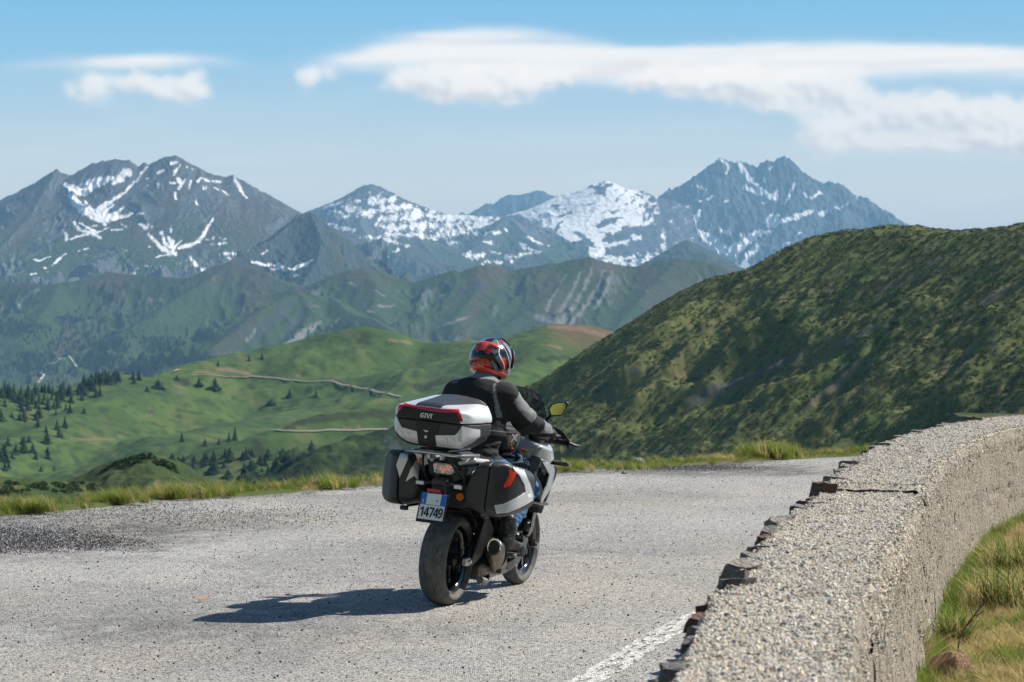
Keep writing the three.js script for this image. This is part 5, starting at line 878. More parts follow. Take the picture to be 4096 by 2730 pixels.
// surface of a distance field on a grid (surface nets), normals from the field
function nets(f, lo, hi, cell, colour) {
  const n = [0, 1, 2].map((i) => Math.ceil((hi[i] - lo[i]) / cell) + 1), [nx, ny, nz] = n, F = new Float32Array(nx * ny * nz), at3 = (i, j, k) => i + nx * (j + ny * k);
  for (let k = 0; k < nz; k++) for (let j = 0; j < ny; j++) for (let i = 0; i < nx; i++) F[at3(i, j, k)] = f(lo[0] + i * cell, lo[1] + j * cell, lo[2] + k * cell);
  const id = new Int32Array(nx * ny * nz).fill(-1), P = [], I = [];
  const E = [[0, 1], [2, 3], [4, 5], [6, 7], [0, 2], [1, 3], [4, 6], [5, 7], [0, 4], [1, 5], [2, 6], [3, 7]];
  for (let k = 0; k + 1 < nz; k++) for (let j = 0; j + 1 < ny; j++) for (let i = 0; i + 1 < nx; i++) {
    const v = []; let m = 0; for (let c = 0; c < 8; c++) { const q = F[at3(i + (c & 1), j + ((c >> 1) & 1), k + (c >> 2))]; v.push(q); if (q < 0) m |= 1 << c; }
    if (m === 0 || m === 255) continue;
    let sx = 0, sy = 0, sz = 0, s = 0;
    for (const [a, b] of E) if ((v[a] < 0) !== (v[b] < 0)) { const t = v[a] / (v[a] - v[b]); sx += (a & 1) + ((b & 1) - (a & 1)) * t; sy += ((a >> 1) & 1) + (((b >> 1) & 1) - ((a >> 1) & 1)) * t; sz += (a >> 2) + ((b >> 2) - (a >> 2)) * t; s++; }
    id[at3(i, j, k)] = P.length / 3; P.push(lo[0] + (i + sx / s) * cell, lo[1] + (j + sy / s) * cell, lo[2] + (k + sz / s) * cell);
  }
  const quad = (a, b, c, d, fl) => { if (a < 0 || b < 0 || c < 0 || d < 0) return; if (fl) I.push(a, c, b, a, d, c); else I.push(a, b, c, a, c, d); };
  for (let k = 1; k + 1 < nz; k++) for (let j = 1; j + 1 < ny; j++) for (let i = 1; i + 1 < nx; i++) {
    const s = F[at3(i, j, k)] < 0;
    if (s !== F[at3(i + 1, j, k)] < 0) quad(id[at3(i, j - 1, k - 1)], id[at3(i, j, k - 1)], id[at3(i, j, k)], id[at3(i, j - 1, k)], !s);
    if (s !== F[at3(i, j + 1, k)] < 0) quad(id[at3(i - 1, j, k - 1)], id[at3(i - 1, j, k)], id[at3(i, j, k)], id[at3(i, j, k - 1)], !s);
    if (s !== F[at3(i, j, k + 1)] < 0) quad(id[at3(i - 1, j - 1, k)], id[at3(i, j - 1, k)], id[at3(i, j, k)], id[at3(i - 1, j, k)], !s);
  }
  const g = new THREE.BufferGeometry(), N = new Float32Array(P.length), e = cell * .35, v = new THREE.Vector3();
  for (let i = 0; i < P.length; i += 3) {
    const x = P[i], y = P[i + 1], z = P[i + 2]; v.set(f(x + e, y, z) - f(x - e, y, z), f(x, y + e, z) - f(x, y - e, z), f(x, y, z + e) - f(x, y, z - e)).normalize(); N[i] = v.x; N[i + 1] = v.y; N[i + 2] = v.z;
  }
  g.setAttribute('position', new THREE.Float32BufferAttribute(P, 3)); g.setAttribute('normal', new THREE.BufferAttribute(N, 3));
  if (colour) { const Cc = new Float32Array(P.length); for (let i = 0; i < P.length; i += 3) Cc.set(colour(P[i], P[i + 1], P[i + 2], N[i], N[i + 1], N[i + 2]), i); g.setAttribute('color', new THREE.BufferAttribute(Cc, 3)); }
  g.setIndex(I); return g;
}
function mesh(parent, name, g, m, label) { const o = new THREE.Mesh(g, m); o.name = name; o.castShadow = o.receiveShadow = true; if (label) o.userData.label = label; parent.add(o); return o; }
function tube(pts, r, seg = 24, rad = 10, closed = false) { const c = new THREE.CatmullRomCurve3(pts.map((p) => V(...p)), closed, 'centripetal'); return capped(new THREE.TubeGeometry(c, seg, r, rad, closed), c, r, closed); }
function capped(g, c, r, closed) { if (closed) return g; const a = new THREE.SphereGeometry(r, 8, 6), p = c.getPoint(0), q = c.getPoint(1); return merge([g, a.clone().translate(p.x, p.y, p.z), a.translate(q.x, q.y, q.z)]); }
function bar(a, b, ra, rb = ra, seg = 16) { const d = V(...b).sub(V(...a)), g = new THREE.CylinderGeometry(rb, ra, d.length(), seg); g.applyQuaternion(new THREE.Quaternion().setFromUnitVectors(V(0, 1, 0), d.clone().normalize())); return g.translate((a[0] + b[0]) / 2, (a[1] + b[1]) / 2, (a[2] + b[2]) / 2); }
function block(c, s, r = .006, rot) { const g = new RoundedBoxGeometry(s[0], s[1], s[2], 3, Math.min(r, ...s.map((v) => v / 2.05))); if (rot) g.applyMatrix4(new THREE.Matrix4().makeRotationFromEuler(new THREE.Euler(...rot))); return g.translate(...c); }
// plate cut from a polygon; plane 'zy' lies across the bike (x = at), plane 'xy' along it (z = at)
function plate(poly, plane, at0, thick, bevel = .003, holes = []) {
  const s = new THREE.Shape(poly.map((p) => new THREE.Vector2(...p))); for (const h of holes) { const q = new THREE.Path(); q.absarc(h[0], h[1], h[2], 0, Math.PI * 2); s.holes.push(q); }
  const g = new THREE.ExtrudeGeometry(s, { depth: thick, bevelEnabled: bevel > 0, bevelThickness: bevel, bevelSize: bevel, bevelOffset: -bevel, bevelSegments: 2, curveSegments: 10 });
  if (plane === 'zy') g.applyMatrix4(new THREE.Matrix4().set(0, 0, -1, at0, 0, 1, 0, 0, 1, 0, 0, 0, 0, 0, 0, 1)); else g.translate(0, 0, at0);
  return g;
}
// lettering; turned so that it reads from behind (zy) or from the right side (xy)
function words(t, size, depth, plane, at, squash = 1, italic = 0) {
  const g = new TextGeometry(t, { font, size, depth, curveSegments: 4, bevelEnabled: false }); g.computeBoundingBox(); const b = g.boundingBox; g.translate(-(b.min.x + b.max.x) / 2, -(b.min.y + b.max.y) / 2, 0);
  if (italic) g.applyMatrix4(new THREE.Matrix4().set(1, italic, 0, 0, 0, 1, 0, 0, 0, 0, 1, 0, 0, 0, 0, 1)); g.scale(squash, 1, 1);
  if (plane === 'zy') g.applyMatrix4(new THREE.Matrix4().set(0, 0, -1, 0, 0, 1, 0, 0, 1, 0, 0, 0, 0, 0, 0, 1));
  return g.translate(...at);
}
// a shape laid on the surface of a body: the polygon is given across the line of a local direction and carried onto the body along it
function inlay(poly, dir, body, lift, upv = [0, 1, 0]) {
  const d = V(...dir).normalize(), up = V(...upv), side = new THREE.Vector3().crossVectors(d, up).normalize(), s = new THREE.Shape(poly.map((p) => new THREE.Vector2(...p)));
  let g = new THREE.ShapeGeometry(s); const P = [], pos = g.attributes.position, ix = g.index.array;
  const tri = (a, b, c, n) => { const l = Math.max(a.distanceTo(b), b.distanceTo(c), c.distanceTo(a)); if (l > .018 && n < 9) { let [p, q, r] = a.distanceTo(b) === l ? [a, b, c] : b.distanceTo(c) === l ? [b, c, a] : [c, a, b]; const m = p.clone().add(q).multiplyScalar(.5); tri(p, m, r, n + 1); tri(m, q, r, n + 1); } else P.push(a, b, c); };
  const pt = (i) => new THREE.Vector2(pos.getX(i), pos.getY(i)); for (let i = 0; i < ix.length; i += 3) tri(pt(ix[i]), pt(ix[i + 1]), pt(ix[i + 2]), 0);
  const out = [], bad = []; for (const p of P) { const o = side.clone().multiplyScalar(p.x).addScaledVector(up, p.y).addScaledVector(d, -2), t = march(body, o, d); if (t === null) { out.push(null); continue; } const q = o.addScaledVector(d, t), e = .002, n = V(body(q.x + e, q.y, q.z) - body(q.x - e, q.y, q.z), body(q.x, q.y + e, q.z) - body(q.x, q.y - e, q.z), body(q.x, q.y, q.z + e) - body(q.x, q.y, q.z - e)).normalize(); out.push([q.addScaledVector(n, lift), n]); }
  const A = [], N = []; for (let i = 0; i < out.length; i += 3) if (out[i] && out[i + 1] && out[i + 2]) for (let j = 0; j < 3; j++) { A.push(...out[i + j][0].toArray()); N.push(...out[i + j][1].toArray()); }
  // skirt down into the body so that the inlay has thickness
  const edge = new Map(), key = (v) => v[0].toArray().map((x) => x.toFixed(5)).join();
  for (let i = 0; i < out.length; i += 3) if (out[i] && out[i + 1] && out[i + 2]) for (let j = 0; j < 3; j++) { const a = out[i + j], b = out[i + (j + 1) % 3], k = key(a) + '|' + key(b), r = key(b) + '|' + key(a); if (edge.has(r)) edge.delete(r); else edge.set(k, [a, b]); }
  for (const [a, b] of edge.values()) { const c = a[0].clone().addScaledVector(a[1], -lift * 2), e = b[0].clone().addScaledVector(b[1], -lift * 2), n = b[0].clone().sub(a[0]).cross(a[1]).normalize(); for (const v of [a[0], c, b[0], b[0], c, e]) { A.push(v.x, v.y, v.z); N.push(n.x, n.y, n.z); } }
  g = new THREE.BufferGeometry(); g.setAttribute('position', new THREE.Float32BufferAttribute(A, 3)); g.setAttribute('normal', new THREE.Float32BufferAttribute(N, 3)); return g;
}
function march(f, o, d) { let t = 0; for (let i = 0; i < 300; i++) { const v = f(o.x + d.x * t, o.y + d.y * t, o.z + d.z * t); if (v < .0003) return t; t += Math.max(v * .7, .0006); if (t > 4) return null; } return null; }
const std = (r, g, b, rough, metal = 0, extra = {}) => { const m = new THREE.MeshPhysicalMaterial({ color: new THREE.Color().setRGB(r, g, b), roughness: rough, metalness: metal, ...extra }); return m; };
const grainTex = (n, f) => dataTex(n, (x, y) => { const v = f(x, y); return [v, v, v]; });
const M = {
  plastic: std(.030, .031, .033, .46), plasticDark: std(.012, .012, .013, .6), blackGloss: std(.010, .011, .013, .12, 0, { clearcoat: 1, clearcoatRoughness: .04 }), blackMetal: std(.018, .018, .019, .38, .5),
  silver: std(.66, .67, .68, .36, .35, { clearcoat: .3, clearcoatRoughness: .25 }), silverPaint: std(.50, .53, .55, .30, .3, { clearcoat: 1, clearcoatRoughness: .06 }), alu: std(.58, .585, .59, .32, 1), steel: std(.40, .39, .37, .28, 1), chrome: std(.8, .8, .8, .06, 1),
  red: std(.62, .028, .018, .18, 0, { clearcoat: 1, clearcoatRoughness: .05 }), redLens: std(.55, .012, .018, .10, 0, { clearcoat: 1 }), orange: std(.75, .20, .01, .15, 0, { clearcoat: 1 }), gold: std(.62, .40, .12, .3, .9), clearLens: std(.62, .64, .65, .08, .25, { clearcoat: 1 }),
  tyre: std(.030, .0305, .032, .62), rubber: std(.015, .015, .016, .8), white: std(.78, .79, .80, .35), blue: std(.018, .17, .58, .35), ink: std(.012, .012, .02, .5), titanium: std(.24, .215, .185, .34, .9), dirtyAlu: std(.24, .235, .225, .5, .8), mirror: std(.92, .92, .92, .015, 1), smoke: std(.26, .28, .30, .04, 0, { transmission: .92 }), jean: std(.055, .15, .28, .9), leather: std(.022, .022, .023, .36),
};
const BIKE = { x: -.4695, z: -16.3305, turn: (90 - 19.9) * Math.PI / 180, lean: 5.5 * Math.PI / 180 };
function bikeFrame(o) { o.position.set(BIKE.x, 0, BIKE.z); o.rotation.order = 'YXZ'; o.rotation.set(BIKE.lean, BIKE.turn, 0); return o; }
function merge(list) { return mergeGeometries(list.map((g) => { const h = g.index ? g.toNonIndexed() : g.clone(); for (const k of Object.keys(h.attributes)) if (k !== 'position' && k !== 'normal') h.deleteAttribute(k); return h; })); }
// ---------------------------------------------------------------- motorcycle (x forward, y up, z to its right, origin under the rear axle)
const VIEW = [.94, 0, -.34];
const bike = bikeFrame(new THREE.Group()); bike.name = 'motorcycle'; scene.add(bike);
bike.userData = { label: 'silver and black touring motorcycle ridden away along the mountain road', category: 'motorcycle' };
const lathe = (pts, seg = 72) => new THREE.LatheGeometry(pts.map((p) => new THREE.Vector2(...p)), seg).rotateX(Math.PI / 2);   // axis along z
const tyreTex = (() => {
  const c = document.createElement('canvas'); c.width = 2048; c.height = 512; const g = c.getContext('2d');
  g.fillStyle = '#fff'; g.fillRect(0, 0, 2048, 512); g.strokeStyle = '#000'; g.lineCap = 'round'; const r = RNG(3);
  for (let i = 0; i < 16; i++) { const x = i * 128; g.lineWidth = 5; for (const [x0, y0, x1, y1, x2, y2] of i % 2 ? [[20, 170, 60, 205, 110, 222], [70, 110, 95, 130, 130, 150]] : [[20, 342, 60, 307, 110, 290], [70, 402, 95, 382, 130, 362]]) for (const o of [0, -2048]) { g.beginPath(); g.moveTo(x + x0 + o, y0); g.quadraticCurveTo(x + x1 + o, y1, x + x2 + o, y2); g.stroke(); } }
  const t = new THREE.CanvasTexture(c); t.wrapS = t.wrapT = THREE.RepeatWrapping; return t;
})();
const tyreTex2 = dataTex2(tyreTex);
function dataTex2(t) { const c = t.image, q = document.createElement('canvas'); q.width = 2048; q.height = 512; const g = q.getContext('2d'); g.drawImage(c, 0, 0); const d = g.getImageData(0, 0, 2048, 512), a = d.data; for (let i = 0, p = 0; i < a.length; i += 4, p++) { const x = p % 2048, y = p >> 11, v = (a[i] / 255) * .5 + .5, w = v * (.86 + fbm(x / 60, y / 60, 3, 431) * .22 + n2(x / 3, y / 4, 433) * .10); a[i] = a[i + 1] = a[i + 2] = clamp(w, 0, 1) * 255; } g.putImageData(d, 0, 0); const r = new THREE.CanvasTexture(q); r.wrapS = r.wrapT = THREE.RepeatWrapping; r.colorSpace = THREE.SRGBColorSpace; return r; }
const dust = dataTex(256, (x, y) => { const v = .72 + fbm(x / 30, y / 30, 4, 421) * .5 + fbm(x / 5, y / 5, 3, 422) * .3, w = clamp(v, .3, 1.2) * .8; return [w, w * .985, w * .965]; }, true);
M.tyreTread = std(.15, .148, .145, .72, 0, { bumpMap: tyreTex, bumpScale: .002, map: tyreTex2 }); M.tyreTread.specularIntensity = .5;
function wheel(name, x, R, W, rimR, rear) {
  const w = new THREE.Group(); w.name = name; w.position.set(x, R, 0); bike.add(w);
  const p = [], hw = W / 2; for (let i = 0; i <= 28; i++) { const a = -1 + i / 14, z = hw * Math.sin(a * 1.32) / Math.sin(1.32), r = R - (W * .52) * (1 - Math.cos(a * 1.32)) * .72; p.push([r, z]); }
  const side = (s) => [[rimR + .012, s * hw * .68], [rimR + .03, s * hw * .93], [p[0][0] - .012, s * hw * .995]];
  mesh(w, 'tyre', lathe([...side(-1), ...p, ...side(1).reverse()], 96), M.tyreTread);
  mesh(w, 'rim', merge([lathe([[rimR - .004, -hw * .70], [rimR + .014, -hw * .72], [rimR + .012, -hw * .64], [rimR - .014, -hw * .5], [rimR - .02, 0], [rimR - .014, hw * .5], [rimR + .012, hw * .64], [rimR + .014, hw * .72], [rimR - .004, hw * .70], [rimR - .028, hw * .45], [rimR - .034, 0], [rimR - .028, -hw * .45], [rimR - .004, -hw * .70]], 72)]), M.blackGloss);
  for (let i = 0; i < 6; i++) { const a = i / 6 * Math.PI * 2 + .3, g = new THREE.BoxGeometry(.026, rimR - .03, .034); g.translate(0, (rimR - .03) / 2 + .015, 0); g.rotateZ(a); mesh(w, 'spoke', g, M.blackGloss); }
  mesh(w, 'hub', bar([0, 0, -hw * .62], [0, 0, hw * .62], .045), M.blackMetal);
  const disc = (z, r) => { const s = new THREE.Shape(); s.absarc(0, 0, r, 0, 6.2832); const h = new THREE.Path(); h.absarc(0, 0, r * .66, 0, 6.2832); s.holes.push(h); for (let i = 0; i < 24; i++) { const q = new THREE.Path(), a = i / 24 * 6.2832, k = i % 2 ? .78 : .88; q.absarc(Math.cos(a) * r * k, Math.sin(a) * r * k, .0055, 0, 6.2832); s.holes.push(q); } const g = new THREE.ExtrudeGeometry(s, { depth: .005, bevelEnabled: false, curveSegments: 40 }).translate(0, 0, z); mesh(w, 'brake_disc', g, M.dirtyAlu); for (let i = 0; i < 5; i++) { const a = i / 5 * 6.2832; mesh(w, 'disc_carrier', bar([Math.cos(a) * .03, Math.sin(a) * .03, z + .002], [Math.cos(a) * r * .7, Math.sin(a) * r * .7, z + .002], .008, .008, 8), M.blackMetal); } };
  if (rear) disc(.088, .115); else { disc(.07, .155); disc(-.075, .155); }
  return w;
}
wheel('rear_wheel', 0, .315, .192, .216, true); wheel('front_wheel', 1.47, .30, .122, .216, false);
// running gear
mesh(bike, 'swingarm', merge([nets((x, y, z) => { const a = smin(cap(x, y, z, [-.02, .315, .125], [.30, .40, .135], .026, .042), cap(x, y, z, [.30, .40, .135], [.58, .43, .11], .042, .05), .05), b = cap(x, y, z, [.04, .33, .13], [.30, .52, .12], .02, .03); return Math.max(smin(a, b, .04), Math.abs(z - .125) - .024); }, [-.1, .24, .07], [.68, .6, .2], .009), bar([0, .315, -.12], [.56, .43, -.11], .028, .04), bar([.55, .43, -.14], [.55, .43, .14], .04)]), M.blackMetal);
mesh(bike, 'swingarm_plate', plate([[.015, .295], [.10, .42], [.215, .59], [.30, .60], [.43, .50], [.36, .40], [.20, .325], [.06, .285]], 'xy', .148, .014, .006), M.blackMetal);
mesh(bike, 'rear_shock', merge([bar([.42, .42, 0], [.36, .74, 0], .035), tube(Array.from({ length: 50 }, (_, i) => [.42 - .06 * i / 50 + .045 * Math.cos(i * .9), .44 + .28 * i / 50, .045 * Math.sin(i * .9)]), .008, 200, 6)]), M.blackMetal);
mesh(bike, 'inner_mudguard', nets((x, y, z) => smax(rbox(x, y, z, [.22, .76, 0], [.30, .11, .115], .03), -(Math.hypot(x, y - .315) - .36), .01), [-.12, .6, -.15], [.56, .9, .15], .010), M.plasticDark);
mesh(bike, 'battery_tray', block([.40, .68, 0], [.22, .22, .22], .03), M.plasticDark);
mesh(bike, 'axle_block', merge([block([-.015, .315, .150], [.085, .052, .03], .006), bar([0, .315, .15], [0, .315, .178], .017, .015, 6)]), M.alu);
mesh(bike, 'brake_caliper', merge([block([.10, .39, .118], [.09, .055, .05], .012, [0, 0, .7]), block([.07, .42, .11], [.04, .03, .04], .008, [0, 0, .7])]), M.blackMetal);
mesh(bike, 'chain_guard', block([.22, .45, -.11], [.32, .05, .03], .01, [0, 0, .16]), M.plastic);
mesh(bike, 'mud_flap', nets((x, y, z) => { const r = Math.hypot(x, y - .315), a = Math.atan2(y - .315, x); return Math.max(Math.abs(r - .345) - .006, Math.abs(z) - .095, -a + .55, a - 1.75); }, [-.12, .3, -.12], [.4, .72, .12], .008), M.plasticDark);
const eng = mesh(bike, 'engine', nets((x, y, z) => { let d = rbox(x, y, z, [.78, .42, .0], [.22, .14, .17], .05); d = smin(d, rbox(x, y, z, [.92, .60, 0], [.14, .16, .15], .04), .05); d = smin(d, cap(x, y, z, [.72, .40, .14], [.72, .40, .205], .098, .085), .02); d = smin(d, cap(x, y, z, [.92, .505, .14], [.92, .505, .215], .052, .048), .015); return d + .0015 * Math.sin(y * 300) * (x > .82 ? 1 : 0); }, [.5, .22, -.22], [1.12, .82, .26], .010), M.blackMetal);
mesh(eng, 'clutch_cover', merge([bar([.70, .395, .2], [.70, .395, .222], .078, .066, 32), bar([.70, .395, .21], [.70, .395, .228], .03, .028, 24)]), std(.09, .09, .092, .35, .8));
mesh(eng, 'ignition_cover', merge([bar([.92, .505, .2], [.92, .505, .235], .05, .043, 24), ...[0, 1, 2].map((i) => bar([.92 + .045 * Math.cos(i * 2.1), .505 + .045 * Math.sin(i * 2.1), .2], [.92 + .045 * Math.cos(i * 2.1), .505 + .045 * Math.sin(i * 2.1), .24], .006, .006, 8))]), M.blackMetal);
for (let i = 0; i < 7; i++) mesh(eng, 'bolt', bar([.70 + .088 * Math.cos(i * .9), .395 + .088 * Math.sin(i * .9), .2], [.70 + .088 * Math.cos(i * .9), .395 + .088 * Math.sin(i * .9), .214], .008, .008, 6), M.steel);
mesh(bike, 'main_frame', merge([nets((x, y, z) => { const q = Math.abs(z), d = smin(cap(x, y, q, [1.16, .92, .06], [.80, .80, .16], .045, .06), cap(x, y, q, [.80, .80, .16], [.56, .48, .15], .06, .05), .05); return d; }, [.45, .4, -.25], [1.25, 1.0, .25], .012), bar([.55, .75, .10], [-.1, .92, .10], .017), bar([.55, .75, -.10], [-.1, .92, -.10], .017), bar([.6, .6, .11], [.05, .86, .11], .014), bar([.6, .6, -.11], [.05, .86, -.11], .014)]), M.blackMetal);
mesh(bike, 'heel_guard', plate([[.50, .56], [.56, .58], [.60, .47], [.66, .42], [.70, .33], [.60, .30], [.52, .36]], 'xy', .150, .008, .003, [[.57, .40, .02]]), M.blackMetal);
mesh(bike, 'foot_peg', merge([block([.56, .325, .235], [.05, .022, .12], .006), block([.54, .33, .165], [.05, .06, .03], .006)]), M.dirtyAlu); mesh(bike, 'foot_peg', block([.56, .325, -.235], [.05, .022, .12], .006), M.dirtyAlu);
mesh(bike, 'brake_pedal', tube([[.56, .31, .19], [.66, .29, .20], [.76, .31, .215], [.78, .315, .25]], .009), M.steel);
mesh(bike, 'lower_cowl', plate([[.435, .205], [.455, .265], [.60, .275], [.73, .295], [.88, .405], [.945, .415], [.955, .385], [.80, .245], [.66, .215], [.52, .195]], 'xy', .205, .03, .006, [[.54, .235, .017], [.84, .34, .018]]), std(.12, .125, .13, .35, .6), 'dark grey lower side rail with round holes');
mesh(bike, 'belly_pan', nets((x, y, z) => hullOf([[[0, -1, 0], [0, .16, 0]], [[0, -.5, 1], [0, .2, .17]], [[0, -.5, -1], [0, .2, -.17]], [[-1, -.3, 0], [.5, .2, 0]], [[1, -.8, 0], [1.02, .3, 0]], [[0, 1, 0], [0, .3, 0]]], .03)(x, y, z), [.42, .12, -.25], [1.15, .34, .25], .011), M.plasticDark);
{ // exhaust
  const ex = new THREE.Group(); ex.name = 'exhaust'; bike.add(ex);
  const body = (x, y, z) => { const dir = V(.82, -.52, -.12).normalize(), o = V(.305, .395, .222), px = x - o.x, py = y - o.y, pz = z - o.z, t = px * dir.x + py * dir.y + pz * dir.z, qx = px - dir.x * t, qy = py - dir.y * t, qz = pz - dir.z * t, up = (qx * .52 + qy * .82), r = Math.hypot(up / 1.35, qz, (qx * .82 - qy * .52) / 1.35); const R0 = .05 + .012 * sstep(0, .08, t) - .012 * sstep(.16, .3, t); return smax(r - R0, smax(-t, t - .30, .01), .012) * .8; };
  mesh(ex, 'muffler', nets(body, [.22, .15, .10], [.66, .50, .31], .007), M.titanium);
  const ring = new THREE.TorusGeometry(.043, .007, 10, 36).scale(1, 1.3, 1).rotateY(-1.3).rotateZ(.0); mesh(ex, 'outlet_ring', ring.translate(.300, .398, .222), M.chrome);
  const hole = new THREE.CircleGeometry(.040, 32).scale(1, 1.3, 1).rotateY(-1.3); mesh(ex, 'outlet', hole.translate(.2965, .399, .2205), M.plasticDark);
  mesh(ex, 'header_pipe', tube([[.52, .24, .17], [.62, .2, .10], [.8, .17, .04], [1.0, .22, .03], [1.12, .4, .03]], .03, 30), M.titanium); mesh(ex, 'muffler_strap', new THREE.TorusGeometry(.068, .006, 8, 32).scale(1, 1.25, 1).rotateY(-1.2).translate(.40, .335, .21), M.blackMetal);
  mesh(ex, 'collector', nets((x, y, z) => rbox(x, y, z, [.46, .22, .02], [.16, .07, .15], .05), [.25, .12, -.2], [.66, .32, .2], .011), M.titanium);
}
mesh(bike, 'centre_stand', tube([[.42, .20, .15], [.32, .165, .19], [.22, .17, .20], [.16, .18, .21]], .013), M.blackMetal); mesh(bike, 'stand_foot', bar([.13, .185, .205], [.215, .165, .212], .026, .026, 14), M.dirtyAlu);
// front end
for (const s of [1, -1]) { mesh(bike, 'fork_leg', merge([bar([1.47, .30, s * .098], [1.24, .88, s * .098], .026, .028), bar([1.25, .86, s * .098], [1.16, 1.08, s * .098], .026, .026)]), s > 0 ? M.blackMetal : M.blackMetal); mesh(bike, 'fork_cap', merge([bar([1.155, 1.06, s * .098], [1.135, 1.115, s * .098], .022, .017), bar([1.19, .97, s * .098], [1.155, 1.06, s * .098], .027, .027)]), s > 0 ? M.gold : M.gold); }
for (const s of [1, -1]) mesh(bike, 'brake_caliper', block([1.39, .40, s * .105], [.07, .12, .05], .015, [0, 0, .4]), M.blackMetal);
mesh(bike, 'front_axle', merge([bar([1.47, .30, -.13], [1.47, .30, .135], .016), bar([1.47, .30, .12], [1.47, .30, .14], .024, .024, 6)]), M.alu);
mesh(bike, 'front_mudguard', nets((x, y, z) => { const r = Math.hypot(x - 1.47, y - .30), a = Math.atan2(y - .3, x - 1.47), w = .075 - .012 * Math.abs(a - 1.7); return smax(smax(Math.abs(Math.hypot(r, z * .55) - .328) - .008, Math.abs(z) - w, .02), smax(-a + .7, a - 2.75, .02), .02); }, [1.08, .3, -.12], [1.85, .68, .12], .009), M.plastic);
mesh(bike, 'fork_cover', plate([[1.20, .40], [1.24, .47], [1.30, .60], [1.36, .635], [1.37, .585], [1.31, .42], [1.24, .385]], 'xy', .105, .035, .008), M.blackGloss);
const bars = mesh(bike, 'handlebar', tube([[.985, 1.112, .44], [.99, 1.128, .30], [1.06, 1.145, .17], [1.10, 1.14, .06], [1.10, 1.14, -.06], [1.06, 1.145, -.17], [.99, 1.128, -.30], [.985, 1.112, -.44]], .0135, 48), M.blackMetal);
for (const s of [1, -1]) {
  mesh(bars, 'grip', bar([.989, 1.125, s * .30], [.985, 1.113, s * .425], .018), M.rubber); mesh(bars, 'bar_end', merge([bar([.985, 1.112, s * .425], [.983, 1.109, s * .462], .021, .024), bar([.983, 1.109, s * .455], [.982, 1.108, s * .468], .012, .012)]), M.blackMetal);
  mesh(bars, 'lever', tube([[1.06, 1.13, s * .26], [1.085, 1.12, s * .32], [1.07, 1.105, s * .43]], .007), M.blackMetal); mesh(bars, 'switch_block', block([1.0, 1.135, s * .275], [.05, .055, .05], .012), M.plastic);
  const hg = mesh(bike, 'hand_guard', nets((x, y, z) => { const q = z * s, c = .115 - 0 * q; const bend = 1.115 - 1.3 * Math.max(0, q - .33) ** 2 * 6; const body = Math.abs(x - bend + (y - 1.1) * .12) - .008; const topE = y - lerp(1.205, 1.135, sstep(.30, .50, q)), bot = lerp(1.085, 1.06, sstep(.3, .5, q)) - y; return smax(smax(body, smax(topE, bot, .012), .008), smax(q - .515, .255 - q, .01), .01); }, [.92, 1.0, s > 0 ? .22 : -.55], [1.2, 1.25, s > 0 ? .55 : -.22], .007), M.plastic);
  mesh(hg, 'guard_stay', tube([[.983, 1.109, s * .47], [1.01, 1.095, s * .505], [1.06, 1.09, s * .515], [1.10, 1.095, s * .47]], .013), M.plastic);
}
{ const c = mesh(bars, 'brake_reservoir', merge([bar([1.02, 1.165, .225], [1.02, 1.205, .225], .024, .024), bar([1.02, 1.203, .225], [1.02, 1.212, .225], .027, .027)]), M.plastic); }
// bodywork: cowl, tank, wings
const cowlF = (x, y, z) => { const q = Math.abs(z); return hullOf([[[0, 0, 1], [0, 0, .265]], [[.35, .25, 1], [1.36, 1.03, .225]], [[-.45, -.1, .9], [1.12, .99, .24]], [[.1, 1, .30], [1.2, 1.062, .2]], [[.3, -1, .25], [1.3, .93, .2]], [[1, .2, .5], [1.52, .98, .12]], [[-1, .5, 0], [1.06, 1.03, .2]]], .025)(x, y, q); };
mesh(bike, 'front_cowl', nets((x, y, z) => Math.max(cowlF(x, y, z), .055 - Math.abs(z)), [.98, .85, -.33], [1.62, 1.14, .33], .009), M.silverPaint, 'silver painted nose cowl');
mesh(bike, 'cockpit', nets((x, y, z) => smax(rbox(x, y, z, [1.24, 1.06, 0], [.12, .12, .20], .04), -(rbox(x, y, z, [1.12, 1.12, 0], [.12, .1, .13], .03)), .02), [1.0, .85, -.25], [1.45, 1.25, .25], .012), M.plasticDark);
mesh(bike, 'instrument_screen', block([1.20, 1.15, 0], [.02, .10, .18], .006, [0, 0, -.5]), std(.03, .04, .05, .08));
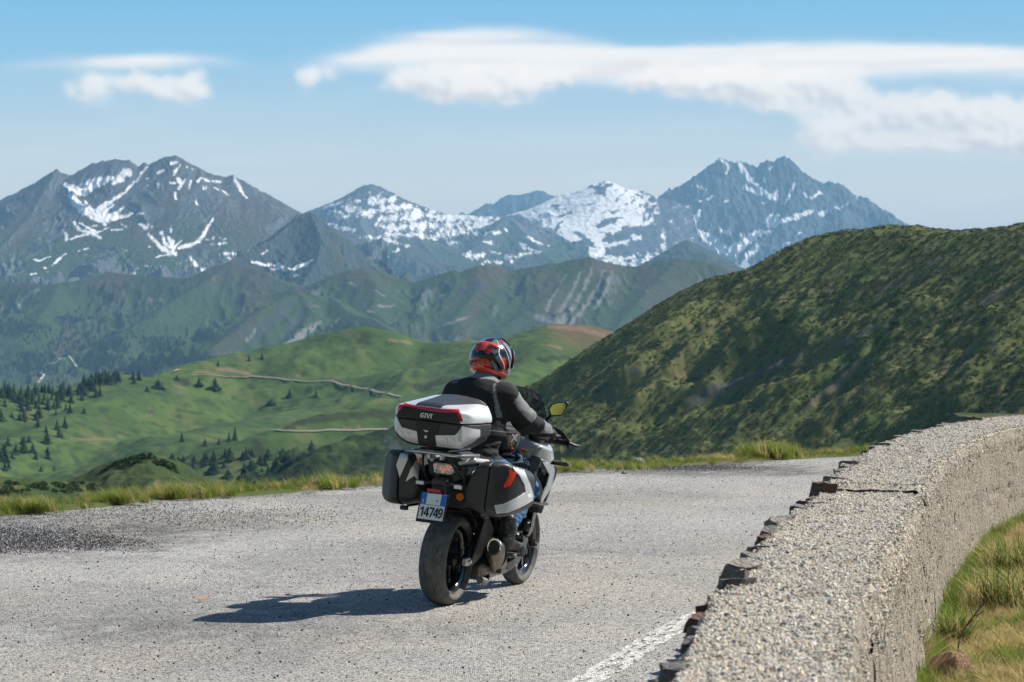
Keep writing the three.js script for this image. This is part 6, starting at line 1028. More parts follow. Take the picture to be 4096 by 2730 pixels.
for (const s of [1, -1]) {
  const w = (x, y, z) => hullOf([[[0, 0, 1], [0, 0, .285]], [[-.5, .2, .8], [.98, .8, .25]], [[.6, -.1, .8], [1.38, .8, .25]], [[.25, 1, .2], [1.2, .95, .2]], [[.72, -.7, .2], [1.22, .70, .2]], [[-1, -.55, 0], [.98, .70, .2]], [[0, 0, -1], [0, 0, .19]]], .02)(x, y, z * s);
  const hollow = (x, y, z) => smax(w(x, y, z), -hullOf([[[-.3, .9, 0], [1.06, .915, 0]], [[.8, -.6, 0], [1.2, .74, 0]], [[-1, -.5, 0], [1.035, .78, 0]], [[1, .3, 0], [1.27, .85, 0]], [[0, 0, -1], [0, 0, .235]]], .015)(x, y, z * s), .01);
  const sf = mesh(bike, 'side_fairing', nets(hollow, [.86, .58, s > 0 ? .15 : -.33], [1.46, 1.02, s > 0 ? .33 : -.15], .008), M.plastic, 'black side fairing edged in silver');
  if (s > 0) mesh(sf, 'silver_edge', inlay([[.600, .949], [.672, .952], [.679, .915], [.693, .892], [.697, .828], [.683, .762], [.646, .705], [.618, .660], [.606, .648], [.612, .692], [.642, .775], [.658, .857], [.630, .903]], VIEW, w, .005), M.silverPaint, 'silver edge panel');
  mesh(sf, 'vent', block([1.12, .84, s * .222], [.22, .16, .02], .008, [0, 0, -.2]), M.plasticDark); for (let i = 0; i < 3; i++) mesh(sf, 'vent_slat', block([1.10 + i * .045, .85 - i * .03, s * .243], [.012, .14, .016], .004, [0, 0, .5]), M.plastic);
  mesh(bike, 'side_wing', nets((x, y, z) => { const q = z * s; return hullOf([[[0, 1, .2], [1.0, .672, .25]], [[0, -1, .1], [1.0, .640, .25]], [[0, 0, 1], [0, 0, .325]], [[-1, 0, .4], [.90, .65, .26]], [[1, 0, .6], [1.12, .65, .30]], [[0, 0, -1], [0, 0, .2]]], .01)(x, y, q); }, [.84, .6, s > 0 ? .17 : -.35], [1.26, .71, s > 0 ? .35 : -.17], .007), M.plastic);
  const fs = mesh(bike, 'front_indicator', merge([bar([1.33, .930, s * .23], [1.315, .930, s * .345], .013, .016), block([1.315, .930, s * .345], [.032, .032, .05], .012)]), M.plastic); mesh(fs, 'lens', block([1.335, .930, s * .350], [.006, .022, .036], .003), M.orange);
}
const tankF = (x, y, z) => smin(ell(x, y, z, [.86, .93, 0], [.28, .135, .185]), ell(x, y, z, [1.02, .90, 0], [.15, .10, .20]), .06);
const tank = mesh(bike, 'fuel_tank', nets((x, y, z) => smax(tankF(x, y, z), .80 - y, .02), [.54, .76, -.25], [1.22, 1.1, .25], .010), M.blackGloss, 'gloss black fuel tank');
{ // name on the tank, laid along its right flank
  const g = words('SUZUKI', .040, .004, 'xy', [0, 0, 0], 1.15); const p = g.attributes.position, v = new THREE.Vector3();
  for (let i = 0; i < p.count; i++) { v.fromBufferAttribute(p, i); const lz = v.z, xx = .97 + v.x * .92, yy = .928 + v.y * .9 - v.x * .30; let z = .26; for (let k = 0; k < 60; k++) { const d = tankF(xx, yy, z); if (d < .0004) break; z -= d * .6; } p.setXYZ(i, xx, yy, z + lz); } g.computeVertexNormals(); mesh(tank, 'lettering', g, std(.16, .165, .17, .3, .6)); }
mesh(tank, 'filler_cap', bar([.86, 1.058, 0], [.86, 1.07, 0], .045, .042, 32), M.blackMetal);
mesh(bike, 'seat', nets((x, y, z) => smax(smin(rbox(x, y, z, [.46, .84, 0], [.20, .045, .14 - .04 * sstep(.45, .65, x)], .04), rbox(x, y, z, [.13, .93, 0], [.19, .045, .125], .04), .06), -1, .01), [-.1, .76, -.2], [.72, 1.02, .2], .010), std(.018, .018, .019, .75));
{ // key fob and ignition
  mesh(bike, 'key_fob', block([1.065, 1.02, .115], [.05, .012, .07], .005, [.2, .3, 0]), M.orange, 'orange key fob'); }
const scr = mesh(bike, 'windscreen', (() => { // curved smoked shield
  const P = [], I = [], nu = 30, nv = 24; for (let j = 0; j <= nv; j++) for (let i = 0; i <= nu; i++) { const v = j / nv, u = i / nu * 2 - 1, w = lerp(.255, .205, v) * (v > .8 ? Math.sqrt(Math.max(0, 1 - ((v - .8) / .205) ** 2)) * .42 + .58 : 1); const z = u * w, top = 1.155 + v * .305 - u * u * .02 * v; P.push(1.30 - v * .17 - z * z * 1.9, top, z); }
  for (let j = 0; j < nv; j++) for (let i = 0; i < nu; i++) { const a = j * (nu + 1) + i, b = a + 1, c = a + nu + 1, d = c + 1; I.push(a, b, c, b, d, c); } const g = new THREE.BufferGeometry(); g.setAttribute('position', new THREE.Float32BufferAttribute(P, 3)); g.setIndex(I); g.computeVertexNormals(); return g; })(), M.smoke, 'dark smoked windscreen');
mesh(scr, 'screen_rim', (() => { const pts = []; for (let i = 0; i <= 30; i++) { const u = i / 30 * 2 - 1, w = .205 * .58, z = u * w; pts.push([1.13 - z * z * 1.9, 1.46 - u * u * .02, z]); } return tube(pts, .003, 60, 6); })(), M.blackMetal);
for (const s of [1, -1]) { // mirrors
  const poly = [[.295, 1.335], [.316, 1.373], [.360, 1.394], [.422, 1.401], [.440, 1.389], [.434, 1.362], [.402, 1.301], [.378, 1.291], [.320, 1.286], [.310, 1.298]].map(([z, y]) => [z * s, y]); if (s < 0) poly.reverse();
  const x0 = .97, mr = mesh(bike, 'mirror', plate(poly, 'zy', x0 + .03, .026, .008), M.plastic);
  const gl = poly.map(([z, y]) => [.362 * s + (z - .362 * s) * .80, 1.343 + (y - 1.343) * .80]); const g = plate(gl, 'zy', x0 - .001, .003, 0); mesh(mr, 'mirror_glass', g, M.mirror);
  mr.position.set(x0, 1.34, s * .367); mr.children[0].position.set(-x0, -1.34, -s * .367); mr.geometry.translate(-x0, -1.34, -s * .367); mr.rotation.set(0, s * .24, -.035);
  mesh(bike, 'mirror_stem', tube([[1.02, 1.13, s * .22], [1.01, 1.20, s * .245], [1.0, 1.27, s * .29], [.995, 1.305, s * .32]], .011, 20), M.blackMetal);
}
// tail: rack, lights, plate
mesh(bike, 'tail_unit', nets((x, y, z) => smin(smax(hullOf([[[-1, -.3, 0], [-.185, .94, 0]], [[0, 1, .15], [0, .985, .05]], [[0, -1, .25], [0, .868, .08]], [[0, -1, -.25], [0, .868, -.08]], [[-.25, 0, 1], [-.1, 0, .112]], [[-.25, 0, -1], [-.1, 0, -.112]], [[1, 0, 0], [.35, 0, 0]], [[0, 1, -.15], [0, .985, -.05]]], .03)(x, y, z), -1, .01), rbox(x, y, z, [-.18, .85, .0], [.10, .03, .055], .02), .03), [-.32, .78, -.2], [.4, 1.02, .2], .008), M.plastic);
{ const tl = new THREE.Group(); tl.name = 'tail_light'; bike.add(tl);
  const body = mesh(tl, 'housing', plate([[-.078, .958], [-.062, .974], [.066, .974], [.080, .956], [.066, .912], [.046, .900], [-.044, .900], [-.064, .914]], 'zy', -.178, .03, .008), M.clearLens);
  for (let r = 0; r < 3; r++) for (let c = 0; c < 5; c++) { const z = (c - 2) * .027 + (r % 2) * .012, y = .958 - r * .021; if (Math.abs(z) > .066) continue; const on = (r === 0 && c !== 2 && c !== 1) || (r === 1 && c > 0 && c < 4) || (r === 2 && c === 2); mesh(tl, 'light_cell', new THREE.SphereGeometry(on ? .0062 : .0105, 10, 8).scale(.6, 1, 1.2).translate(-.216, y, z), on ? M.ledRed || (M.ledRed = std(.6, .04, .02, .2, 0, { emissive: new THREE.Color(1, .12, .05), emissiveIntensity: .5 })) : M.clearLens); } }
for (const s of [1, -1]) { const si = mesh(bike, 'rear_indicator', merge([bar([-.24, .845, s * .03], [-.25, .838, s * .105], .010, .010), block([-.25, .833, s * .135], [.034, .034, .070], .013)]), M.plastic); mesh(si, 'lens', block([-.268, .833, s * .136], [.01, .026, .058], .005), M.clearLens); }
mesh(bike, 'plate_bracket', merge([block([-.26, .80, 0], [.03, .12, .10], .01, [0, 0, -.25]), block([-.20, .84, 0], [.14, .025, .09], .01, [0, 0, .15])]), M.plastic);
mesh(bike, 'rear_reflector', block([-.318, .795, -.012], [.012, .024, .095], .003, [0, 0, -.28]), M.redLens);
mesh(bike, 'side_reflector', bar([-.10, .755, .09], [-.115, .755, .10], .026, .026, 24), M.orange);
{ const lp = new THREE.Group(); lp.name = 'licence_plate'; bike.add(lp); lp.position.set(-.322, .775, 0); lp.rotation.z = -.27;
  mesh(lp, 'plate_frame', plate([[-.100, .008], [.100, .008], [.100, -.196], [-.100, -.196]], 'zy', .006, .008, .004), M.plasticDark); mesh(lp, 'plate_sheet', plate([[-.0885, 0], [.0885, 0], [.0885, -.176], [-.0885, -.176]], 'zy', -.006, .0015, .0005), M.white);
  mesh(lp, 'blue_band', plate([[-.0875, -.002], [-.050, -.002], [-.050, -.075], [-.0875, -.075]], 'zy', -.0085, .001, 0), M.blue); mesh(lp, 'blue_band', plate([[.052, -.002], [.0875, -.002], [.0875, -.075], [.052, -.075]], 'zy', -.0085, .001, 0), M.blue);
  mesh(lp, 'line', plate([[-.0875, -.0765], [.0875, -.0765], [.0875, -.0785], [-.0875, -.0785]], 'zy', -.0085, .001, 0), M.ink);
  const X = [-.068, -.033, .003, .034, .066]; '14749'.split('').forEach((c, i) => { const g = words(c, .066, .0012, 'zy', [-.0095, -.126, X[i]], .74); mesh(lp, 'digit', g, M.ink); });
  mesh(lp, 'letter', words('I', .022, .001, 'zy', [-.0105, -.055, -.069], 1), M.white); mesh(lp, 'seal', merge([new THREE.TorusGeometry(.0055, .0012, 6, 20).rotateY(Math.PI / 2).translate(-.0085, -.045, .028), words('R', .006, .001, 'zy', [-.0085, -.045, .028])]), M.ink);
  const stars = []; for (let i = 0; i < 12; i++) stars.push(new THREE.SphereGeometry(.0016, 6, 4).translate(-.0095, -.022 + .0105 * Math.sin(i * .5236), -.069 + .0105 * Math.cos(i * .5236))); mesh(lp, 'star_ring', merge(stars), std(.05, .35, .75, .4)); }
{ const rk = new THREE.Group(); rk.name = 'luggage_rack'; bike.add(rk);
  mesh(rk, 'rack_plate', plate([[-.40, 1.066], [-.38, 1.078], [.02, 1.078], [.03, 1.066]], 'xy', -.11, .20, .004), M.alu); mesh(rk, 'rack_rail', tube([[-.43, 1.052, -.16], [-.44, 1.055, 0], [-.43, 1.052, .14], [-.25, 1.045, .18], [-.02, 1.035, .17]], .011, 40), M.alu); mesh(rk, 'rack_rail', tube([[-.43, 1.052, -.16], [-.25, 1.045, -.20], [-.02, 1.035, -.17]], .011, 30), M.alu);
  for (const z of [-.06, .03]) mesh(rk, 'rack_foot', block([-.33, 1.03, z], [.04, .05, .02], .004), M.alu);
  mesh(rk, 'rack_stay', tube([[-.36, 1.045, -.09], [-.37, 1.0, -.09], [-.34, .93, -.09], [-.24, .85, -.085]], .010, 24), M.blackMetal); mesh(rk, 'rack_stay', tube([[-.36, 1.045, .10], [-.36, 1.0, .11], [-.25, .91, .14], [-.19, .865, .15], [-.18, .82, .155]], .010, 24), M.blackMetal); }
for (const s of [1, -1]) { mesh(bike, 'grab_rail', nets((x, y, z) => { const q = z * s; return smin(cap(x, y, q, [.26, .975, .135], [-.10, 1.005, .165], .018, .02), cap(x, y, q, [-.10, 1.005, .165], [-.17, .985, .10], .02, .016), .02); }, [-.22, .92, s > 0 ? .06 : -.22], [.32, 1.05, s > 0 ? .22 : -.06], .008), M.silver);
  mesh(bike, 'pannier_mount', merge([tube([[.25, .90, s * .13], [.1, .92, s * .17], [-.12, .92, s * .17], [-.14, .80, s * .17], [.1, .72, s * .17], [.28, .78, s * .16]], .010, 50), bar([-.05, .93, s * .10], [-.05, .93, s * .18], .012), block([.0, .90, s * .175], [.07, .05, .03], .006)]), M.blackMetal); }
mesh(bike, 'seat_cowl', nets((x, y, z) => hullOf([[[0, .9, .5], [0, .99, .10]], [[0, .9, -.5], [0, .99, -.10]], [[-1, 0, .2], [-.15, 0, .1]], [[-1, 0, -.2], [-.15, 0, -.1]], [[0, 0, 1], [0, 0, .145]], [[0, 0, -1], [0, 0, -.145]], [[0, -1, .2], [0, .87, .1]], [[0, -1, -.2], [0, .87, -.1]], [[1, .3, 0], [.42, .9, 0]]], .03)(x, y, z), [-.2, .82, -.2], [.5, 1.05, .2], .010), M.plastic);
// ---------------------------------------------------------------- hard luggage (same axes as the motorcycle)
{ // top case
  const t = bikeFrame(new THREE.Group()); t.name = 'top_case'; scene.add(t); t.userData = { label: 'silver and black hard top case with red reflector on the rear rack', category: 'luggage case' };
  const c0 = -.025, H = hullOf([[[-1, -.06, 0], [-.50, 1.26, 0]], [[-.62, 0, 1], [-.49, 0, .225]], [[-.62, 0, -1], [-.49, 0, -.225]], [[-.06, 0, 1], [-.2, 0, .293]], [[-.06, 0, -1], [-.2, 0, -.293]], [[.7, 0, 1], [-.02, 0, .25]], [[.7, 0, -1], [-.02, 0, -.25]], [[1, 0, 0], [.01, 0, 0]], [[-.10, 1, .14], [-.2, 1.412, 0]], [[-.10, 1, -.14], [-.2, 1.412, 0]], [[0, 1, .85], [-.3, 1.372, .225]], [[0, 1, -.85], [-.3, 1.372, -.225]], [[-.9, 1, 0], [-.475, 1.372, 0]], [[0, -1, 0], [0, 1.082, 0]], [[0, -1, .95], [0, 1.10, .20]], [[0, -1, -.95], [0, 1.10, -.20]], [[-.55, -1, 0], [-.49, 1.135, 0]], [[.5, -1, 0], [.0, 1.13, 0]]], .022);
  const body = (x, y, z) => H(x, y, z - c0), part = (x) => 1.270 - .0 * x;
  const base = mesh(t, 'base', nets((x, y, z) => smax(body(x, y, z) + .003, y - 1.264, .006), [-.56, 1.05, -.36], [.06, 1.30, .33], .009), M.plastic, 'black lower shell');
  const lid = mesh(t, 'lid', nets((x, y, z) => smax(body(x, y, z), 1.269 - y, .006), [-.56, 1.24, -.36], [.06, 1.45, .33], .009), M.silver, 'silver lid');
  const on = (poly, lift = .004) => inlay(poly, VIEW, body, lift);
  mesh(lid, 'rear_panel', on([[-.410, 1.272], [-.400, 1.295], [-.362, 1.344], [-.248, 1.335], [-.123, 1.330], [-.010, 1.337], [.014, 1.285], [.016, 1.272], [-.11, 1.271], [-.27, 1.271]], .002), M.plasticDark);
  mesh(lid, 'reflector', on([[-.417, 1.296], [-.379, 1.367], [-.359, 1.360], [-.264, 1.351], [-.118, 1.350], [0, 1.360], [.034, 1.288], [.014, 1.285], [-.010, 1.337], [-.123, 1.330], [-.248, 1.335], [-.362, 1.344], [-.400, 1.295]], .004), M.redLens, 'red wraparound reflector');
  mesh(lid, 'top_pad', inlay([[-.125, -.485], [.055, -.485], [.07, -.42], [.15, -.22], [.20, -.03], [-.12, -.03], [-.115, -.22], [-.12, -.42]], [0, -1, 0], body, .004, [1, 0, 0]), M.plastic, 'black pad on the lid');
  mesh(lid, 'badge', (() => { const g = words('GIVI', .030, .004, 'zy', [0, 0, 0], 1.0, .22); const s = g.clone(); return g.translate(-.514, 1.300, -.035); })(), M.white, 'pale brand lettering');
  mesh(base, 'lock_panel', on([[-.271, 1.262], [-.110, 1.258], [-.132, 1.187], [-.122, 1.112], [-.246, 1.114], [-.261, 1.188]], .003), M.plasticDark);
  mesh(base, 'corner_guard', on([[-.425, 1.262], [-.403, 1.267], [-.365, 1.204], [-.261, 1.188], [-.246, 1.106], [-.317, 1.117], [-.370, 1.145], [-.408, 1.186]], .004), M.silver); mesh(base, 'corner_guard', on([[.031, 1.255], [.147, 1.232], [.151, 1.188], [.107, 1.144], [.034, 1.104], [-.122, 1.104], [-.136, 1.177], [-.011, 1.191], [.003, 1.204]], .004), M.silver);
  for (const r of [[[-.370, 1.178], [-.357, 1.177], [-.350, 1.143], [-.360, 1.150]], [[-.323, 1.173], [-.310, 1.171], [-.302, 1.133], [-.313, 1.139]], [[-.078, 1.166], [-.060, 1.167], [-.048, 1.130], [-.066, 1.134]], [[-.028, 1.167], [-.012, 1.169], [.009, 1.117], [-.013, 1.125]]]) mesh(base, 'rib', on(r, .011), M.silver);
  mesh(base, 'key_lock', merge([bar([-.49, 1.160, -.03], [-.507, 1.160, -.03], .011, .010, 20)]), M.alu); mesh(base, 'handle', on([[-.214, 1.140], [-.205, 1.147], [-.180, 1.147], [-.170, 1.140], [-.180, 1.130], [-.205, 1.130]], .007), M.plastic); mesh(base, 'mark', on([[-.218, 1.204], [-.181, 1.200], [-.200, 1.190]], .005), M.white);
}
const pannier = (s) => {
  const t = bikeFrame(new THREE.Group()); t.name = numbered('pannier'); scene.add(t); const q0 = s > 0 ? 0 : -.012;
  t.userData = { label: s > 0 ? 'black hard pannier with silver trim on the side nearer the wall' : 'black hard pannier on the valley side, shaded by the top case', category: 'pannier', group: 'hard panniers of the motorcycle' };
  const H = hullOf([[[-1, 0, 0], [-.215, 0, 0]], [[-.70, 0, .72], [-.195, 0, .372]], [[-.22, 0, .97], [-.06, 0, .480]], [[.06, 0, 1], [.1, 0, .500]], [[.75, 0, .66], [.30, 0, .465]], [[1, .1, 0], [.345, .85, 0]], [[0, .50, -1], [0, .83, .150]], [[0, -.30, -1], [0, .80, .150]], [[0, -.75, -.66], [0, .69, .20]], [[.17, 1, 0], [-.2, 1.038, 0]], [[.12, .8, .60], [-.1, .995, .455]], [[0, .8, -.6], [0, 1.0, .20]], [[0, -1, 0], [0, .648, 0]], [[.42, -.9, 0], [.17, .652, 0]], [[-.45, -.89, 0], [-.205, .690, 0]], [[0, -.8, .6], [0, .690, .462]], [[-.4, .9, 0], [-.20, 1.005, 0]]], .03);
  const body = (x, y, z) => H(x, y, z * s + (s > 0 ? 0 : q0));
  const seam = (x, y, z) => { const q = z * s; return Math.abs(q - .318 - (y - .8) * .05) - .0035; };
  const half = (outer) => nets((x, y, z) => { const q = z * s, k = q - .318 - (y - .8) * .05; return smax(body(x, y, z) + (outer ? 0 : .006), outer ? .003 - k : k + .003, .006); }, [-.27, .60, s > 0 ? .12 : -.56], [.40, 1.08, s > 0 ? .55 : -.12], .0085);
  const inn = mesh(t, 'inner_shell', half(false), M.plastic), lid = mesh(t, 'lid', half(true), M.plastic);
  if (s > 0) {
    mesh(lid, 'trim', inlay([[.383, .994], [.411, 1.000], [.457, .975], [.509, .878], [.548, .773], [.542, .758], [.374, .691], [.306, .684], [.287, .734], [.347, .747], [.465, .809], [.485, .825], [.473, .875], [.431, .944], [.399, .970]], VIEW, body, .006), M.silver, 'angular silver trim'); mesh(lid, 'reflector', inlay([[.359, .981], [.412, .956], [.380, .870], [.341, .856], [.336, .866], [.366, .938]], VIEW, body, .005), M.redBright || (M.redBright = std(.80, .06, .03, .15, 0, { clearcoat: 1 })), 'red reflector');
    mesh(lid, 'emblem', merge([inlay([[.500, .800], [.520, .806], [.518, .799], [.505, .795]], VIEW, body, .009), inlay([[.500, .800], [.505, .795], [.503, .783], [.497, .785]], VIEW, body, .009), inlay([[.508, .789], [.520, .793], [.519, .787], [.508, .783]], VIEW, body, .009)]), M.white);
  } else {
    mesh(lid, 'reflector', inlay([[-.494, .975], [-.456, .988], [-.489, .938], [-.499, .872], [-.517, .865], [-.511, .928]], VIEW, body, .004), M.redLens, 'red reflector'); mesh(inn, 'side_plate', inlay([[-.371, 1.005], [-.321, 1.002], [-.315, .976], [-.360, .843], [-.390, .924]], VIEW, body, .003), M.silver); mesh(inn, 'side_plate', inlay([[-.255, .978], [-.239, .938], [-.235, .839], [-.263, .867], [-.317, .821], [-.291, .910]], VIEW, body, .003), M.silver); mesh(lid, 'end_badge', inlay([[-.519, .745], [-.481, .743], [-.472, .693], [-.514, .708]], VIEW, body, .003), M.alu);
    mesh(inn, 'latch', block([-.12, 1.02, -.20], [.05, .02, .05], .006), M.redBright); mesh(inn, 'latch_button', block([-.22, .975, -.172], [.02, .035, .012], .004), M.redBright); mesh(inn, 'clasp', block([-.20, .645, -.26], [.04, .03, .05], .006), M.plasticDark);
  }
  mesh(inn, 'hinge', block([.05, .645, s * .30], [.16, .018, .03], .006), M.plasticDark);
};
pannier(1); pannier(-1);
{ // tank bag
  const t = bikeFrame(new THREE.Group()); t.name = 'tank_bag'; scene.add(t); t.userData = { label: 'black tank bag with a grey X in front of the rider', category: 'bag' };
  const f = (x, y, z) => { const a = ell(x, y, z, [.80, 1.12, -.005], [.185, .125, .152]), b = rbox(x, y, z, [.80, 1.12, -.005], [.165, .115, .135], .06); return smax(a * .5 + b * .5, 1.02 - y, .03) + .0035 * Math.sin((y + x * .1) * 190) * sstep(1.16, 1.19, y); };
  const b = mesh(t, 'bag_body', nets(f, [.55, .98, -.22], [1.03, 1.28, .22], .0075), std(.042, .043, .046, .8)); mesh(b, 'zip', (() => { const pts = []; for (let i = 0; i <= 24; i++) { const a = i / 24 * Math.PI * 2; let r = .3; for (let k = 0; k < 40; k++) { const d = f(.80 + Math.cos(a) * r, 1.155, -.005 + Math.sin(a) * r); if (d < .001) break; r -= d * .7; } pts.push([.80 + Math.cos(a) * r, 1.155, -.005 + Math.sin(a) * r]); } return tube(pts.slice(0, 24), .005, 80, 6, true); })(), M.rubber);
  mesh(b, 'letter', inlay([[.362, 1.147], [.372, 1.149], [.386, 1.130], [.402, 1.152], [.411, 1.152], [.391, 1.122], [.404, 1.098], [.394, 1.096], [.383, 1.114], [.366, 1.090], [.357, 1.090], [.378, 1.122]], VIEW, f, .003), std(.22, .225, .23, .6), 'grey letter X'); mesh(b, 'tab', block([.74, 1.045, .13], [.07, .014, .012], .004), M.red, 'red tab'); mesh(b, 'tab', block([.70, 1.068, .132], [.025, .012, .012], .004), M.red);
}
// ---------------------------------------------------------------- rider (same axes as the motorcycle)
{
  const R = bikeFrame(new THREE.Group()); R.name = 'person'; scene.add(R); R.userData = { label: 'rider in black and grey jacket, jeans and red black helmet on the motorcycle', category: 'person' };
  const zc = -.045;
  const J = { shR: [.50, 1.425, .135], shL: [.50, 1.405, -.235], elR: [.645, 1.258, .242], elL: [.64, 1.25, -.36], wrR: [.915, 1.165, .335], wrL: [.91, 1.16, -.365], hipR: [.40, .93, .10], hipL: [.40, .93, -.14], knR: [.865, .765, .235], knL: [.865, .765, -.255], anR: [.545, .50, .225], anL: [.545, .50, -.225] };
  const torso = (x, y, z) => {
    const w = z - zc; let d = 9;
    const sec = (c, r) => ell(x, y, w, c, r);
    d = cap(x, y, w * .76, [.36, .96, 0], [.42, 1.14, 0], .155, .150); d = smin(d, sec([.475, 1.30, 0], [.145, .20, .205]), .10); d = smin(d, sec([.50, 1.42, 0], [.125, .105, .205]), .08);
    d = smin(d, cap(x, y, w, [.52, 1.46, 0], [.56, 1.54, .005], .085, .066), .07); return d;
  };
  const sleeves = (x, y, z) => { let d = cap(x, y, z, J.shR, J.elR, .090, .078); d = smin(d, cap(x, y, z, J.elR, J.wrR, .078, .052), .04); let e = cap(x, y, z, J.shL, J.elL, .083, .066); e = smin(e, cap(x, y, z, J.elL, J.wrL, .066, .046), .04); return Math.min(d, e); };
  const legs = (x, y, z) => { let d = smin(cap(x, y, z, J.hipR, J.knR, .105, .072), cap(x, y, z, J.knR, J.anR, .070, .052), .04); const e = smin(cap(x, y, z, J.hipL, J.knL, .105, .072), cap(x, y, z, J.knL, J.anL, .070, .052), .04); return Math.min(d, e); };
  const crease = (x, y, z) => {                              // folds of the cloth: across the waist, round the elbow
    const a = n2(x * 9 + z * 4, y * 26, 501) * .5 + n2(x * 20, y * 44 + z * 18, 502) * .3; const waist = sstep(1.30, 1.10, y) * sstep(.92, 1.0, y);
    const el = Math.exp(-((x - .66) ** 2 + (y - 1.26) ** 2) / .018), fore = sstep(.70, .82, x) * sstep(1.0, 1.1, y), u = (x - .5) * 34 + (1.43 - y) * 24;
    return a * (.010 * waist + .004) + n2(u * .5, z * 9 + y * 5, 504) * (.013 * el + .008 * fore + .004);
  };
  const body = (x, y, z) => { let d = smin(torso(x, y, z), sleeves(x, y, z), .055), hem = .975; const l = legs(x, y, z); if (y > .80) d += crease(x, y, z); d = Math.min(smax(d, .952 - y + (x - .4) * .12, .012), l + (y < .9 ? n2(x * 18 + y * 12, y * 30 + z * 14, 505) * .009 : 0)); return d; };
  const BLK = [.021, .022, .024], GRY = [.195, .200, .212], BLK2 = [.034, .035, .038], JEAN = [.050, .125, .235];
  const along = (p, a, b) => { const e = [b[0] - a[0], b[1] - a[1], b[2] - a[2]]; return ((p[0] - a[0]) * e[0] + (p[1] - a[1]) * e[1] + (p[2] - a[2]) * e[2]) / (e[0] ** 2 + e[1] ** 2 + e[2] ** 2); };
  const paint = (x, y, z, nx, ny, nz) => {
    const p = [x, y, z], w = z - zc, f = 1 + n2(x * 160, y * 160 + z * 90, 511) * .10;
    let c = BLK; if (y < .945 + (x - .4) * .12 || legs(x, y, z) < .012 && y < .99) c = JEAN;
    else {
      const tU = along(p, J.shR, J.elR), tF = along(p, J.elR, J.wrR), onR = cap(x, y, z, J.shR, J.elR, .090, .078) < .03 || cap(x, y, z, J.elR, J.wrR, .078, .052) < .03, side = z > .10 + 0 * x;
      const yoke = 1.522 - .30 * Math.max(0, Math.abs(w) - .08), strap = Math.abs(w - .155 + (y - 1.40) * .25) < .014 && y > 1.28 && nx < .2;
      if (y > yoke + .006) c = GRY; else if (strap) c = GRY; else if (w > .16 && y > 1.40) c = BLK2;
      if (onR && w > .13) {
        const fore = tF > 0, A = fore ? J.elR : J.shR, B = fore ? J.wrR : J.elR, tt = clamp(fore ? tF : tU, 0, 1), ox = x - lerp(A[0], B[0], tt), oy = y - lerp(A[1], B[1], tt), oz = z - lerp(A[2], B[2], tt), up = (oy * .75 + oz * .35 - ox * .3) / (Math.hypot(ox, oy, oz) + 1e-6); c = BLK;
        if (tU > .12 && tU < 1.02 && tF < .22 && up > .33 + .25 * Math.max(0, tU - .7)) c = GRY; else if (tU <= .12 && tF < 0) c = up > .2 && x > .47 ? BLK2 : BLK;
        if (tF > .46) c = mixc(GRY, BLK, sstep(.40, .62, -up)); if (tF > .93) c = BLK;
      }
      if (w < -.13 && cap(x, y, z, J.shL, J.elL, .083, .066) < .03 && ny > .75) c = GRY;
      if (y > 1.145 && y < 1.178 && nx < .3 && w > .02) c = mixc(BLK2, BLK, .4);
      const seam = Math.min(Math.abs(y - yoke), Math.abs(w - .105 - (1.40 - y) * .10) + (y > 1.46 || y < 1.0 ? 1 : 0)); if (seam < .004) c = [.010, .010, .011];
    }
    return [c[0] * f, c[1] * f, c[2] * f];
  };
  const weave = dataTex(256, (x, y) => { const v = .5 + .25 * Math.sin(x * .8) * Math.sin(y * .8) + n2(x / 6, y / 6, 521) * .2; return [v, v, v]; });
  const M_cloth = std(1, 1, 1, .82, 0, { vertexColors: true, sheen: .25, sheenRoughness: .6, sheenColor: new THREE.Color(.12, .12, .13) }); M_cloth.specularIntensity = .45;
  mesh(R, 'body', nets(body, [.16, .42, -.49], [1.0, 1.63, .39], .0092, paint), M_cloth);
  // belt strap of the jacket
  mesh(R, 'waist_strap', nets((x, y, z) => { const d = torso(x, y, z) - .006; return smax(Math.abs(d) - .006, smax(Math.abs(y - 1.165 + (x - .4) * .06) - .021, smax(.03 - (z - zc), x - .48, .01), .01), .008); }, [.2, 1.1, -.02], [.56, 1.23, .22], .006), std(.018, .018, .019, .7));
  mesh(R, 'strap_buckle', block([.475, 1.165, .125], [.012, .058, .022], .004), std(.10, .10, .11, .5));
  // boots
  for (const s of [1, -1]) { const a = s > 0 ? 0 : 0, k = [.545, .50, s * .225], heel = [.475, .375, s * .205], ball = [.655, .345, s * .272], toe = [.715, .345, s * .288];
    const bt = mesh(R, 'boot', nets((x, y, z) => { let d = smin(cap(x, y, z, [.535, .565, s * .222], k, .058, .055), cap(x, y, z, k, [.515, .41, s * .218], .055, .05), .03); d = smin(d, cap(x, y, z, [.505, .405, s * .215], [.66, .372, s * .272], .050, .040), .05); d = smin(d, cap(x, y, z, ball, toe, .042, .036), .03); return smax(d, .332 - y + (.6 - x) * .12, .01) + n2(x * 40, y * 60, 531) * .003; }, [.40, .30, s > 0 ? .13 : -.36], [.80, .62, s > 0 ? .36 : -.13], .0075), M.leather);
    mesh(bt, 'sole', nets((x, y, z) => smax(Math.min(cap(x, y, z, [.49, .36, s * .214], [.66, .335, s * .272], .048, .043), cap(x, y, z, ball, toe, .044, .038)), smax(y - .342 - (.6 - x) * .12, .318 - y + (.6 - x) * .12, .004), .006), [.40, .28, s > 0 ? .13 : -.36], [.80, .40, s > 0 ? .36 : -.13], .0065), M.rubber); mesh(bt, 'buckle', block([.60, .452, s * .288], [.05, .02, .014], .004, [0, -s * .4, -.4]), M.blackMetal); }
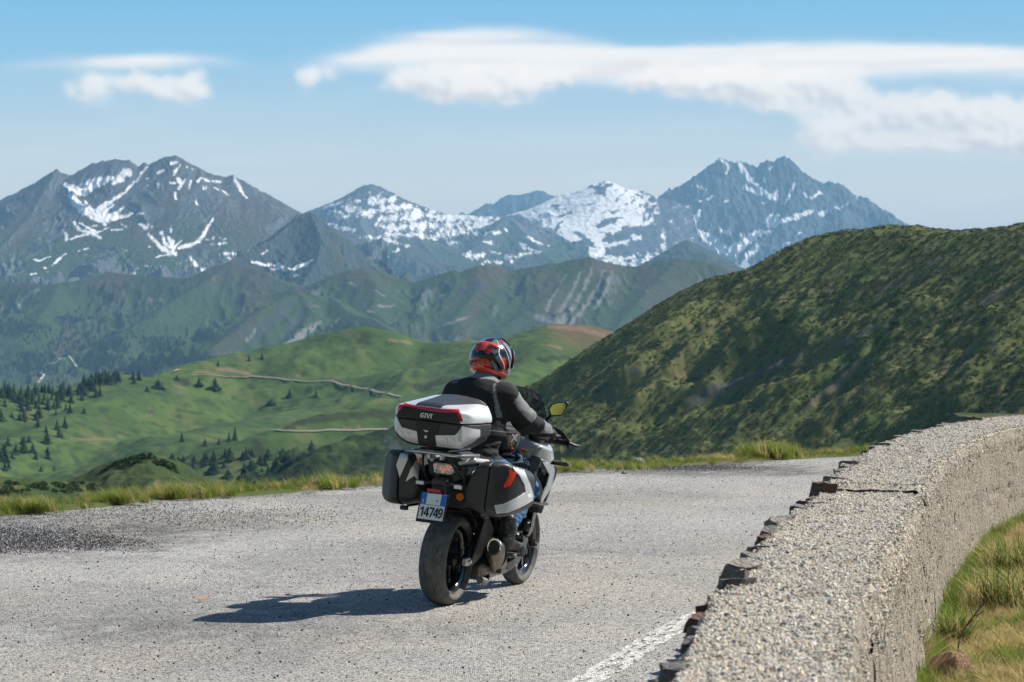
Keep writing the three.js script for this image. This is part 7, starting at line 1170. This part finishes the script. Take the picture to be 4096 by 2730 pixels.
  // gloves closed round the grips
  for (const s of [1, -1]) {
    const gx = .988, gy = 1.121, W = s > 0 ? J.wrR : J.wrL, fing = []; const zz = [.320, .342, .364, .385].map((v) => v * s), L = [.95, 1.05, 1, .85];
    zz.forEach((z, i) => { const r = .030, a0 = 2.0, pts = []; for (let k = 0; k < 4; k++) { const a = a0 - k * .95 * L[i]; pts.push([gx + Math.cos(a) * (r + .002), gy + Math.sin(a) * (r + .002), z + s * k * .001]); } fing.push(pts); });
    const f = (x, y, z) => { let d = cap(x, y, z, W, [.955, 1.150, s * .348], .041, .033); d = smin(d, rbox(x, y, z, [.965, 1.146, s * .352], [.032, .015, .042], .014), .02); for (const p of fing) { let e = 9; for (let k = 0; k < 3; k++) e = smin(e, cap(x, y, z, p[k], p[k + 1], .0115 - k * .001, .0108 - k * .001), .004); d = smin(d, e, .006); }
      let th = cap(x, y, z, [.955, 1.135, s * .315], [.972, 1.104, s * .300], .013, .012); th = smin(th, cap(x, y, z, [.972, 1.104, s * .300], [1.003, 1.094, s * .306], .012, .010), .005); return smin(d, th, .008); };
    const gl = mesh(R, 'glove', nets(f, [.85, 1.06, s > 0 ? .26 : -.43], [1.06, 1.22, s > 0 ? .43 : -.26], .0042), M.leather); mesh(gl, 'cuff', nets((x, y, z) => { const d = cap(x, y, z, W, [.945, 1.152, s * .346], .047, .040), t = along([x, y, z], W, [.945, 1.152, s * .346]); return smax(Math.abs(d) - .003, smax(-t - .35, t - .5, .01), .004); }, [.82, 1.08, s > 0 ? .25 : -.45], [1.0, 1.25, s > 0 ? .45 : -.25], .006), std(.05, .05, .055, .6));
    mesh(gl, 'knuckle_guard', block([.988, 1.164, s * .352], [.03, .010, .05], .005, [0, 0, -.4]), M.plastic);
  }
  // helmet
  const h = new THREE.Group(); h.name = 'helmet'; h.position.set(.655, 1.662, -.042); h.rotation.set(.04, -.10, -.06, 'YXZ'); h.scale.setScalar(1.06); R.add(h);
  const shellF = (x, y, z) => { let d = ell(x, y, z, [-.005, .012, 0], [.160, .128, .131]); d = smin(d, ell(x, y, z, [.055, -.065, 0], [.108, .075, .098]), .05); d = smin(d, ell(x, y, z, [-.05, -.03, 0], [.108, .10, .118]), .06); d = smax(d, -.118 - y + x * -.12, .02); return d; };
  const tex = (() => {
    const c = document.createElement('canvas'); c.width = 2048; c.height = 1024; const g = c.getContext('2d'), S = 2048 / 360;
    const X = (lon) => 1024 + lon * S, Y = (lat) => 512 - lat * S; // lon 0 = back of the head
    g.fillStyle = '#0e1012'; g.fillRect(0, 0, 2048, 1024);
    const poly = (col, pts) => { for (const m of [1, -1]) { g.fillStyle = col; g.beginPath(); pts.forEach(([a, b], i) => (i ? g.lineTo(X(a * m), Y(b)) : g.moveTo(X(a * m), Y(b)))); g.closePath(); g.fill(); } };
    const line = (col, w, pts) => { for (const m of [1, -1]) { g.strokeStyle = col; g.lineWidth = w; g.lineJoin = 'round'; g.beginPath(); g.moveTo(X(pts[0][0] * m), Y(pts[0][1])); for (let i = 1; i + 1 < pts.length; i++) { const q = pts[i], n = pts[i + 1]; g.quadraticCurveTo(X(q[0] * m), Y(q[1]), X((q[0] + n[0]) / 2 * m), Y((q[1] + n[1]) / 2)); } const e = pts[pts.length - 1]; g.lineTo(X(e[0] * m), Y(e[1])); g.stroke(); } };
    poly('#5a666e', [[14, 52], [30, 60], [46, 40], [40, 22], [30, 10], [22, 14], [16, 30]]); poly('#55616a', [[30, 6], [44, 16], [60, -4], [78, -30], [70, -42], [52, -20], [38, -6]]); poly('#6a757d', [[24, -2], [36, -10], [50, -30], [58, -46], [46, -44], [34, -22]]);
    poly('#78838b', [[60, 52], [90, 60], [110, 30], [100, 5], [84, 18], [70, 40]]); poly('#2f383e', [[84, 0], [104, -2], [110, -40], [92, -40]]);
    poly('#d61f12', [[9, 34], [17, 34], [22, 20], [16, 8], [10, 10]]); poly('#d8230f', [[44, 2], [56, 8], [66, -8], [72, -34], [64, -34], [54, -14]]); poly('#d8230f', [[92, 22], [104, 24], [106, -6], [98, -10]]); poly('#d8230f', [[50, 66], [78, 66], [86, 56], [60, 54]]);
    line('#f0f2f3', 12, [[34, 56], [44, 36], [38, 16], [46, 4], [58, -8], [66, -30], [74, -46]]); line('#dfe3e5', 9, [[40, 60], [60, 36], [72, 10], [86, -14], [96, -40]]); line('#e6e9ea', 10, [[78, 40], [92, 14], [86, -4], [98, -26], [104, -44]]); line('#9aa3a9', 8, [[22, -6], [32, -12], [40, -28], [52, -44]]); line('#e8eaec', 7, [[20, 62], [30, 64], [36, 56]]); line('#8c959c', 8, [[22, 54], [28, 36], [22, 20]]);
    g.fillStyle = '#bf1a12'; g.beginPath(); [[-18, -3], [18, -3], [30, -26], [24, -28], [20, -22], [20, -40], [-20, -40], [-20, -22], [-24, -28], [-30, -26]].forEach(([a, b], i) => (i ? g.lineTo(X(a), Y(b)) : g.moveTo(X(a), Y(b)))); g.closePath(); g.fill();
    g.fillStyle = '#0b0b0c'; g.font = 'bold 62px sans-serif'; g.textAlign = 'center'; g.save(); g.translate(X(0), Y(-14)); g.scale(1.25, 1); g.fillText('GIVI', 0, 0); g.restore(); g.save(); g.translate(X(1), Y(-30)); g.transform(1, 0, -.35, 1, 0, 0); g.scale(1.7, 1); g.font = 'bold 66px sans-serif'; g.fillText('27', 0, 0); g.restore(); g.fillStyle = '#e8e0de'; g.fillRect(X(-7), Y(-17.5), 80, 9); g.fillRect(X(-17), Y(-20), 26, 8); g.fillStyle = '#0b0b0c'; g.fillRect(X(-9), Y(-35), 104, 22);
    const t = new THREE.CanvasTexture(c); t.colorSpace = THREE.SRGBColorSpace; t.wrapS = THREE.RepeatWrapping; return t;
  })();
  const g = nets(shellF, [-.2, -.16, -.16], [.2, .17, .16], .0055).toNonIndexed(), p = g.attributes.position, uv = new Float32Array(p.count * 2);
  for (let i = 0; i < p.count; i += 3) { let u0 = null; for (let k = 0; k < 3; k++) { const x = p.getX(i + k), y = p.getY(i + k), z = p.getZ(i + k); let u = Math.atan2(z, -x) / (2 * Math.PI) + .5; if (u0 === null) u0 = u; else if (u - u0 > .5) u -= 1; else if (u0 - u > .5) u += 1; uv[(i + k) * 2] = u; uv[(i + k) * 2 + 1] = Math.atan2(y, Math.hypot(x, z)) / Math.PI + .5; } }
  g.setAttribute('uv', new THREE.BufferAttribute(uv, 2));
  mesh(h, 'shell', g, std(1, 1, 1, .16, 0, { map: tex, clearcoat: .5, clearcoatRoughness: .08 }));
  mesh(h, 'spoiler', nets((x, y, z) => { const sx = -.128 + .9 * z * z * 3.2, sy = .098 - z * z * 2.4; return smax(Math.hypot((x - sx) / 1.9, y - sy - (x - sx) * .35) - .0085, Math.abs(z) - .088, .012); }, [-.2, .03, -.11], [-.02, .14, .11], .005), M.redBright, 'red rear spoiler');
  mesh(h, 'exhaust_vent', nets((x, y, z) => smax(smax(shellF(x, y, z) - .010, -shellF(x, y, z) - .01, .004), smax(Math.abs(z) - .028 - (y - .06) * .12, smax(y - .094, .028 - y, .006), .006), .006) + (x > 0 ? 1 : 0), [-.2, 0, -.06], [-.05, .12, .06], .0045), M.plasticDark); mesh(h, 'vent_insert', nets((x, y, z) => smax(smax(shellF(x, y, z) - .0135, -shellF(x, y, z), .004), smax(Math.abs(z) - .019 - (y - .06) * .12, smax(y - .094, .045 - y, .004), .004), .004) + (x > 0 ? 1 : 0), [-.2, 0, -.05], [-.05, .12, .05], .004), M.redBright);
  mesh(h, 'neck_rim', nets((x, y, z) => { const lo = -.078 - x * .12 - Math.max(0, x) * .32, k = shellF(x, y, z); return smax(Math.abs(k - .002) - .006, Math.abs(y - lo + .012 + Math.abs(z) * .10) - .0145, .006) + (x > .10 ? 1 : 0); }, [-.2, -.16, -.16], [.14, 0, .16], .005), M.redBright, 'red neck rim');
  mesh(h, 'lining', nets((x, y, z) => smax(ell(x, y, z, [-.01, -.09, 0], [.115, .055, .10]), y + .06, .02), [-.15, -.16, -.13], [.14, -.03, .13], .007), std(.012, .012, .013, .95)); mesh(h, 'neck_cover', nets((x, y, z) => cap(x, y, z, [-.02, -.09, 0], [-.07, -.17, 0], .085, .075), [-.18, -.26, -.12], [.1, 0, .12], .008), std(.012, .012, .013, .95));
  mesh(h, 'visor', nets((x, y, z) => smax(Math.abs(shellF(x * .985, y, z * .985) - .008) - .003, smax(.045 - x - Math.abs(z) * .15, smax(y - .085 + x * .1, -.045 - y, .008), .006), .004), [0, -.08, -.17], [.22, .12, .17], .0055), std(.06, .065, .07, .05, .2, { clearcoat: 1 }), 'clear visor edge');
  mesh(h, 'visor_trim', nets((x, y, z) => smax(Math.abs(shellF(x, y, z) - .005) - .0045, Math.abs(x - .05 + Math.abs(z) * .18 + (y > .09 ? 0 : 0)) - .006, .004), [0, -.05, -.16], [.1, .16, .16], .005), M.blackGloss); for (const s of [1, -1]) mesh(h, 'visor_pivot', bar([.045, .0, s * .128], [.045, .0, s * .140], .020, .016, 20), M.blackGloss);
  mesh(h, 'strap_button', new THREE.SphereGeometry(.007, 10, 8).translate(.03, -.085, .112), M.chrome);
}

renderer.render(scene, camera);
